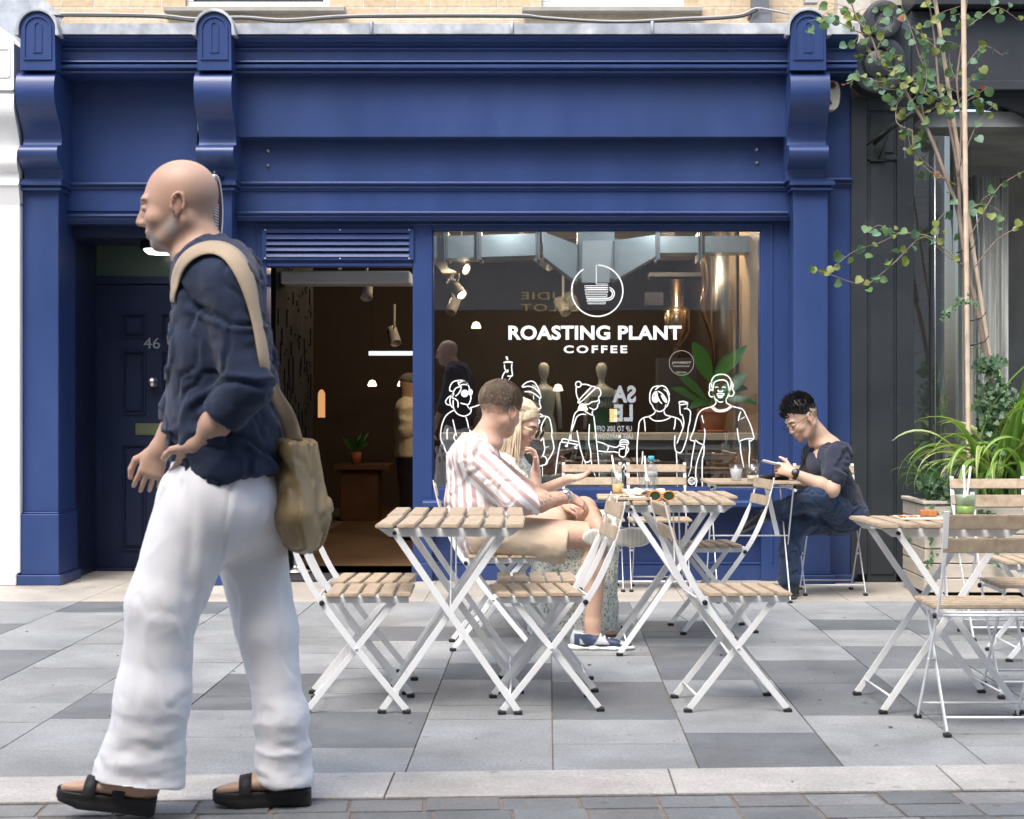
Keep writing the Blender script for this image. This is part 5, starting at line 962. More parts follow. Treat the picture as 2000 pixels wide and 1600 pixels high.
def head_prims(c, M3, s=1., fem=False, nose=1., jaw=1.):
    c = Vector(c); W = lambda x, y, z: c+M3 @ Vector((x, y, z))*s; E = lambda p, r, k=.02, m=None: (ell(W(*p), [v*s for v in r], m or M3), k)
    j = .92 if fem else 1.
    pr = [E((-.014,0,.030),(.096,.077,.090)), E((.028,0,-.022),(.066,.062*j,.082),.03), E((.030,0,-.072),(.052,.052*j,.040),.03), E((.066,0,-.098*1.0),(.020,.022*j,.017),.02),
          (cone(W(-.015,.05*j,-.045), W(.045,.036*j,-.088), .022*s*jaw, .018*s*jaw), .02), (cone(W(-.015,-.05*j,-.045), W(.045,-.036*j,-.088), .022*s*jaw, .018*s*jaw), .02),
          E((.058,.040,-.030),(.026,.024,.022),.02), E((.058,-.040,-.030),(.026,.024,.022),.02), E((.080,0,.024),(.016,.050,.012),.015)]
    sb = [((ell(W(.098,.031,.000), (.016*s,.017*s,.012*s), M3)), .012), ((ell(W(.098,-.031,.000), (.016*s,.017*s,.012*s), M3)), .012)]
    f2 = [(cone(W(.086,0,.012), W(.102*nose,0,-.030), .0085*s, .0115*s), .014), E((.097,.012,-.036),(.010,.007,.0075),.008), E((.097,-.012,-.036),(.010,.007,.0075),.008),
          E((.083,.031,.000),(.012,.013,.0105),.003), E((.083,-.031,.000),(.012,.013,.0105),.003), E((.084,0,-.060),(.013,.023,.0070),.010), E((.083,0,-.071),(.013,.020,.0078),.008)]
    for sg in (1,-1):
        e = M3 @ Matrix.Rotation(R(sg*20), 3, 'Z') @ Matrix.Rotation(R(-12), 3, 'Y'); ec = Vector((-.008, sg*.080, -.006)); rim = []
        for a_ in range(-30, 235, 24): rim.append((-math.cos(R(a_))*-.017*(1 if a_ < 90 else .95), math.sin(R(a_))*.027+.002))
        f2.append(E((-.006,sg*.077,-.008),(.017,.0045,.027),.004,e))
        rp2 = [c+M3 @ (ec*s)+e @ Vector((-x_*s, sg*.0045*s, z_*s)) for x_, z_ in rim]
        f2 += [(cone(rp2[i], rp2[i+1], .0036*s, .0036*s), .003) for i in range(len(rp2)-1)]; f2.append(E((.001,sg*.079,-.032),(.007,.005,.009),.004,e)); f2.append(E((.008,sg*.078,-.012),(.005,.005,.006),.003,e))
    sb2 = [((ell(W(-.004,sg*.087,-.004), (.009*s,.006*s,.014*s), M3)), .003) for sg in (1,-1)]+[((ell(W(.103,0,-.065), (.012*s,.020*s,.0014*s), M3)), .003)]
    return pr, sb, f2, sb2, W
def head_mesh(c, M3, s=1., neck=None, h=.0035, **kw):
    pr, sb, f2, sb2, W = head_prims(c, M3, s, **kw)
    if neck: pr += [(econe(W(-.025,0,-.050), neck[0], (.056*s,.052*s), (neck[1],neck[1]*1.05), M3.col[0]), .03), (ell(neck[0], (neck[1]*1.5,neck[1]*1.5,neck[1]*.7)), .04)]
    lo, hi = bbox([p[0] for p in pr+f2], .02); F_ = Field(lo, hi, h)
    for p, k in pr: F_.add(p, k)
    for p, k in sb: F_.sub(p, k)
    for p, k in f2: F_.add(p, k)
    for p, k in sb2: F_.sub(p, k)
    return F_.mesh(1), W
def skin_col(V, base, dots=()):                 # colour that belongs to the skin itself: lips, brows, stubble, blush
    C = np.tile(np.array(base, float), (len(V), 1))
    for p, r, col, soft in dots:
        r = np.array(r if isinstance(r, (tuple,list)) else (r,r,r)); d = np.sqrt((((V-v3(p)))**2/r**2).sum(1)); wgt = np.clip((1-d)/max(soft,1e-3), 0, 1)[:,None]; C = C*(1-wgt)+np.array(col)*wgt
    return C
def face_dots(W, M3, s, lips, brow, base, stubble=None, cheek=True):
    d = []
    if stubble:
        for q in ((.06,.03,-.085),(.06,-.03,-.085),(.085,0,-.085),(.02,.055,-.06),(.02,-.055,-.06),(.095,0,-.052)): d.append((W(*q), .038*s if q[0] < .09 else .016*s, stubble, .6))
    if cheek: d += [(W(.07,.045,-.03), .022*s, tuple(b*k for b, k in zip(base, (1.06,.82,.80))), .9), (W(.07,-.045,-.03), .022*s, tuple(b*k for b, k in zip(base, (1.06,.82,.80))), .9), (W(.112,0,-.03), .013*s, tuple(b*k for b, k in zip(base, (1.04,.85,.84))), .8)]
    for y in (-.010,0,.010): d.append((W(.098,y,-.065), .0125*s, lips, .35))
    for sg in (1,-1):
        for i in range(5): t = i/4; d.append((W(.098-.012*t,sg*(.014+.036*t),.019+.004*math.sin(3*t)), .0062*s, brow, .3))
        for i in range(3): d.append((W(.096,sg*(.024+.007*i),.0015), .0050*s, (.03,.02,.018), .4))
        d.append((W(-.006,sg*.084,-.006), .024*s, tuple(b*k for b, k in zip(base, (1.02,.86,.84))), .9))
    return d
def finger(p0, d, n, L, r, curl):               # three phalanges bending towards the palm normal n
    p = Vector(p0); d = Vector(d).normalized(); ax = d.cross(Vector(n)).normalized(); out = []
    for i, (l, c) in enumerate(zip((L*.45, L*.30, L*.25), curl)):
        d = Matrix.Rotation(R(c), 3, ax) @ d; q = p+d*l; out.append((cone(p, q, r*(1-.10*i), r*(.92-.10*i)), .003)); p = q
    return out, p
def hand(wrist, f, n, s, k=1., curl=(20,25,15), thumb=(35,20,10), spread=4., wr=.027):   # f: towards fingers, n: palm side, s: thumb side
    f, n, s = Vector(f).normalized(), Vector(n).normalized(), Vector(s).normalized(); s = (s-f*s.dot(f)).normalized(); n = (n-f*n.dot(f)-s*n.dot(s)).normalized(); w0 = Vector(wrist)
    pr = [(econe(w0, w0+f*.075*k, (wr,wr*.72), (.040*k,.0135*k), s), .02), (ell(w0+f*.035*k+s*.024*k+n*.006*k, (.028*k,.018*k,.016*k), Matrix((f,s,n)).transposed()), .015)]; tips = []
    for i, (o, L, r) in enumerate(((.030,.076,.0088),(.0105,.084,.0090),(-.010,.078,.0086),(-.029,.062,.0076))):
        c = curl[i] if isinstance(curl[0], (tuple,list)) else [q*(1+.08*i) for q in curl]
        pp, tip = finger(w0+f*(.078-.004*abs(i-1.2))*k+s*o*k, f+s*math.tan(R(spread*(1.2-i))), n, L*k, r*k, c); pr += pp; tips.append(tip)
    tb = w0+f*.022*k+s*.030*k+n*.006*k; td = (f*.72+s*.62+n*.22).normalized(); ax = s.cross(n); p = tb
    for l, c, r0, r1 in ((.040,0,.0125,.0105),(.032,thumb[0],.0105,.0095),(.026,thumb[1],.0095,.0080)):
        td = (Matrix.Rotation(R(-c if c else 0), 3, n) @ td) if c else td; q = p+td*l*k; pr.append((cone(p, q, r0*k, r1*k), .006)); p = q
    return pr, tips
SKIN = M('skin', (.5,.3,.2), .48, var=.05, vs=25, attr='tone', sss=.25, bump=.06, bs=250)
FAB = {}
def fabric(name, col=(.5,.5,.5), rough=.85, var=.08, weave=900, b=.25, attr=None, **kw):
    m = M(name, col, rough, var=var, vs=10, bump=b, bs=weave, attr=attr, sheen=.15, spec=.2, **kw); return m
def put(name, VQ, mat, parent=None, tone=None, attrs=None, base=None):
    V, Q = VQ; b = v3(base if base is not None else (0,0,0)); at = dict(attrs or {})
    if tone is not None: at['tone'] = tone
    return npmesh(name, V-b, Q, mat, parent, True, at)
def hair_tufts(m, c, M3, s, n, L, r, mask, comb, seed=1, shell=(.100,.081,.096), off=(-.014,0,.032), jit=.35, ow=1.):
    rnd = random.Random(seed); c = Vector(c)
    for _ in range(n):
        a = rnd.uniform(0, 2*math.pi); u = rnd.uniform(-1, 1); q = math.sqrt(1-u*u); d = Vector((q*math.cos(a), q*math.sin(a), u))
        p = Vector((off[0]+d.x*shell[0], off[1]+d.y*shell[1], off[2]+d.z*shell[2]))
        if not mask(p): continue
        g = comb(p)+Vector((rnd.gauss(0,jit), rnd.gauss(0,jit), rnd.gauss(0,jit)))*.5; g.normalize(); g = (g-d*g.dot(d)*(1-ow)); l = L*rnd.uniform(.6,1.2)
        P0 = c+M3 @ (p*s*.985); P1 = c+M3 @ ((p+(d*.3+g*.7)*l*.5)*s); P2 = c+M3 @ ((p+(d*.12+g*.88)*l)*s); m.tube([P0, P1, P2], [r, r*.8, r*.15], 3, cap=False)
NOTHING = None
# ---------------------------------------------------------------- 1 THE WALKING MAN (faces -x; the left side is nearest)
ZM = 4.96
q1 = lambda x, y, dz=0.: P(x, y, ZM+dz)
base1 = Vector((GX(440,ZM), ZM, 0))
hc = q1(349,402); M1 = frame((-1,-.05,-.14), (-.14,0,1)); s1 = 1.07; nk = q1(405,505)
(hv, hq), W1 = head_mesh(hc, M1, s1, neck=(nk, .066), nose=1.05)
SK1 = (.50,.32,.235)
sh_l, el_l, wr_l = q1(450,555,-.20), q1(486,752,-.245), q1(386,868,-.190)
hd_l, _ = hand(wr_l, q1(356,930,-.10)-wr_l, (0.25,.9,0), (-.9,0,-.3), 1.0, curl=(6,10,8), thumb=(30,12), spread=1.5)
arm = grow([(cone(el_l, wr_l+(el_l-wr_l)*.35, .048, .040), .02), (cone(wr_l+(el_l-wr_l)*.35, wr_l, .040, .028), .02)]+hd_l, .0042)
sh_r, el_r, wr_r = q1(415,560,.17), q1(380,740,.20), q1(312,878,.20)
hd_r, _ = hand(wr_r, (-.35,-.1,-1), (.3,.9,0), (-1,-.2,.1), 1., curl=(20,25,20))
armr = grow([(cone(el_r, wr_r, .043, .028), .02)]+hd_r, .005)
hipc = q1(440,930); tors = grow([econe(q1(425,560), q1(440,760), (.10,.17), (.10,.14), (1,0,0)), econe(q1(440,760), hipc, (.10,.14), (.11,.15), (1,0,0)), cone(sh_l, el_l, .05,.042), cone(sh_r, el_r, .05,.042), cone(nk, q1(425,580), .06, .08)], .012, k=.05)
# feet: bare in sandals; the rear (right) foot stands flat, the front (left) one lands on its heel
def foot(heel, toe, up, w=.046, k=1.):          # heel and toe points on the sole plane
    heel, toe, up = Vector(heel), Vector(toe), Vector(up).normalized(); f = (toe-heel); L = f.length; f.normalize(); s = up.cross(f).normalized()
    X = lambda a, b, c: heel+f*a*L+s*b+up*c
    pr = [(ell(X(.12,0,.034), (.042,.032,.034), Matrix((f,s,up)).transposed()), .02), (econe(X(.14,0,.035), X(.70,0,.022), (.033,.034), (w,.020), s), .03), (cone(X(.22,0,.05), X(.52,.0,.034), .036,.022), .03)]
    for i, (o, a, r) in enumerate(((.030,1.0,.0135),(.010,.975,.0095),(-.008,.95,.009),(-.024,.915,.0085),(-.037,.87,.008))): pr.append((cone(X(.72,o*.95,.016), X(a-.04,o*1.05,.012), r*1.15, r), .006))
    return pr, X
ank_r = q1(556,1512,.07); pf1, X1 = foot((GX(600,5.03),5.03,.040), (GX(430,5.03),5.00,.040), (0,0,1))
leg1 = grow([(cone(q1(545,1330,.07), ank_r, .045,.037), .03), (cone(ank_r, X1(.16,0,.05), .037,.035), .03)]+pf1, .0045)
ank_l = q1(268,1500,-.10); pf2, X2 = foot((GX(298,4.86),4.86,.048), (GX(128,4.86),4.84,.085), (.18,0,1))
leg2 = grow([(cone(q1(300,1330,-.10), ank_l, .045,.037), .03), (cone(ank_l, X2(.16,0,.05), .037,.035), .03)]+pf2, .0045)
V, Q = join([(hv, hq), arm, armr, tors, leg1, leg2])
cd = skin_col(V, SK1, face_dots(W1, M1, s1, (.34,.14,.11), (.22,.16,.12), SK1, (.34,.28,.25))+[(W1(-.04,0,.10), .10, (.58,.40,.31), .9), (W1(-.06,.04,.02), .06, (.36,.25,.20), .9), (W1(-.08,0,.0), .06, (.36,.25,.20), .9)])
man1 = put('person', (V, Q), SKIN, None, cd, base=base1); man1.location = base1
tag(man1, 'bald man striding left in a navy shirt, wide white trousers and black sandals', 'person')
def cloth(name, VQ, mat, owner, base, attrs=None): return put(name, VQ, mat, owner, attrs=attrs, base=base)
# hair stubble ring
def own(o, owner, base): o.parent = owner; o.location = -Vector(base); return o
NAVY = fabric('navy_linen', (.020,.030,.062), var=.15, weave=700, b=.35)
J = [(econe(q1(425,545,0), q1(432,700,0), (.125,.215), (.135,.205), (1,0,0)), .06), (econe(q1(432,700), q1(438,830), (.135,.205), (.150,.205), (1,0,0)), .06), (econe(q1(438,830), q1(452,905), (.150,.205), (.150,.215), (1,0,0)), .06),
     (ell(q1(440,545,-.13), (.085,.085,.075)), .06), (ell(q1(430,545,.13), (.085,.085,.075)), .06), (cone(q1(398,508), q1(420,540), .073,.095), .04),
     (cone(sh_l, el_l, .080,.068), .03), (cone(el_l, el_l+(wr_l-el_l)*.36, .069,.062), .02), (cone(sh_r, el_r, .078,.066), .03), (cone(el_r, el_r+(wr_r-el_r)*.45, .066,.06), .02)]
wv = lambda a, b: a+(b-a)
V, Q = grow(J, .008, subs=[(cone(q1(372,462), q1(398,512), .058,.050), .008)], cuts=[(q1(455,945), (.30,0,-1)), ], smooth=1)
V = creases(V, Q, .011, (5,4,6), 1, .035); V = creases(V, Q, .006, (9,9,11), 5, .035); V = folds(V, Q, .004, (14,14,18), 5); shirtVQ = (V, Q)
cloth('shirt', (V, Q), NAVY, man1, base1)
cv, cq = grow([(econe(q1(386,468), q1(408,516), (.076,.070), (.088,.084), (1,0,0)), .01)], .005, subs=[(econe(q1(376,440), q1(410,530), (.066,.062), (.072,.070), (1,0,0)), .003)], cuts=[(q1(388,476), (-.40,0,1)), (q1(408,530), (.3,0,-1))]); cloth('collar', (folds(cv, cq, .003, (20,20,20)), cq), NAVY, man1, base1)
for nm, a, b, r in (('cuff', el_l+(wr_l-el_l)*.34, el_l+(wr_l-el_l)*.52, .064), ('cuff', el_r+(wr_r-el_r)*.36, el_r+(wr_r-el_r)*.52, .062)):
    cv, cq = grow([(cone(a, b, r, r*.97), .01)], .005, subs=[(cone(a+(b-a)*.6, b+(b-a)*1.5, .045,.045), .004)], cuts=[(b, (b-a))]); cloth(nm, (folds(cv, cq, .004, (20,20,20)), cq), NAVY, man1, base1)
LIN = fabric('white_linen', (.78,.78,.80), var=.04, weave=800, b=.3)
kn_l, kn_r = q1(318,1185,-.11), q1(522,1230,.07)
T = [(econe(q1(440,900), q1(438,985), (.140,.185), (.155,.195), (1,0,0)), .05),
     (econe(q1(400,975,-.09), kn_l, (.128,.110), (.100,.090), (1,0,0)), .05), (econe(kn_l, q1(300,1360,-.11), (.098,.090), (.100,.092), (1,0,0)), .04), (econe(q1(300,1360,-.11), q1(272,1530,-.10), (.103,.095), (.130,.105), (1,0,0)), .04),
     (econe(q1(470,985,.09), kn_r, (.120,.110), (.080,.085), (1,0,0)), .05), (econe(kn_r, q1(550,1400,.07), (.078,.085), (.070,.088), (1,0,0)), .04), (econe(q1(550,1400,.07), q1(556,1540,.07), (.070,.088), (.082,.095), (1,0,0)), .04), (ell(q1(485,990,.02), (.12,.15,.11)), .05)]
V, Q = grow(T, .0065, cuts=[(q1(272,1528,-.1), (-.10,0,-1))])
keep = None
V = creases(V, Q, .0055, (5,5,1.1), 2.2, .045); V = creases(V, Q, .0022, (10,10,3.5), 9, .04); hemz = lambda V: np.clip((.42-V[:,2])/.25, 0, 1); V = folds(V, Q, .010, (5,5,13), 3, mask=hemz); V = folds(V, Q, .004, (9,9,5), 6)
cloth('trousers', (V, Q), LIN, man1, base1)
SAN = M('black_foam_sandal', (.014,.014,.015), .6, var=.1, bump=.2, bs=120)
def sandal(X, L, nm='sandal'):
    out = [(-.02,-.030),(.0,-.042),(.2,-.040),(.45,-.043),(.7,-.054),(.9,-.050),(1.02,-.030),(1.06,0),(1.04,.030),(.92,.048),(.7,.050),(.45,.040),(.2,.038),(0,.040),(-.035,.025),(-.05,0)]
    m = MB(); n = 0; ring = spline([(a, b, 0) for a, b in out], 3, True); n = len(ring); lay = [(-.040,.94),(-.036,.98),(-.018,1.0),(-.014,.975),(-.010,1.0),(.0,1.02),(.006,1.0),(.002,.93)]
    Vv = [X(p.x if not (z < -.03 and p.x > .85) else p.x-.02, p.y*k, z+(.012*max(0,.25-abs(p.x-.02))*2 if z > -.005 else 0)+(.012 if z < -.03 and p.x > .85 else 0)) for z, k in lay for p in ring]
    m.smooth = True; m.add(Vv, [(i*n+j, i*n+(j+1)%n, (i+1)*n+(j+1)%n, (i+1)*n+j) for i in range(len(lay)-1) for j in range(n)]); m.smooth = False; m.add(Vv[:n], [tuple(range(n-1,-1,-1))]); m.add(Vv[-n:], [tuple(range(n))])
    o = own(m.build(nm, SAN), man1, base1)
    m = MB()
    for a0, a1, hh, ww in ((.62,.76,.052,.052),(.30,.44,.072,.042)):
        N = 14; Vv = []
        for i in range(N+1):
            t = math.pi*i/N; b = -math.cos(t)*ww; z = max(.0,math.sin(t))**.7*hh
            for aa, dz in ((a0,0),(a1,-.006)): Vv += [X(aa, b, z+dz*math.sin(t)), X(aa, b*.93, (z+dz*math.sin(t))*.94-.0)]
        m.smooth = True; m.add(Vv, [(4*i+j, 4*i+4+j, 4*i+4+k_, 4*i+k_) for i in range(N) for j, k_ in ((0,2),(3,1),(2,3),(1,0))])
    q = own(m.build('strap', SAN), man1, base1); q.parent = o; q.location = (0,0,0)
sandal(X1, .25); sandal(X2, .25)
# bag of the walking man: a thing he carries
bb = q1(582,1070,.02); TAN = M('olive_tan_leather', (.26,.185,.085), .42, var=.2, vs=6, bump=.2, bs=60, coat=.1); STR = fabric('beige_webbing', (.42,.33,.23), weave=600)
bag = thing('shoulder_bag', 'slouchy olive tan shoulder bag hanging behind the striding man on a beige strap', 'bag', tuple(bb))
V, Q = grow([(econe(q1(578,860,.05), q1(588,1000,.05), (.050,.15), (.075,.17), (1,0,0)), .04), (econe(q1(588,1000,.05), q1(592,1040,.05), (.075,.17), (.060,.15), (1,0,0)), .03)], .007, cuts=[(q1(578,862), (.05,0,1))]); V = creases(V, Q, .012, (7,6,3.5), 4, .05); V = creases(V, Q, .005, (14,12,9), 1, .04)
put('bag_body', (V, Q), TAN, bag, base=bb)
from mathutils.bvhtree import BVHTree
tree_b = BVHTree.FromPolygons([Vector(v) for v in shirtVQ[0]], [tuple(int(i) for i in q) for q in shirtVQ[1]])
path = spline([(337,592,0),(341,575,0),(350,552,0),(366,524,0),(396,499,0),(436,492,0),(474,512,0),(505,560,0),(528,630,0),(546,720,0),(560,800,0),(576,868,0)], 5); m = MB(); V = []; n = len(path)
for i, p in enumerate(path):
    tg = (path[min(i+1,n-1)]-path[max(i-1,0)]).normalized(); sd = Vector((-tg.y, tg.x, 0)); row = []
    for k in range(5):
        w_ = (k/4-.5)*30; a = p-sd*w_*(-1); X_ = P(a.x, a.y, ZM-.1); hit = tree_b.find_nearest(Vector((X_.x, ZM-.34, X_.z)))
        loc, nr, _, _ = tree_b.ray_cast(Vector((X_.x, ZM-.9, X_.z)), Vector((0,1,0)))
        row.append(loc+Vector((0,-.006,.002)) if loc is not None and loc.y < ZM+.12 else None)
    row = [r if r is not None else next((q+Vector(((j_-k_)*-.0,.02,0)) for k_, q in sorted(((abs(j_-k2), q2) for k2, q2 in enumerate(row) if q2 is not None), key=lambda z: z[0])), None) for j_, r in enumerate(row)]
    if row[0] is None: row = [P(p.x+sd.x*(k/4-.5)*34, p.y+sd.y*(k/4-.5)*34, ZM-.02) for k in range(5)]
    V += row
for _ in range(6):                              # the webbing lies taut: smooth the rows along its length
    V = [V[j] if j < 5 or j >= 5*(n-1) else V[j]*.4+(V[j-5]+V[j+5])*.3+Vector((0,-.0012,.0006)) for j in range(5*n)]
m.smooth = True; m.add(V, [(5*i+j,5*i+j+1,5*i+6+j,5*i+5+j) for i in range(n-1) for j in range(4)])
o = own(m.build('strap', STR), bag, bb); sm_ = o.modifiers.new('t','SOLIDIFY'); sm_.thickness = .003; sm_.offset = 0
# ---------------------------------------------------------------- shoes
def shoe(X3, heel, toe, up, owner, base, ucol, scol, patch=None, outsole=None, w=.048, h=.085, laces=True, lcol=(.75,.75,.74)):
    heel, toe, up = Vector(heel), Vector(toe), Vector(up).normalized(); f = toe-heel; L = f.length; f.normalize(); s = up.cross(f).normalized(); up = f.cross(s)
    X = lambda a, b, c: heel+f*(a*L)+s*b+up*c; Mx = Matrix((f,s,up)).transposed()
    U = [(ell(X(.14,0,.050), (.050,.036,.045), Mx), .02), (econe(X(.12,0,.040), X(.72,0,.032), (.036,.038), (w*.92,.028), s), .02), (ell(X(.80,0,.030), (.056,w*.86,.028), Mx), .02), (econe(X(.18,0,.05), X(.50,0,.048), (.034,.040), (.032,.030), s), .02), (econe(X(.15,0,.05), X(.17,0,h), (.034,.045), (.036,.046), s), .02)]
    V, Q = grow(U, .0045, subs=[(econe(X(.16,0,h*.7), X(.17,0,h+.05), (.029,.038), (.030,.040), s), .004)], cuts=[(X(.5,0,.012), -up), (X(.16,0,h), (up+f*.25))])
    loc = V-v3(X(0,0,0)); a = loc @ v3(f)/L; b = loc @ v3(s); c = loc @ v3(up); C = np.tile(v3(ucol), (len(V),1))
    if patch is not None:
        n_ = np.sin(a*15+.6)*.5+np.sin(c*70)*.3; mk = (n_ > .1) & (c > .028) & (a > .12) & (a < .85); C[mk] = patch
        C[(c > .078) | (a < .02)] = v3(patch)*.9
    u = put('shoe', (V, Q), M('shoe_upper', (1,1,1), .5, attr='tone', var=.05), owner, C, base=base)
    S_ = [(econe(X(.06,0,.012), X(.35,0,.011), (.038,.014), (.036,.013), s), .02), (econe(X(.35,0,.011), X(.70,0,.010), (.036,.013), (w,.013), s), .02), (ell(X(.80,0,.011), (.068,w,.014), Mx), .015), (ell(X(.05,0,.013), (.045,.036,.017), Mx), .015)]
    V, Q = grow(S_, .004, cuts=[(X(.5,0,.0), -up)]); loc = V-v3(X(0,0,0)); c = loc @ v3(up); b = np.abs(loc @ v3(s)); a = loc @ v3(f)/L; C = np.tile(v3(scol), (len(V),1))
    if outsole is not None: mk = (c < .0035) & (b < w*.9); C[mk] = outsole; C[mk & ((np.abs(a-.48) < .06) | (np.abs((a*14)%1-.5) < .10))] = v3(outsole)*1.25
    k = put('sole', (V, Q), M('shoe_sole', (1,1,1), .55, attr='tone', var=.04), u, C, base=(0,0,0)); k.data.transform(Matrix.Translation(-Vector(base)))
    if laces:
        m = MB()
        for i in range(5): aa = .38+.07*i; zz = .083-.010*i; m.tube(spline([X(aa,-.024,zz-.010), X(aa+.01,0,zz), X(aa+.02,.024,zz-.010)], 3), .0028, 6); m.tube(spline([X(aa,.024,zz-.010), X(aa+.01,0,zz+.002), X(aa+.02,-.024,zz-.010)], 3), .0028, 6)
        l = m.build('laces', M('lace_%d' % int(lcol[0]*100), lcol, .7)); l.parent = u; l.location = -Vector(base)
    return u
def stripe_mat(name, ca, cb, period, duty=.5):
    m = M(name, ca, .85, attr=None, var=.05, vs=10, bump=.25, bs=700, sheen=.1, spec=.2); n = m.node_tree.nodes; L = m.node_tree.links; b = n['Principled BSDF']
    at = n.new('ShaderNodeAttribute'); at.attribute_name = 'stripe'; d = n.new('ShaderNodeMath'); d.operation = 'DIVIDE'; d.inputs[1].default_value = period; L.new(at.outputs['Fac'], d.inputs[0])
    fr_ = n.new('ShaderNodeMath'); fr_.operation = 'FRACT'; L.new(d.outputs[0], fr_.inputs[0]); pp_ = n.new('ShaderNodeMath'); pp_.operation = 'PINGPONG'; pp_.inputs[1].default_value = .5; L.new(fr_.outputs[0], pp_.inputs[0])
    r = n.new('ShaderNodeMapRange'); r.inputs[1].default_value = duty/2-.03; r.inputs[2].default_value = duty/2+.03; L.new(pp_.outputs[0], r.inputs[0]); x = n.new('ShaderNodeMix'); x.data_type = 'RGBA'; L.new(r.outputs[0], x.inputs[0]); x.inputs[6].default_value = (*ca,1); x.inputs[7].default_value = (*cb,1); L.new(x.outputs[2], b.inputs['Base Color']); return m
# ---------------------------------------------------------------- 2 THE SEATED MAN IN STRIPES (faces +x, right side nearest)
Z2 = 8.36
q2 = lambda x, y, dz=0.: P(x, y, Z2+dz)
B2 = Vector((GX(950,Z2), Z2, 0)); SK2 = (.56,.36,.265)
hc = q2(977,802,.02); M2 = frame((.62,.74,-.20), (.25,.22,1)); nk = q2(940,868,.0)
(hv, hq), W2 = head_mesh(hc, M2, 1.06, neck=(nk, .068), jaw=1.1)
el, wr = q2(1024,988,-.225), q2(1108,970,-.10)
hd, _ = hand(wr, q2(1152,990,-.05)-wr, (-.3,.25,-1), (.3,.9,.2), 1.05, curl=(14,30,25), thumb=(10,10))
arm = grow([(cone(el, el.lerp(wr,.35), .047,.046), .02), (cone(el.lerp(wr,.35), wr, .046,.030), .02)]+hd, .0042)
kR, aR = q2(1168,1046,-.12), q2(1158,1218,-.11); kL, aL = q2(1140,996,.20), q2(1168,1026,-.16)
hR, hL = q2(950,1040,-.10), q2(950,1036,.10)
legR = grow([(cone(hR, kR, .085,.062), .03), (cone(kR, kR.lerp(aR,.35)+Vector((-.012,0,0)), .056,.058), .03), (cone(kR.lerp(aR,.35)+Vector((-.012,0,0)), aR, .058,.037), .03), (cone(aR, aR+Vector((.0,0,-.07)), .037,.040), .02)], .006)
legL = grow([(cone(hL, kL, .085,.062), .03), (cone(kL, kL.lerp(aL,.4)+Vector((0,0,-.01)), .058,.056), .03), (cone(kL.lerp(aL,.4)+Vector((0,0,-.01)), aL, .056,.038), .03), (cone(aL, aL+Vector((.02,-.03,-.02)), .038,.036), .02)], .006)
elL, wrL = q2(1040,965,.24), q2(1095,985,.16)
armL = grow([(cone(elL, wrL, .045,.03), .02)]+hand(wrL, (1,-.2,-.35), (0,0,-1), (.2,-1,0), 1., curl=(15,25,20))[0], .005)
tors = grow([econe(q2(945,1040), q2(925,900), (.11,.14), (.11,.17), (1,0,0)), cone(q2(925,890,-.13), el, .055,.045), cone(q2(935,885,.17), elL, .055,.045), cone(nk, q2(932,900), .065,.09)], .012, k=.05)
V, Q = join([(hv, hq), arm, armL, tors, legR, legL])
dots = face_dots(W2, M2, 1.06, (.40,.18,.15), (.16,.11,.07), SK2, (.42,.27,.20))+[(W2(-.03,s_*.07,.03), (.075,.075,.045), (.20,.14,.10), .8) for s_ in (-1,1)]+[(W2(-.09,0,.02), (.07,.07,.05), (.20,.14,.10), .8)]
C = skin_col(V, SK2, dots)
tz = fbm(V*70,2); d_ = np.linalg.norm(np.cross(V-v3(el), v3((wr-el).normalized())), axis=1); tt_ = (V-v3(el)) @ v3((wr-el).normalized())/(wr-el).length   # inked forearm and shins
ink = ((np.abs(tz-.5) < .035) & (d_ < .06) & (tt_ > .12) & (tt_ < .82)); C[ink] = C[ink]*.45
sh_ = ((np.linalg.norm(V-v3(kL+Vector((.0,-.12,-.03))), axis=1) < .075) | (np.linalg.norm(V-v3(kR.lerp(aR,.42)+Vector((-.04,-.02,0))), axis=1) < .055)) & (np.abs(fbm(V*45+3,2)-.5) < .06); C[sh_] = C[sh_]*.5
man2 = put('person', (V, Q), SKIN, None, C, base=B2); man2.location = B2
tag(man2, 'young man in a striped shirt and beige shorts, sitting with one ankle over his knee', 'person')
HB = M('light_brown_hair', (.165,.125,.09), .6, var=.35, vs=45, st=(1,1,.3), col2=(.27,.21,.15), c2=(.5,.7), c2s=20); 
hm = lambda p: p.z > .018-.25*p.x*0 and not (p.x > .062 and p.z < .075)
(pr_) = [(ell(hc+M2 @ Vector((-.010,0,.052))*1.06, (.108,.090,.092), M2), .01)]
V, Q = grow(pr_, .005, cuts=[(hc+M2 @ Vector((0,0,.030)), M2 @ Vector((-.10,0,-1))), (hc+M2 @ Vector((.088,0,.05)), M2 @ Vector((1,0,-.35)))]); V = folds(V, Q, .006, (9,9,9), 3, ridge=False); V = folds(V, Q, .005, (24,24,24), 5, ridge=False)
hr = put('hair', (V, Q), HB, man2, base=B2)
m = MB(); hair_tufts(m, hc, M2, 1.06, 5200, .020, .0015, lambda p: p.z > .018 and p.x < .098, lambda p: Vector((.9,p.y*3,-.1)) if p.x > -.03 else Vector((-.4,p.y*8,-.9)), 5, shell=(.106,.088,.090), off=(-.010,0,.052), jit=.22, ow=.25); o = own(m.build('strands', HB), man2, B2); o.parent = hr; o.location = -Vector(B2)
m = MB(); hair_tufts(m, hc, M2, 1.06, 5000, .005, .0006, lambda p: -.035+.02*math.sin(40*p.y) < p.z < .06 and p.x < .035, lambda p: Vector((0,0,-1)), 6, shell=(.0975,.0785,.0915), off=(-.014,0,.030)); own(m.build('fade', M('dark_fade_hair', (.10,.07,.05), .6)), man2, B2)
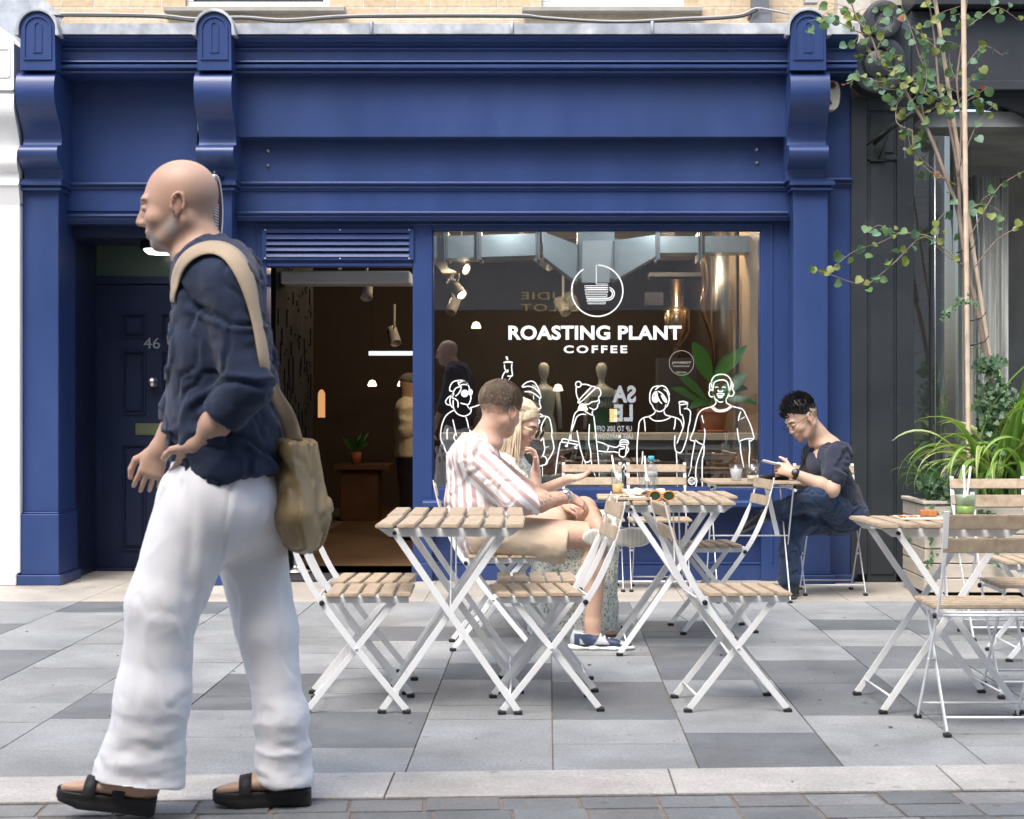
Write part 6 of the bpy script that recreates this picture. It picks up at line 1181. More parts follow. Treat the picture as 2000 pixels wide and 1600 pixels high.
STP = stripe_mat('rose_striped_cotton', (.55,.39,.36), (.80,.78,.77), .050, .42)
shR, shL = q2(922,893,-.155), q2(938,888,.16)
J = [(econe(q2(925,900), q2(928,985), (.125,.205), (.135,.19), (1,0,0)), .06), (econe(q2(928,985), q2(945,1040), (.135,.19), (.14,.175), (1,0,0)), .06), (ell(shR, (.085,.075,.075)), .05), (ell(shL, (.085,.075,.075)), .05), (cone(q2(938,866), q2(928,900), .078,.11), .05),
     (cone(shR, el.lerp(shR,.15), .082,.082), .035), (cone(el.lerp(shR,.15), el.lerp(wr,.22), .078,.056), .03), (cone(shL, elL, .08,.07), .04), (cone(elL, elL.lerp(wrL,.3), .065,.055), .02), (econe(q2(960,1010), q2(1015,1012), (.08,.17), (.055,.14), (0,0,1)), .05)]
V, Q = grow(J, .007, subs=[(cone(q2(945,848), q2(952,872), .063,.056), .008)], cuts=[(q2(1000,1056), (.35,0,-1)), (el.lerp(wr,.24), (wr-el))])
V = creases(V, Q, .009, (6,5,5), 4, .04); V = creases(V, Q, .005, (12,10,9), 8, .04)
ax_ = v3((el-shR).normalized()); rel = V-v3(shR); along = rel @ ax_; perp = np.linalg.norm(rel-along[:,None]*ax_, axis=1); nrm_ = np.cross(ax_, (0,1,0)); nrm_ /= np.linalg.norm(nrm_); acr = rel @ nrm_
arm_w = (perp < .098) & (along > .02) & (V[:,1] < Z2-.06) & (along-perp*.6 > -.02)
spn = v3((q2(925,890)-q2(945,1040)).normalized()); px_ = np.cross(spn, (0,1,0)); st_ = (V-v3(q2(930,960))) @ px_+(V[:,1]-Z2)*.5
yoke = V[:,2] > q2(0,880).z+.01
STV = np.where(arm_w, acr+.011, st_)
put('shirt', (V, Q), STP, man2, attrs={'stripe': STV}, base=B2)
cv, cq = grow([(econe(q2(946,850), q2(950,868), (.070,.068), (.076,.074), (1,0,0)), .01)], .0045, subs=[(econe(q2(944,836), q2(952,880), (.061,.060), (.064,.063), (1,0,0)), .003)], cuts=[(q2(946,853), (.42,.0,1)), (q2(946,874), (-.4,0,-1))])
put('collar', (cv, cq), STP, man2, attrs={'stripe': cv[:,2]*.5}, base=B2)
BEI = fabric('beige_chino', (.56,.45,.33), var=.08, weave=600)
T = [(econe(q2(948,1045), q2(962,1040), (.115,.17), (.12,.17), (0,0,1)), .05), (econe(hR, q2(1106,1064,-.12), (.100,.100), (.096,.092), (0,0,1)), .04), (econe(hL, q2(1075,1024,.14), (.100,.095), (.088,.085), (0,0,1)), .04)]
V, Q = grow(T, .006, cuts=[(q2(1108,1060,-.12), (q2(1108,1060)-q2(950,1042))), ]); 
V = creases(V, Q, .004, (4,5,6), 6, .06); V = folds(V, Q, .005, (8,8,14), 2); put('shorts', (V, Q), BEI, man2, base=B2)
m = MB(); wd_ = (wr-el).normalized(); c_ = wr-wd_*.008; fr2 = wd_.to_track_quat('Z','Y').to_matrix(); m.lathe([(.034,-.010),(.037,-.009),(.037,.009),(.034,.010)], c_, 24, fr2 @ Matrix.Diagonal((1,.92,1))); u_ = fr2 @ Vector((0,0,1)); top_ = c_+Vector((0,-.6,.8)).normalized()*.036; m.lathe([(.0,-.005),(.018,-.005),(.018,.004),(.015,.006),(0,.006)], top_, 20, Vector((0,-.6,.8)).to_track_quat('Z','Y').to_matrix()); own(m.build('wrist_watch', STEEL), man2, B2)
gb = lambda px, Z, z=0.: Vector((GX(px,Z), Z, z))
shoe(None, gb(1119,8.24,.0), gb(1236,8.235,.0), (0,0,1), man2, B2, (.035,.05,.095), (.80,.80,.78), patch=(.48,.50,.53))
hl = aL+Vector((-.045,-.055,-.058)); shoe(None, hl, hl+Vector((.285,-.02,.005)), (0,.97,.22), man2, B2, (.035,.05,.095), (.80,.80,.76), patch=(.62,.64,.66), outsole=(.55,.52,.45))
# ---------------------------------------------------------------- 3 THE BLONDE WOMAN (faces +x)
Z3 = 8.98
q3 = lambda x, y, dz=0.: P(x, y, Z3+dz)
B3 = Vector((GX(1000,Z3), Z3, 0)); SK3 = (.62,.42,.33)
hc = q3(1016,828,-.04); M3_ = frame((.84,-.36,-.40), (.40,-.1,1)); nk = q3(996,882,.0)
(hv, hq), W3 = head_mesh(hc, M3_, .98, neck=(nk, .052), fem=True)
shR, elR, wrR = q3(975,905,-.15), q3(1046,984,-.20), q3(1046,922,-.17)
hd, _ = hand(wrR, q3(1048,880,-.16)-wrR, (-.75,.5,.2), (.2,-.85,.3), .95, curl=(22,35,25), thumb=(25,15))
armR = grow([(cone(shR, elR, .042,.037), .02), (cone(elR, wrR, .036,.024), .02)]+hd, .0042)
shL, elL, wrL = q3(1000,900,.15), q3(1052,962,.10), q3(1110,936,-.05)
hd, _ = hand(wrL, q3(1165,926,-.12)-wrL, (0,-.35,1), (-.1,-1,-.3), .95, curl=(10,16,12), thumb=(15,10))
armL = grow([(cone(shL, elL, .042,.037), .02), (cone(elL, wrL, .036,.024), .02)]+hd, .0042)
tors = grow([econe(q3(985,1040), q3(990,920), (.10,.14), (.09,.14), (1,0,0)), cone(nk, q3(990,915), .05,.08)], .01, k=.05)
V, Q = join([(hv, hq), armR, armL, tors]); C = skin_col(V, SK3, face_dots(W3, M3_, .98, (.55,.16,.15), (.30,.20,.12), SK3))
wom = put('person', (V, Q), SKIN, None, C, base=B3); wom.location = B3
tag(wom, 'blonde woman in round sunglasses and pale floral dress, sitting beside the striped man', 'person')
BLN = M('blonde_hair', (.60,.50,.35), .45, var=.35, vs=50, st=(3,3,.5)); 
Hh = [(ell(hc+M3_ @ Vector((-.018,0,.036))*.98, (.104,.088,.098), M3_), .01)]
V, Q = grow(Hh, .005, cuts=[(hc+M3_ @ Vector((.052,0,.04)), M3_ @ Vector((1,0,-.85))), (hc+M3_ @ Vector((0,0,-.05)), M3_ @ Vector((0,0,-1)))]); V = folds(V, Q, .006, (40,40,9), 3)
hr = put('hair', (V, Q), BLN, wom, base=B3); m = MB(); rnd = random.Random(9)
for i in range(230):
    sg = -1 if i % 5 < 3 else 1; t = rnd.random(); s0 = hc+M3_ @ Vector((.012-.09*t, sg*(.072+.012*rnd.random()), .060-.02*t))*.98
    e0 = hc+Vector((rnd.uniform(-.13,-.02), sg*-.0+(-.09 if sg < 0 else .07)+rnd.uniform(-.02,.02), rnd.uniform(-.30,-.18))); md = s0.lerp(e0,.5)+Vector((rnd.uniform(-.015,.015),(-.022 if sg < 0 else .022),.02)); m.tube(spline([s0, md, e0+Vector((rnd.uniform(-.02,.02),0,0))], 4), [.0045]*4+[.004]*4+[.0015], 4, cap=False)
for i in range(90):
    t = rnd.uniform(-1,1); s0 = hc+M3_ @ Vector((.070-.02*t*t, .05*t, .105-.04*t*t)); e0 = hc+M3_ @ Vector((-.08, .082*(1 if t > 0 else -1), .02-.02*rnd.random())); m.tube(spline([s0, (s0+e0)/2+M3_ @ Vector((0,.03*(1 if t > 0 else -1),.035)), e0], 4), .0028, 4, cap=False)
o = m.build('strands', BLN); o.parent = hr; o.location = -B3
GOLD = M('thin_gold_wire', (.80,.58,.28), .25, metal=1, var=.05)
gs3 = []
for i, sg in enumerate((-1,1)):
    q = W3(.124,sg*.031,-.006); lens = [q+M3_ @ Vector((-.010*abs(math.cos(a))*0, .025*math.cos(a), .024*math.sin(a))) for a in [2*math.pi*k/24 for k in range(25)]]
    m = MB(); m.tube(lens, .0011, 6, cap=False); s2 = W3(.10,sg*.062,.004); m.tube([q+M3_ @ Vector((0,sg*.025,.004)), s2, W3(.0,sg*.082,.004)], .0016, 6)
    if sg > 0: m.tube([W3(.124,-.007,.0), W3(.127,0,.003), W3(.124,.007,.0)], .0012, 6)
    gp = own(m.build('glasses_frame', GOLD), wom, B3)
    m = MB(); m.add(lens[:-1]+[v+M3_ @ Vector((-.0015,0,0)) for v in lens[:-1]], [tuple(range(24)), tuple(range(47,23,-1))]); l = m.build('dark_lens', M('smoky_lens', (.012,.012,.012), .06, spec=.8)); l.parent = gp
FLO = bpy.data.materials.new('floral_dress_print'); FLO.use_nodes = True
def _flo():
    n = FLO.node_tree.nodes; L = FLO.node_tree.links; b = n['Principled BSDF']; b.inputs['Roughness'].default_value = .85; tc = n.new('ShaderNodeTexCoord'); src = None
    base = n.new('ShaderNodeRGB'); base.outputs[0].default_value = (.72,.73,.66,1); src = base.outputs[0]
    for sc, col, th, off in ((55,(.28,.42,.30),.40,0),(70,(.50,.16,.16),.26,3),(90,(.75,.55,.45),.24,7),(45,(.35,.50,.45),.22,11)):
        mp = n.new('ShaderNodeMapping'); mp.inputs['Location'].default_value = (off,off,off); L.new(tc.outputs['Object'], mp.inputs[0]); v = n.new('ShaderNodeTexVoronoi'); v.inputs['Scale'].default_value = sc; L.new(mp.outputs[0], v.inputs[0])
        r = n.new('ShaderNodeMapRange'); r.inputs[1].default_value = th; r.inputs[2].default_value = th-.06; L.new(v.outputs[0], r.inputs[0]); x = n.new('ShaderNodeMix'); x.data_type = 'RGBA'; L.new(r.outputs[0], x.inputs[0]); L.new(src, x.inputs[6]); x.inputs[7].default_value = (*col,1); src = x.outputs[2]
    L.new(src, b.inputs['Base Color'])
_flo()
kn = q3(1170,1042,-.05)
D = [(econe(q3(990,918), q3(988,985), (.105,.165), (.10,.15), (1,0,0)), .05), (econe(q3(988,985), q3(985,1045), (.10,.15), (.13,.18), (1,0,0)), .05), (cone(shR, shR.lerp(elR,.5), .058,.062), .03), (cone(shL, shL.lerp(elL,.6), .058,.060), .03),
     (econe(q3(985,1050), kn, (.11,.19), (.105,.19), (0,0,1)), .05), (econe(kn, q3(1150,1245,-.12), (.10,.16), (.135,.20), (1,0,0)), .05), (econe(q3(1080,1060,-.05), q3(1090,1240,-.10), (.09,.15), (.15,.2), (1,0,0)), .08)]
V, Q = grow(D, .009, subs=[(cone(q3(1004,880), q3(1004,905), .055,.06), .01)], cuts=[(q3(1150,1240,-.1), (.0,0,-1))]); V = folds(V, Q, .022, (10,8,3), 3); V = folds(V, Q, .006, (20,18,8), 8); put('dress', (V, Q), FLO, wom, base=B3)
for k_, (px, zz) in enumerate(((1180,-.22),(1165,.0))): shoe(None, gb(px-62,Z3+zz), gb(px+22,Z3+zz-.03), (0,0,1), wom, B3, (.6,.45,.33), (.3,.2,.13), laces=False, h=.05, w=.04)
# ---------------------------------------------------------------- 4 THE MAN WITH THE PHONE (faces -x, left side nearest)
Z4 = 10.6
q4 = lambda x, y, dz=0.: P(x, y, Z4+dz)
B4 = Vector((GX(1640,Z4), Z4, 0)); SK4 = (.55,.37,.27)
hc = q4(1566,818,-.04); M4 = frame((-.80,-.34,-.50), (-.52,-.12,.85)); nk = q4(1612,868,.03)
(hv, hq), W4 = head_mesh(hc, M4, 1.05, neck=(nk, .066), nose=.97)
shL, elL, wrL = q4(1640,886,-.17), q4(1624,956,-.26), q4(1548,924,-.26)
hdL, tipL = hand(wrL, q4(1506,908,-.24)-wrL, (.15,.8,-.5), (.1,.35,1), 1., curl=(35,45,30), thumb=(15,15))
armL = grow([(cone(elL, elL.lerp(wrL,.3), .048,.044), .02), (cone(elL.lerp(wrL,.3), wrL, .044,.028), .02), (cone(shL, elL, .052,.046), .02)]+hdL, .0045)
shR, elR, wrR = q4(1592,884,.17), q4(1578,950,.05), q4(1538,940,-.12)
hdR, _ = hand(wrR, q4(1505,916,-.15)-wrR, (.2,-.6,.6), (-.1,.2,.9), 1., curl=(35,40,30), thumb=(15,10))
armR = grow([(cone(elR, wrR, .044,.028), .02)]+hdR, .0045)
tors = grow([econe(q4(1612,905), q4(1645,1000,.08), (.10,.15), (.11,.15), (1,0,0)), cone(nk, q4(1615,905), .06,.08)], .012, k=.05)
V, Q = join([(hv, hq), armL, armR, tors]); C = skin_col(V, SK4, face_dots(W4, M4, 1.05, (.42,.18,.15), (.04,.03,.025), SK4, (.44,.29,.22)))
man4 = put('person', (V, Q), SKIN, None, C, base=B4); man4.location = B4
tag(man4, 'man with black hair and glasses in dark T-shirt and jeans, looking at his phone', 'person')
BLH = M('black_hair', (.010,.009,.009), .42, var=.3, vs=60)
V, Q = grow([(ell(hc+M4 @ Vector((-.014,0,.046))*1.05, (.106,.088,.100), M4), .01)], .005, cuts=[(hc+M4 @ Vector((.066,0,.072)), M4 @ Vector((1,0,-.8))), (hc+M4 @ Vector((-.03,0,.005)), M4 @ Vector((.55,0,-1)))]); V = folds(V, Q, .009, (20,20,20), 3, ridge=False); hr = put('hair', (V, Q), BLH, man4, base=B4)
m = MB(); hair_tufts(m, hc, M4, 1.05, 1500, .034, .0030, lambda p: p.z > .05 and p.x < .09, lambda p: Vector((.35,p.y*4,.8)), 4, shell=(.104,.087,.094), off=(-.014,0,.046), jit=.25); hair_tufts(m, hc, M4, 1.05, 1500, .008, .001, lambda p: p.z > -.05 and p.x < .02, lambda p: Vector((0,0,-1)), 14, shell=(.099,.080,.092), off=(-.014,0,.030)); o = m.build('strands', BLH); o.parent = hr; o.location = -B4
GF = M('dark_wire_frame', (.05,.035,.03), .35, metal=.4)
for sg in (-1,1):
    q = W4(.108,sg*.032,-.004); ring = [q+M4 @ Vector((0,.0235*math.cos(a),.0165*math.sin(a)*(1.1 if math.sin(a) < 0 else .9))) for a in [2*math.pi*k/24 for k in range(25)]]
    m = MB(); m.tube(ring, .0017, 6, cap=False); m.tube([q+M4 @ Vector((0,sg*.0235,.004)), W4(.095,sg*.064,.004), W4(.0,sg*.084,.010)], .0018, 6)
    if sg > 0: m.tube([W4(.108,-.009,.003), W4(.113,0,.006), W4(.108,.009,.003)], .0016, 6)
    gp = own(m.build('glasses_frame', GF), man4, B4); m = MB(); m.add(ring[:-1], [tuple(range(24))]); l = m.build('clear_lens', uglass()); l.parent = gp
TNV = fabric('charcoal_navy_jersey', (.026,.032,.052), var=.08, weave=900)
J = [(econe(q4(1612,902), q4(1632,960,.05), (.115,.20), (.125,.18), (1,0,0)), .05), (econe(q4(1632,960,.05), q4(1652,1008,.08), (.125,.18), (.14,.175), (1,0,0)), .05), (ell(shL, (.070,.068,.066)), .05), (ell(shR, (.07,.068,.066)), .05), (cone(shL, shL.lerp(elL,.66), .068,.072), .03), (cone(shR, shR.lerp(elR,.65), .076,.072), .03), (cone(nk, q4(1620,895), .075,.11), .05)]
V, Q = grow(J, .007, subs=[(cone(q4(1597,850), q4(1607,872,-.01), .066,.054), .006), (cone(q4(1588,862,-.03), q4(1592,893,-.10), .05,.018), .008)], cuts=[(q4(1650,1018,.08), (.2,0,-1)), ])
V = creases(V, Q, .009, (6,5,6), 5, .04); V = creases(V, Q, .005, (11,9,12), 8, .04); put('t_shirt', (V, Q), TNV, man4, base=B4)
JNS = fabric('dark_denim', (.026,.044,.088), var=.12, weave=900, b=.3, col2=(.07,.11,.18), c2=(.58,.72), c2s=4)
kL, aL = q4(1594,968,-.24), q4(1512,1000,-.06); kR, aR = q4(1548,1022,-.05), q4(1538,1132,-.08); hL, hR = q4(1655,1003,.0), q4(1652,1010,.16)
T = [(econe(q4(1655,1000,.08), q4(1640,1008,.08), (.12,.17), (.12,.17), (0,0,1)), .05), (econe(hL, kL, (.105,.095), (.078,.075), (0,0,1)), .04), (econe(kL, aL, (.072,.074), (.056,.060), (0,0,1)), .035), (econe(hR, kR, (.10,.095), (.078,.075), (0,0,1)), .04), (econe(kR, kR.lerp(aR,.5), (.072,.074), (.062,.064), (1,0,0)), .035), (econe(kR.lerp(aR,.5), aR, (.062,.064), (.058,.060), (1,0,0)), .03)]
V, Q = grow(T, .006, cuts=[]); V = creases(V, Q, .007, (7,7,8), 5, .04); V = creases(V, Q, .004, (14,14,18), 8, .04); put('jeans', (V, Q), JNS, man4, base=B4)
shoe(None, q4(1515,1005,-.04)+Vector((.03,0,.0)), q4(1438,1048,-.10), (-.35,.0,.8), man4, B4, (.02,.022,.025), (.10,.10,.11), lcol=(.04,.04,.045))
shoe(None, Vector((GX(1549,10.62),10.62,0)), Vector((GX(1536,10.36),10.36,0)), (0,0,1), man4, B4, (.02,.022,.025), (.07,.07,.075), lcol=(.04,.04,.045), h=.10)
m = MB(); wd_ = (wrL-elL).normalized(); fr2 = wd_.to_track_quat('Z','Y').to_matrix(); c_ = wrL-wd_*.02; m.lathe([(.031,-.012),(.034,-.010),(.034,.010),(.031,.012)], c_, 20, fr2); m.lathe([(0,-.004),(.021,-.004),(.021,.006),(.017,.008),(0,.008)], c_+Vector((-.25,-.9,.35)).normalized()*.034, 8, Vector((-.25,-.9,.35)).to_track_quat('Z','Y').to_matrix()); own(m.build('black_watch', M('black_resin', (.012,.012,.013), .35)), man4, B4)
ph = q4(1503,903,-.24); m = MB(); q = Matrix.Translation(ph) @ Matrix.Rotation(R(14),4,'Y') @ Matrix.Rotation(R(-8),4,'X'); m.box(-.045,.065,-.034,.034,-.004,.004,q); o = m.build('smartphone', M('white_phone_case', (.75,.73,.70), .35), None, bevel=.003, seg=2); tag(rebase(o, ph), 'white phone held in both hands by the man with black hair', 'phone')
# ---------------------------------------------------------------- 5 THE BARISTA deep inside
Z5 = 15.2
q5 = lambda x, y, dz=0.: P(x, y, Z5+dz)
B5 = Vector((GX(806,Z5), Z5, 0)); hc = q5(803,757); M5 = frame((.9,.42,-.2), (.2,.1,1))
(hv, hq), W5 = head_mesh(hc, M5, 1., neck=(q5(798,785), .06), h=.006)
arm = grow([(cone(q5(793,812,-.17), q5(794,848,-.19), .05,.043), .02), (cone(q5(794,842,-.19), q5(822,848,-.16), .042,.03), .02)]+hand(q5(822,848,-.16), (1,0,0), (0,0,-1), (0,-1,0))[0], .006)
V, Q = join([(hv, hq), arm]); man5 = put('person', (V, Q), SKIN, None, skin_col(V, SK1), base=B5); man5.location = B5
tag(man5, 'barista in a cream T-shirt and cap, working deep inside at the right of the doorway', 'person')
V, Q = grow([(econe(q5(800,800), q5(800,890), (.12,.20), (.13,.19), (1,0,0)), .05), (cone(q5(795,802,-.16), q5(793,838,-.19), .07,.075), .03), (ell(q5(800,797), (.09,.14,.07)), .05)], .01, cuts=[(q5(0,892), (0,0,-1))]); V = folds(V, Q, .014, (7,7,8), 1); put('t_shirt', (V, Q), fabric('cream_jersey', (.62,.55,.40)), man5, base=B5)
V, Q = grow([(econe(q5(800,885), q5(800,930), (.12,.18), (.11,.17), (1,0,0)), .05), (cone(q5(798,930,-.09), Vector((GX(798,Z5),Z5-.1,.04)), .085,.06), .03), (cone(q5(803,930,.09), Vector((GX(806,Z5),Z5+.1,.04)), .085,.06), .03)], .012); put('trousers', (V, Q), fabric('black_twill', (.012,.012,.014)), man5, base=B5)
V, Q = grow([(ell(W5(-.012,0,.05), (.105,.088,.075), M5), .01), (ell(W5(.09,0,.06), (.07,.06,.008), M5), .01)], .006, cuts=[(W5(0,0,.035), M5 @ Vector((0,0,-1)))]); put('cap', (V, Q), fabric('grey_cap', (.12,.11,.10)), man5, base=B5)
# ================================================================ PLANTER, TREE AND PLANTS AT THE RIGHT
ZQ = 10.75
plx0, plx1, ply0, ply1, plt = GX(1806,10.5), GX(1806,10.5)+1.15, 10.5, 11.15, .565
pl = thing('wooden_planter', 'pale grey plank planter box at the foot of the charcoal shopfront', 'planter', ((plx0+plx1)/2, 10.8, 0))
PLK = M('weathered_pale_planks', (.50,.45,.38), .75, var=.15, vs=7, st=(.5,1,5), bump=.3, bs=40)
m = MB(); n_ = 6
for i in range(n_): z0 = .03+i*.0885; m.box(plx0, plx1, ply0, ply0+.022, z0, z0+.082); m.box(plx0, plx0+.022, ply0+.023, ply1, z0, z0+.082); m.box(plx1-.022, plx1, ply0+.023, ply1, z0, z0+.082)
m.box(plx0+.022, plx1-.022, ply1-.022, ply1, .03, plt-.005); part(m, 'plank_side', PLK, pl, bevel=.003)
m = MB(); m.box(plx0-.012, plx1+.012, ply0-.012, ply0+.035, plt-.003, plt+.017); m.box(plx0-.012, plx0+.035, ply0+.036, ply1, plt-.003, plt+.017); part(m, 'rim', PLK, pl, bevel=.003)
m = MB(); m.box(plx0+.024, plx1-.024, ply0+.024, ply1-.024, .3, plt-.04); part(m, 'soil', M('dark_soil', (.03,.022,.015), .95, var=.4, vs=30, bump=.8), pl)
rp_ = random.Random(12)
def leafmat(name, c1, c2, rough=.5):
    m = bpy.data.materials.new(name); m.use_nodes = True; n = m.node_tree.nodes; L = m.node_tree.links; b = n['Principled BSDF']; b.inputs['Roughness'].default_value = rough
    a = n.new('ShaderNodeAttribute'); a.attribute_name = 'tone'; L.new(a.outputs['Color'], b.inputs['Base Color']); b.inputs['Subsurface Weight'].default_value = 0
    t = n.new('ShaderNodeBsdfTranslucent'); s = n.new('ShaderNodeVectorMath'); s.operation = 'MULTIPLY'; s.inputs[1].default_value = (1.2,1.3,.6); L.new(a.outputs['Color'], s.inputs[0]); L.new(s.outputs[0], t.inputs[0]); x = n.new('ShaderNodeMixShader'); x.inputs[0].default_value = .28; o = n['Material Output']; L.new(b.outputs[0], x.inputs[1]); L.new(t.outputs[0], x.inputs[2]); L.new(x.outputs[0], o.inputs[0]); MT[name] = m; return m
LF = leafmat('heart_leaf', 0, 0)
class Leaves:
    def __init__(s): s.V = []; s.F = []; s.C = []
    def heart(s, p, size, tip, nrm, col):       # stalk end p, pointing along tip
        t = Vector(tip).normalized(); n = Vector(nrm); n = (n-t*n.dot(t)).normalized(); sd = t.cross(n); o = len(s.V); ol = [(0,.06),(.26,-.05),(.48,.10),(.56,.38),(.46,.64),(.24,.84),(0,.96),(-.24,.84),(-.46,.64),(-.56,.38),(-.48,.10),(-.26,-.05)]
        for a, b in [(0,.42)]+ol: s.V.append(p+sd*a*size+t*b*size+n*(abs(a)*.28-(b-.4)**2*.25)*size); s.C.append(col)
        s.F += [(o, o+1+i, o+1+(i+1)%12) for i in range(12)]
    def ivy(s, p, size, tip, nrm, col):
        t = Vector(tip).normalized(); n = Vector(nrm); n = (n-t*n.dot(t)).normalized(); sd = t.cross(n); o = len(s.V); ol = [(0,0),(.35,-.12),(.60,.18),(.30,.34),(.44,.66),(.16,.62),(0,1),(-.16,.62),(-.44,.66),(-.30,.34),(-.60,.18),(-.35,-.12)]
        for a, b in [(0,.35)]+ol: s.V.append(p+sd*a*size+t*b*size+n*(abs(a)*.2-(b-.3)**2*.15)*size); s.C.append(col)
        s.F += [(o, o+1+i, o+1+(i+1)%12) for i in range(12)]
    def build(s, name, par): o = npmesh(name, s.V, s.F, LF, None, True, {'tone': np.array([c[:3] for c in s.C])}); o.parent = par; o.location = -Vector(par.location); return o
def rgreen(k=1., red=.02):
    r = rp_.random(); q = rp_.uniform(.85,1.35)*k
    if r < red: return (.30*q,.10*q,.06*q)
    if r < .30: return (.17*q,.21*q,.045*q)
    if r < .55: return (.10*q,.19*q,.07*q)
    return (.10*q,.20*q,.12*q)
tree = thing('young_tree', 'young slender tree with heart shaped green leaves rising from the pale planter between bamboo stakes', 'tree', (GX(1930,ZQ), ZQ, .5))
BRK = M('grey_brown_bark', (.24,.185,.15), .8, var=.3, vs=30, st=(1,1,.3), bump=.4, bs=60)
PT = lambda pts, dz=0.: [P(x, y, ZQ+dz+(d[0] if d else 0)) for x, y, *d in pts]
stems = [([(1960,930),(1945,800),(1925,690),(1908,600),(1897,560),(1887,521),(1872,416),(1850,352),(1812,255),(1782,202),(1749,150),(1722,124),(1700,71),(1674,37),(1655,-20)], .021, .004, 0),
         ([(1897,560),(1876,431),(1871,337),(1850,225),(1835,180),(1827,94),(1820,37),(1805,-40)], .013, .004, .03),
         ([(1872,345),(1878,240),(1869,161),(1882,60),(1893,-30)], .009, .003, -.02)]
m = MB()
for pts, r0, r1, dz in stems: sp = spline(PT(pts, dz), 4); N = len(sp); m.tube(sp, [r0+(r1-r0)*i/(N-1) for i in range(N)], 8)
part(m, 'trunk', BRK, tree)
tw = [[(1884,521),(1835,478),(1812,461),(1760,456),(1719,474),(1670,490),(1629,521)],[(1812,461),(1790,470),(1750,510),(1715,540),(1690,556),(1662,551),(1610,532),(1586,525)],[(1760,456),(1735,452),(1718,440),(1700,448)],[(1835,478),(1828,440),(1850,410)],[(1902,525),(1947,469),(2000,439),(2030,425)],[(1890,470),(1944,375),(1974,349),(2010,330)],[(1944,375),(1925,385),(1900,410)],[(1782,255),(1752,240),(1752,205),(1765,190)],[(1782,255),(1790,300),(1850,352)],[(1749,150),(1720,160),(1680,150),(1655,165)],[(1700,71),(1670,60),(1640,45),(1610,35),(1580,42)],[(1722,124),(1700,110),(1690,80)],[(1850,225),(1900,190),(1930,170)],[(1835,180),(1800,120),(1780,60),(1760,10)],[(1871,337),(1900,260),(1925,220),(1945,205)],[(1869,161),(1900,110),(1925,90),(1960,110)],[(1882,60),(1920,30),(1950,15),(1990,40)],[(1827,94),(1790,60),(1740,30)],[(1812,255),(1800,200),(1810,150),(1800,90)],[(1876,431),(1910,400),(1950,410),(1965,440)],[(1887,521),(1850,500),(1820,470)],[(1850,352),(1810,330),(1780,290),(1772,250)]]
m = MB(); L_ = Leaves(); ends = []
def leaf_at(p, size=None, spread=.9, red=.02):
    t = Vector((rp_.gauss(0,spread), rp_.gauss(0,.5), rp_.uniform(-1.2,.1))); n = Vector((rp_.gauss(0,.45), -1, rp_.gauss(.25,.45))); L_.heart(p, size or rp_.uniform(.030,.060), t, n, rgreen(red=red))
for pts in tw:
    d0 = rp_.uniform(-.06,.06); sp = spline([P(x, y, ZQ+d0*i/len(pts)*2) for i, (x, y) in enumerate(pts)], 5); N = len(sp); m.tube(sp, [.0045-.0032*i/(N-1) for i in range(N)], 5); low = pts[0][1] > 300
    for i in range(3 if low else 2, N, 2):
        if rp_.random() < (.55 if low else .95): q = sp[i]+Vector((rp_.gauss(0,.02), rp_.gauss(0,.02), rp_.gauss(0,.02))); m.tube([sp[i], q], .0012, 4); leaf_at(q)
random_anchor = [spline(PT(p, dz), 4) for p, _, _, dz in stems]
for k in range(62):                           # short leafy twigs off the upper stems
    st_ = random_anchor[rp_.choice((0,0,1,1,2))]; p = rp_.choice([q for q in st_ if q.z > H+(797-265)/F*ZQ] or st_); ln = rp_.uniform(.06,.30); d = Vector((rp_.gauss(0,1), rp_.gauss(0,.7), rp_.uniform(-.2,1))).normalized(); e = p+d*ln
    mid = (p+e)/2+Vector((rp_.gauss(0,.02), 0, rp_.gauss(.02,.02))); sp = spline([p, mid, e], 4); m.tube(sp, .0016, 4)
    for q in sp[3::2]: leaf_at(q+Vector((rp_.gauss(0,.012), rp_.gauss(0,.012), -.01)))
for x, y in ((1587,525),(1612,532),(1627,527),(1640,497),(1662,508),(1676,500),(1690,508),(1695,448),(1716,458),(1726,450),(1735,455),(1755,492),(1770,492),(1782,486),(1774,512),(1695,570),(1711,552),(1738,516),(1855,383),(1855,400),(1851,425),(1830,437),(1870,462),(1907,408),(1918,412),(1655,160),(1666,168),(1673,150),(1600,42),(1610,50),(1622,38),(1640,45),(1650,52),(1660,45),(1586,66),(1577,70),(1730,190),(1760,182),(1945,5),(1930,28),(1955,35),(1898,40),(1905,200),(1925,205),(1922,215),(1910,218)): leaf_at(P(x, y-6, ZQ+rp_.uniform(-.08,.08)), rp_.uniform(.045,.062), .5, .02)
part(m, 'branch', BRK, tree); L_.build('crown', tree)
BAM = M('bamboo_cane', (.58,.46,.34), .45, var=.15, vs=12, st=(4,4,.6), bump=.15, bs=60)
for lb, a, b, r in (('straight upright bamboo stake beside the young tree, the paler of two', P(1893,985,10.62), P(1881,-60,10.62), .0155), ('leaning yellow bamboo stake crossing the young tree', P(1945,775,10.85), P(1817,-60,10.85), .013)):
    N = 22; pts = [a.lerp(b, i/N) for i in range(N+1)]; pp_ = []; rr = []
    for i, p in enumerate(pts): dv = (b-a).normalized(); pp_ += [p-dv*.012, p, p+dv*.012]; rr += [r, r*1.10, r]
    m = MB(); m.tube(pp_, rr, 10); tag(rebase(m.build('bamboo_stake', BAM), a), lb, 'stake')
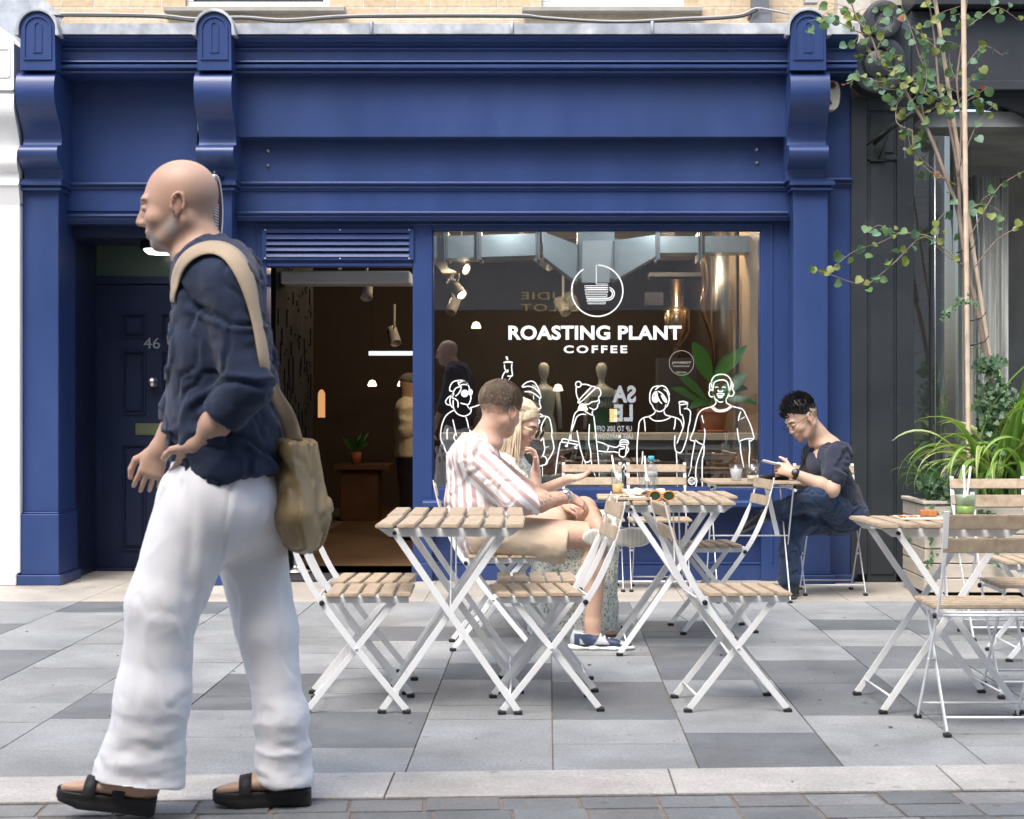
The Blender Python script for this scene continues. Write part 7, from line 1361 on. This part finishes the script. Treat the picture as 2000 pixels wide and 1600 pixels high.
for i, (px, py) in enumerate(((1903,625),(1908,672),(1883,490))):
    c = P(px, py, 10.7); m = MB(); ring = [c+Vector((.045*math.cos(a), .05*math.sin(a), .012*math.cos(a))) for a in [2*math.pi*k/20 for k in range(21)]]; m.tube(ring, .0035, 5, cap=False); m.tube([ring[0], ring[0]+Vector((.02,-.03,.035))], .003, 5); tag(rebase(m.build('cable_tie', BLK), c), ['black tie round the tree and stakes, above the ivy','lowest black tie round the tree, just over the ivy','highest black tie, where the trunk forks'][i], 'tie')
# ivy
iv = thing('ivy_plant', 'dark ivy climbing the trunk and spilling over the left corner of the planter', 'ivy', (GX(1930,ZQ), ZQ, plt-.04)); L_ = Leaves(); m = MB()
def igreen():
    q = rp_.uniform(.7,1.3); return rp_.choice([(.05*q,.11*q,.05*q),(.07*q,.14*q,.07*q),(.10*q,.17*q,.10*q),(.14*q,.22*q,.12*q)])
def ivy_cloud(cx_, cy_, rx, ry, n, s0=.022, s1=.042, zc=ZQ, rz=.16):
    for _ in range(n):
        u = Vector((rp_.gauss(0,1), rp_.gauss(0,1), rp_.gauss(0,1))).normalized()*(rp_.random()**.45); p = P(cx_+u.x*rx, cy_+u.z*ry, zc)+Vector((0,u.y*rz,0))
        L_.ivy(p, rp_.uniform(s0,s1), (rp_.gauss(0,.7), rp_.gauss(0,.4)-.2, rp_.uniform(-1,.2)), (rp_.gauss(0,.5)+u.x*.5, -1, .35+rp_.gauss(0,.4)), igreen())
ivy_cloud(1932,712,30,22,150); ivy_cloud(1945,790,48,60,420); ivy_cloud(1960,880,62,70,420); ivy_cloud(1862,968,48,40,330,zc=10.58,rz=.10); ivy_cloud(1815,945,26,22,60,zc=10.6); ivy_cloud(1895,1010,60,16,160,zc=10.5,rz=.04)
for pts in ([(1822,1000),(1815,1040),(1820,1075),(1812,1105)],[(1775,1068),(1768,1060),(1790,1020),(1820,990)],[(1925,1010),(1938,1050),(1945,1090),(1955,1105)],[(1905,590),(1880,585),(1862,600),(1840,617)],[(1860,985),(1868,1030),(1862,1060)]):
    sp = spline([P(x, y, 10.46) for x, y in pts], 5); m.tube(sp, .002, 5)
    for q in sp: 
        for _ in range(2): L_.ivy(q+Vector((rp_.gauss(0,.014), -.01, rp_.gauss(0,.014))), rp_.uniform(.018,.036), (rp_.gauss(0,.8), -.2, -.6), (rp_.gauss(0,.4), -1, .3), igreen())
m.tube(spline(PT([(1950,960),(1948,800),(1930,700)]), 4), .006, 6)
part(m, 'vine', BRK, iv); L_.build('leaves', iv)
# arching striped strap leaves
def strap_plant(name, label, bases, nleaf, Lr, wr_, cols, droop, seedv, azr=(0,360)):
    r_ = random.Random(seedv); b0 = bases[0]; t = thing(name, label, 'plant', tuple(b0)); V = []; Fc = []; C = []
    for k in range(nleaf):
        b = Vector(r_.choice(bases))+Vector((r_.gauss(0,.05), r_.gauss(0,.06), 0)); az = R(r_.uniform(*azr)); L = r_.uniform(*Lr); el = R(r_.uniform(74,89)); w0 = r_.uniform(*wr_); h = Vector((math.cos(az), math.sin(az), 0)); L *= (.60 if (h.x < -.2 and seedv == 5) else 1); d = h*math.cos(el)+Vector((0,0,1))*math.sin(el); p = b; N = 16; bend = R(r_.uniform(*droop))/N; ax = h.cross(Vector((0,0,1))).normalized(); o = len(V); base_c = r_.choice(cols); tws = r_.uniform(-.6,.6)
        for i in range(N+1):
            tt = i/N; sd = Matrix.Rotation(tws*tt, 3, d) @ ax; wv_ = w0*(.55+.45*math.sin(math.pi*min(1,tt*1.3+.1)) if tt < .6 else 1)*(1-max(0,(tt-.5)/.5)**1.6); up = sd.cross(d).normalized()
            for q, e in ((-1,0),(-.45,1),(0,2),(.45,1),(1,0)): V.append(p+sd*wv_*q*.5+up*abs(q)*wv_*.22); C.append([c_*(.92+.16*r_.random()) for c_ in base_c[e]])
            d = Matrix.Rotation(-bend*(.25+1.9*tt), 3, ax) @ d; p = p+d*L/N
        Fc += [(o+5*i+j, o+5*i+j+1, o+5*i+5+j+1, o+5*i+5+j) for i in range(N) for j in range(4)]
    ob = npmesh('leaves', V, Fc, LF, None, True, {'tone': np.array(C)}); ob.parent = t; ob.location = -Vector(t.location); return t
YG = [((.30,.40,.09),(.17,.32,.06),(.12,.26,.05)),((.55,.58,.28),(.25,.38,.08),(.16,.30,.06)),((.13,.28,.05),(.20,.36,.08),(.45,.50,.20)),((.12,.27,.05),(.14,.30,.05),(.17,.34,.07)),((.62,.60,.36),(.40,.47,.18),(.20,.33,.07))]
bs3 = [Vector((GX(px,ZZ), ZZ, plt-.05)) for px, ZZ in ((1955,10.72),(1990,10.66),(2025,10.7),(1975,10.85),(1935,10.66))]
strap_plant('striped_flax', 'fountain of long yellow striped strap leaves arching out of the pale planter', bs3, 120, (.95,1.55), (.036,.058), YG, (85,165), 5)
DG = [((.05,.14,.04),(.06,.17,.05),(.07,.19,.06)),((.07,.18,.05),(.09,.21,.06),(.07,.18,.05)),((.16,.24,.08),(.08,.20,.06),(.07,.19,.05))]
strap_plant('iris_clump', 'low clump of dark green blade leaves drooping over the left side of the planter', [Vector((GX(px,10.62), 10.62, plt-.04)) for px in (1850,1865,1835,1875)], 46, (.28,.52), (.012,.022), DG, (60,170), 8)
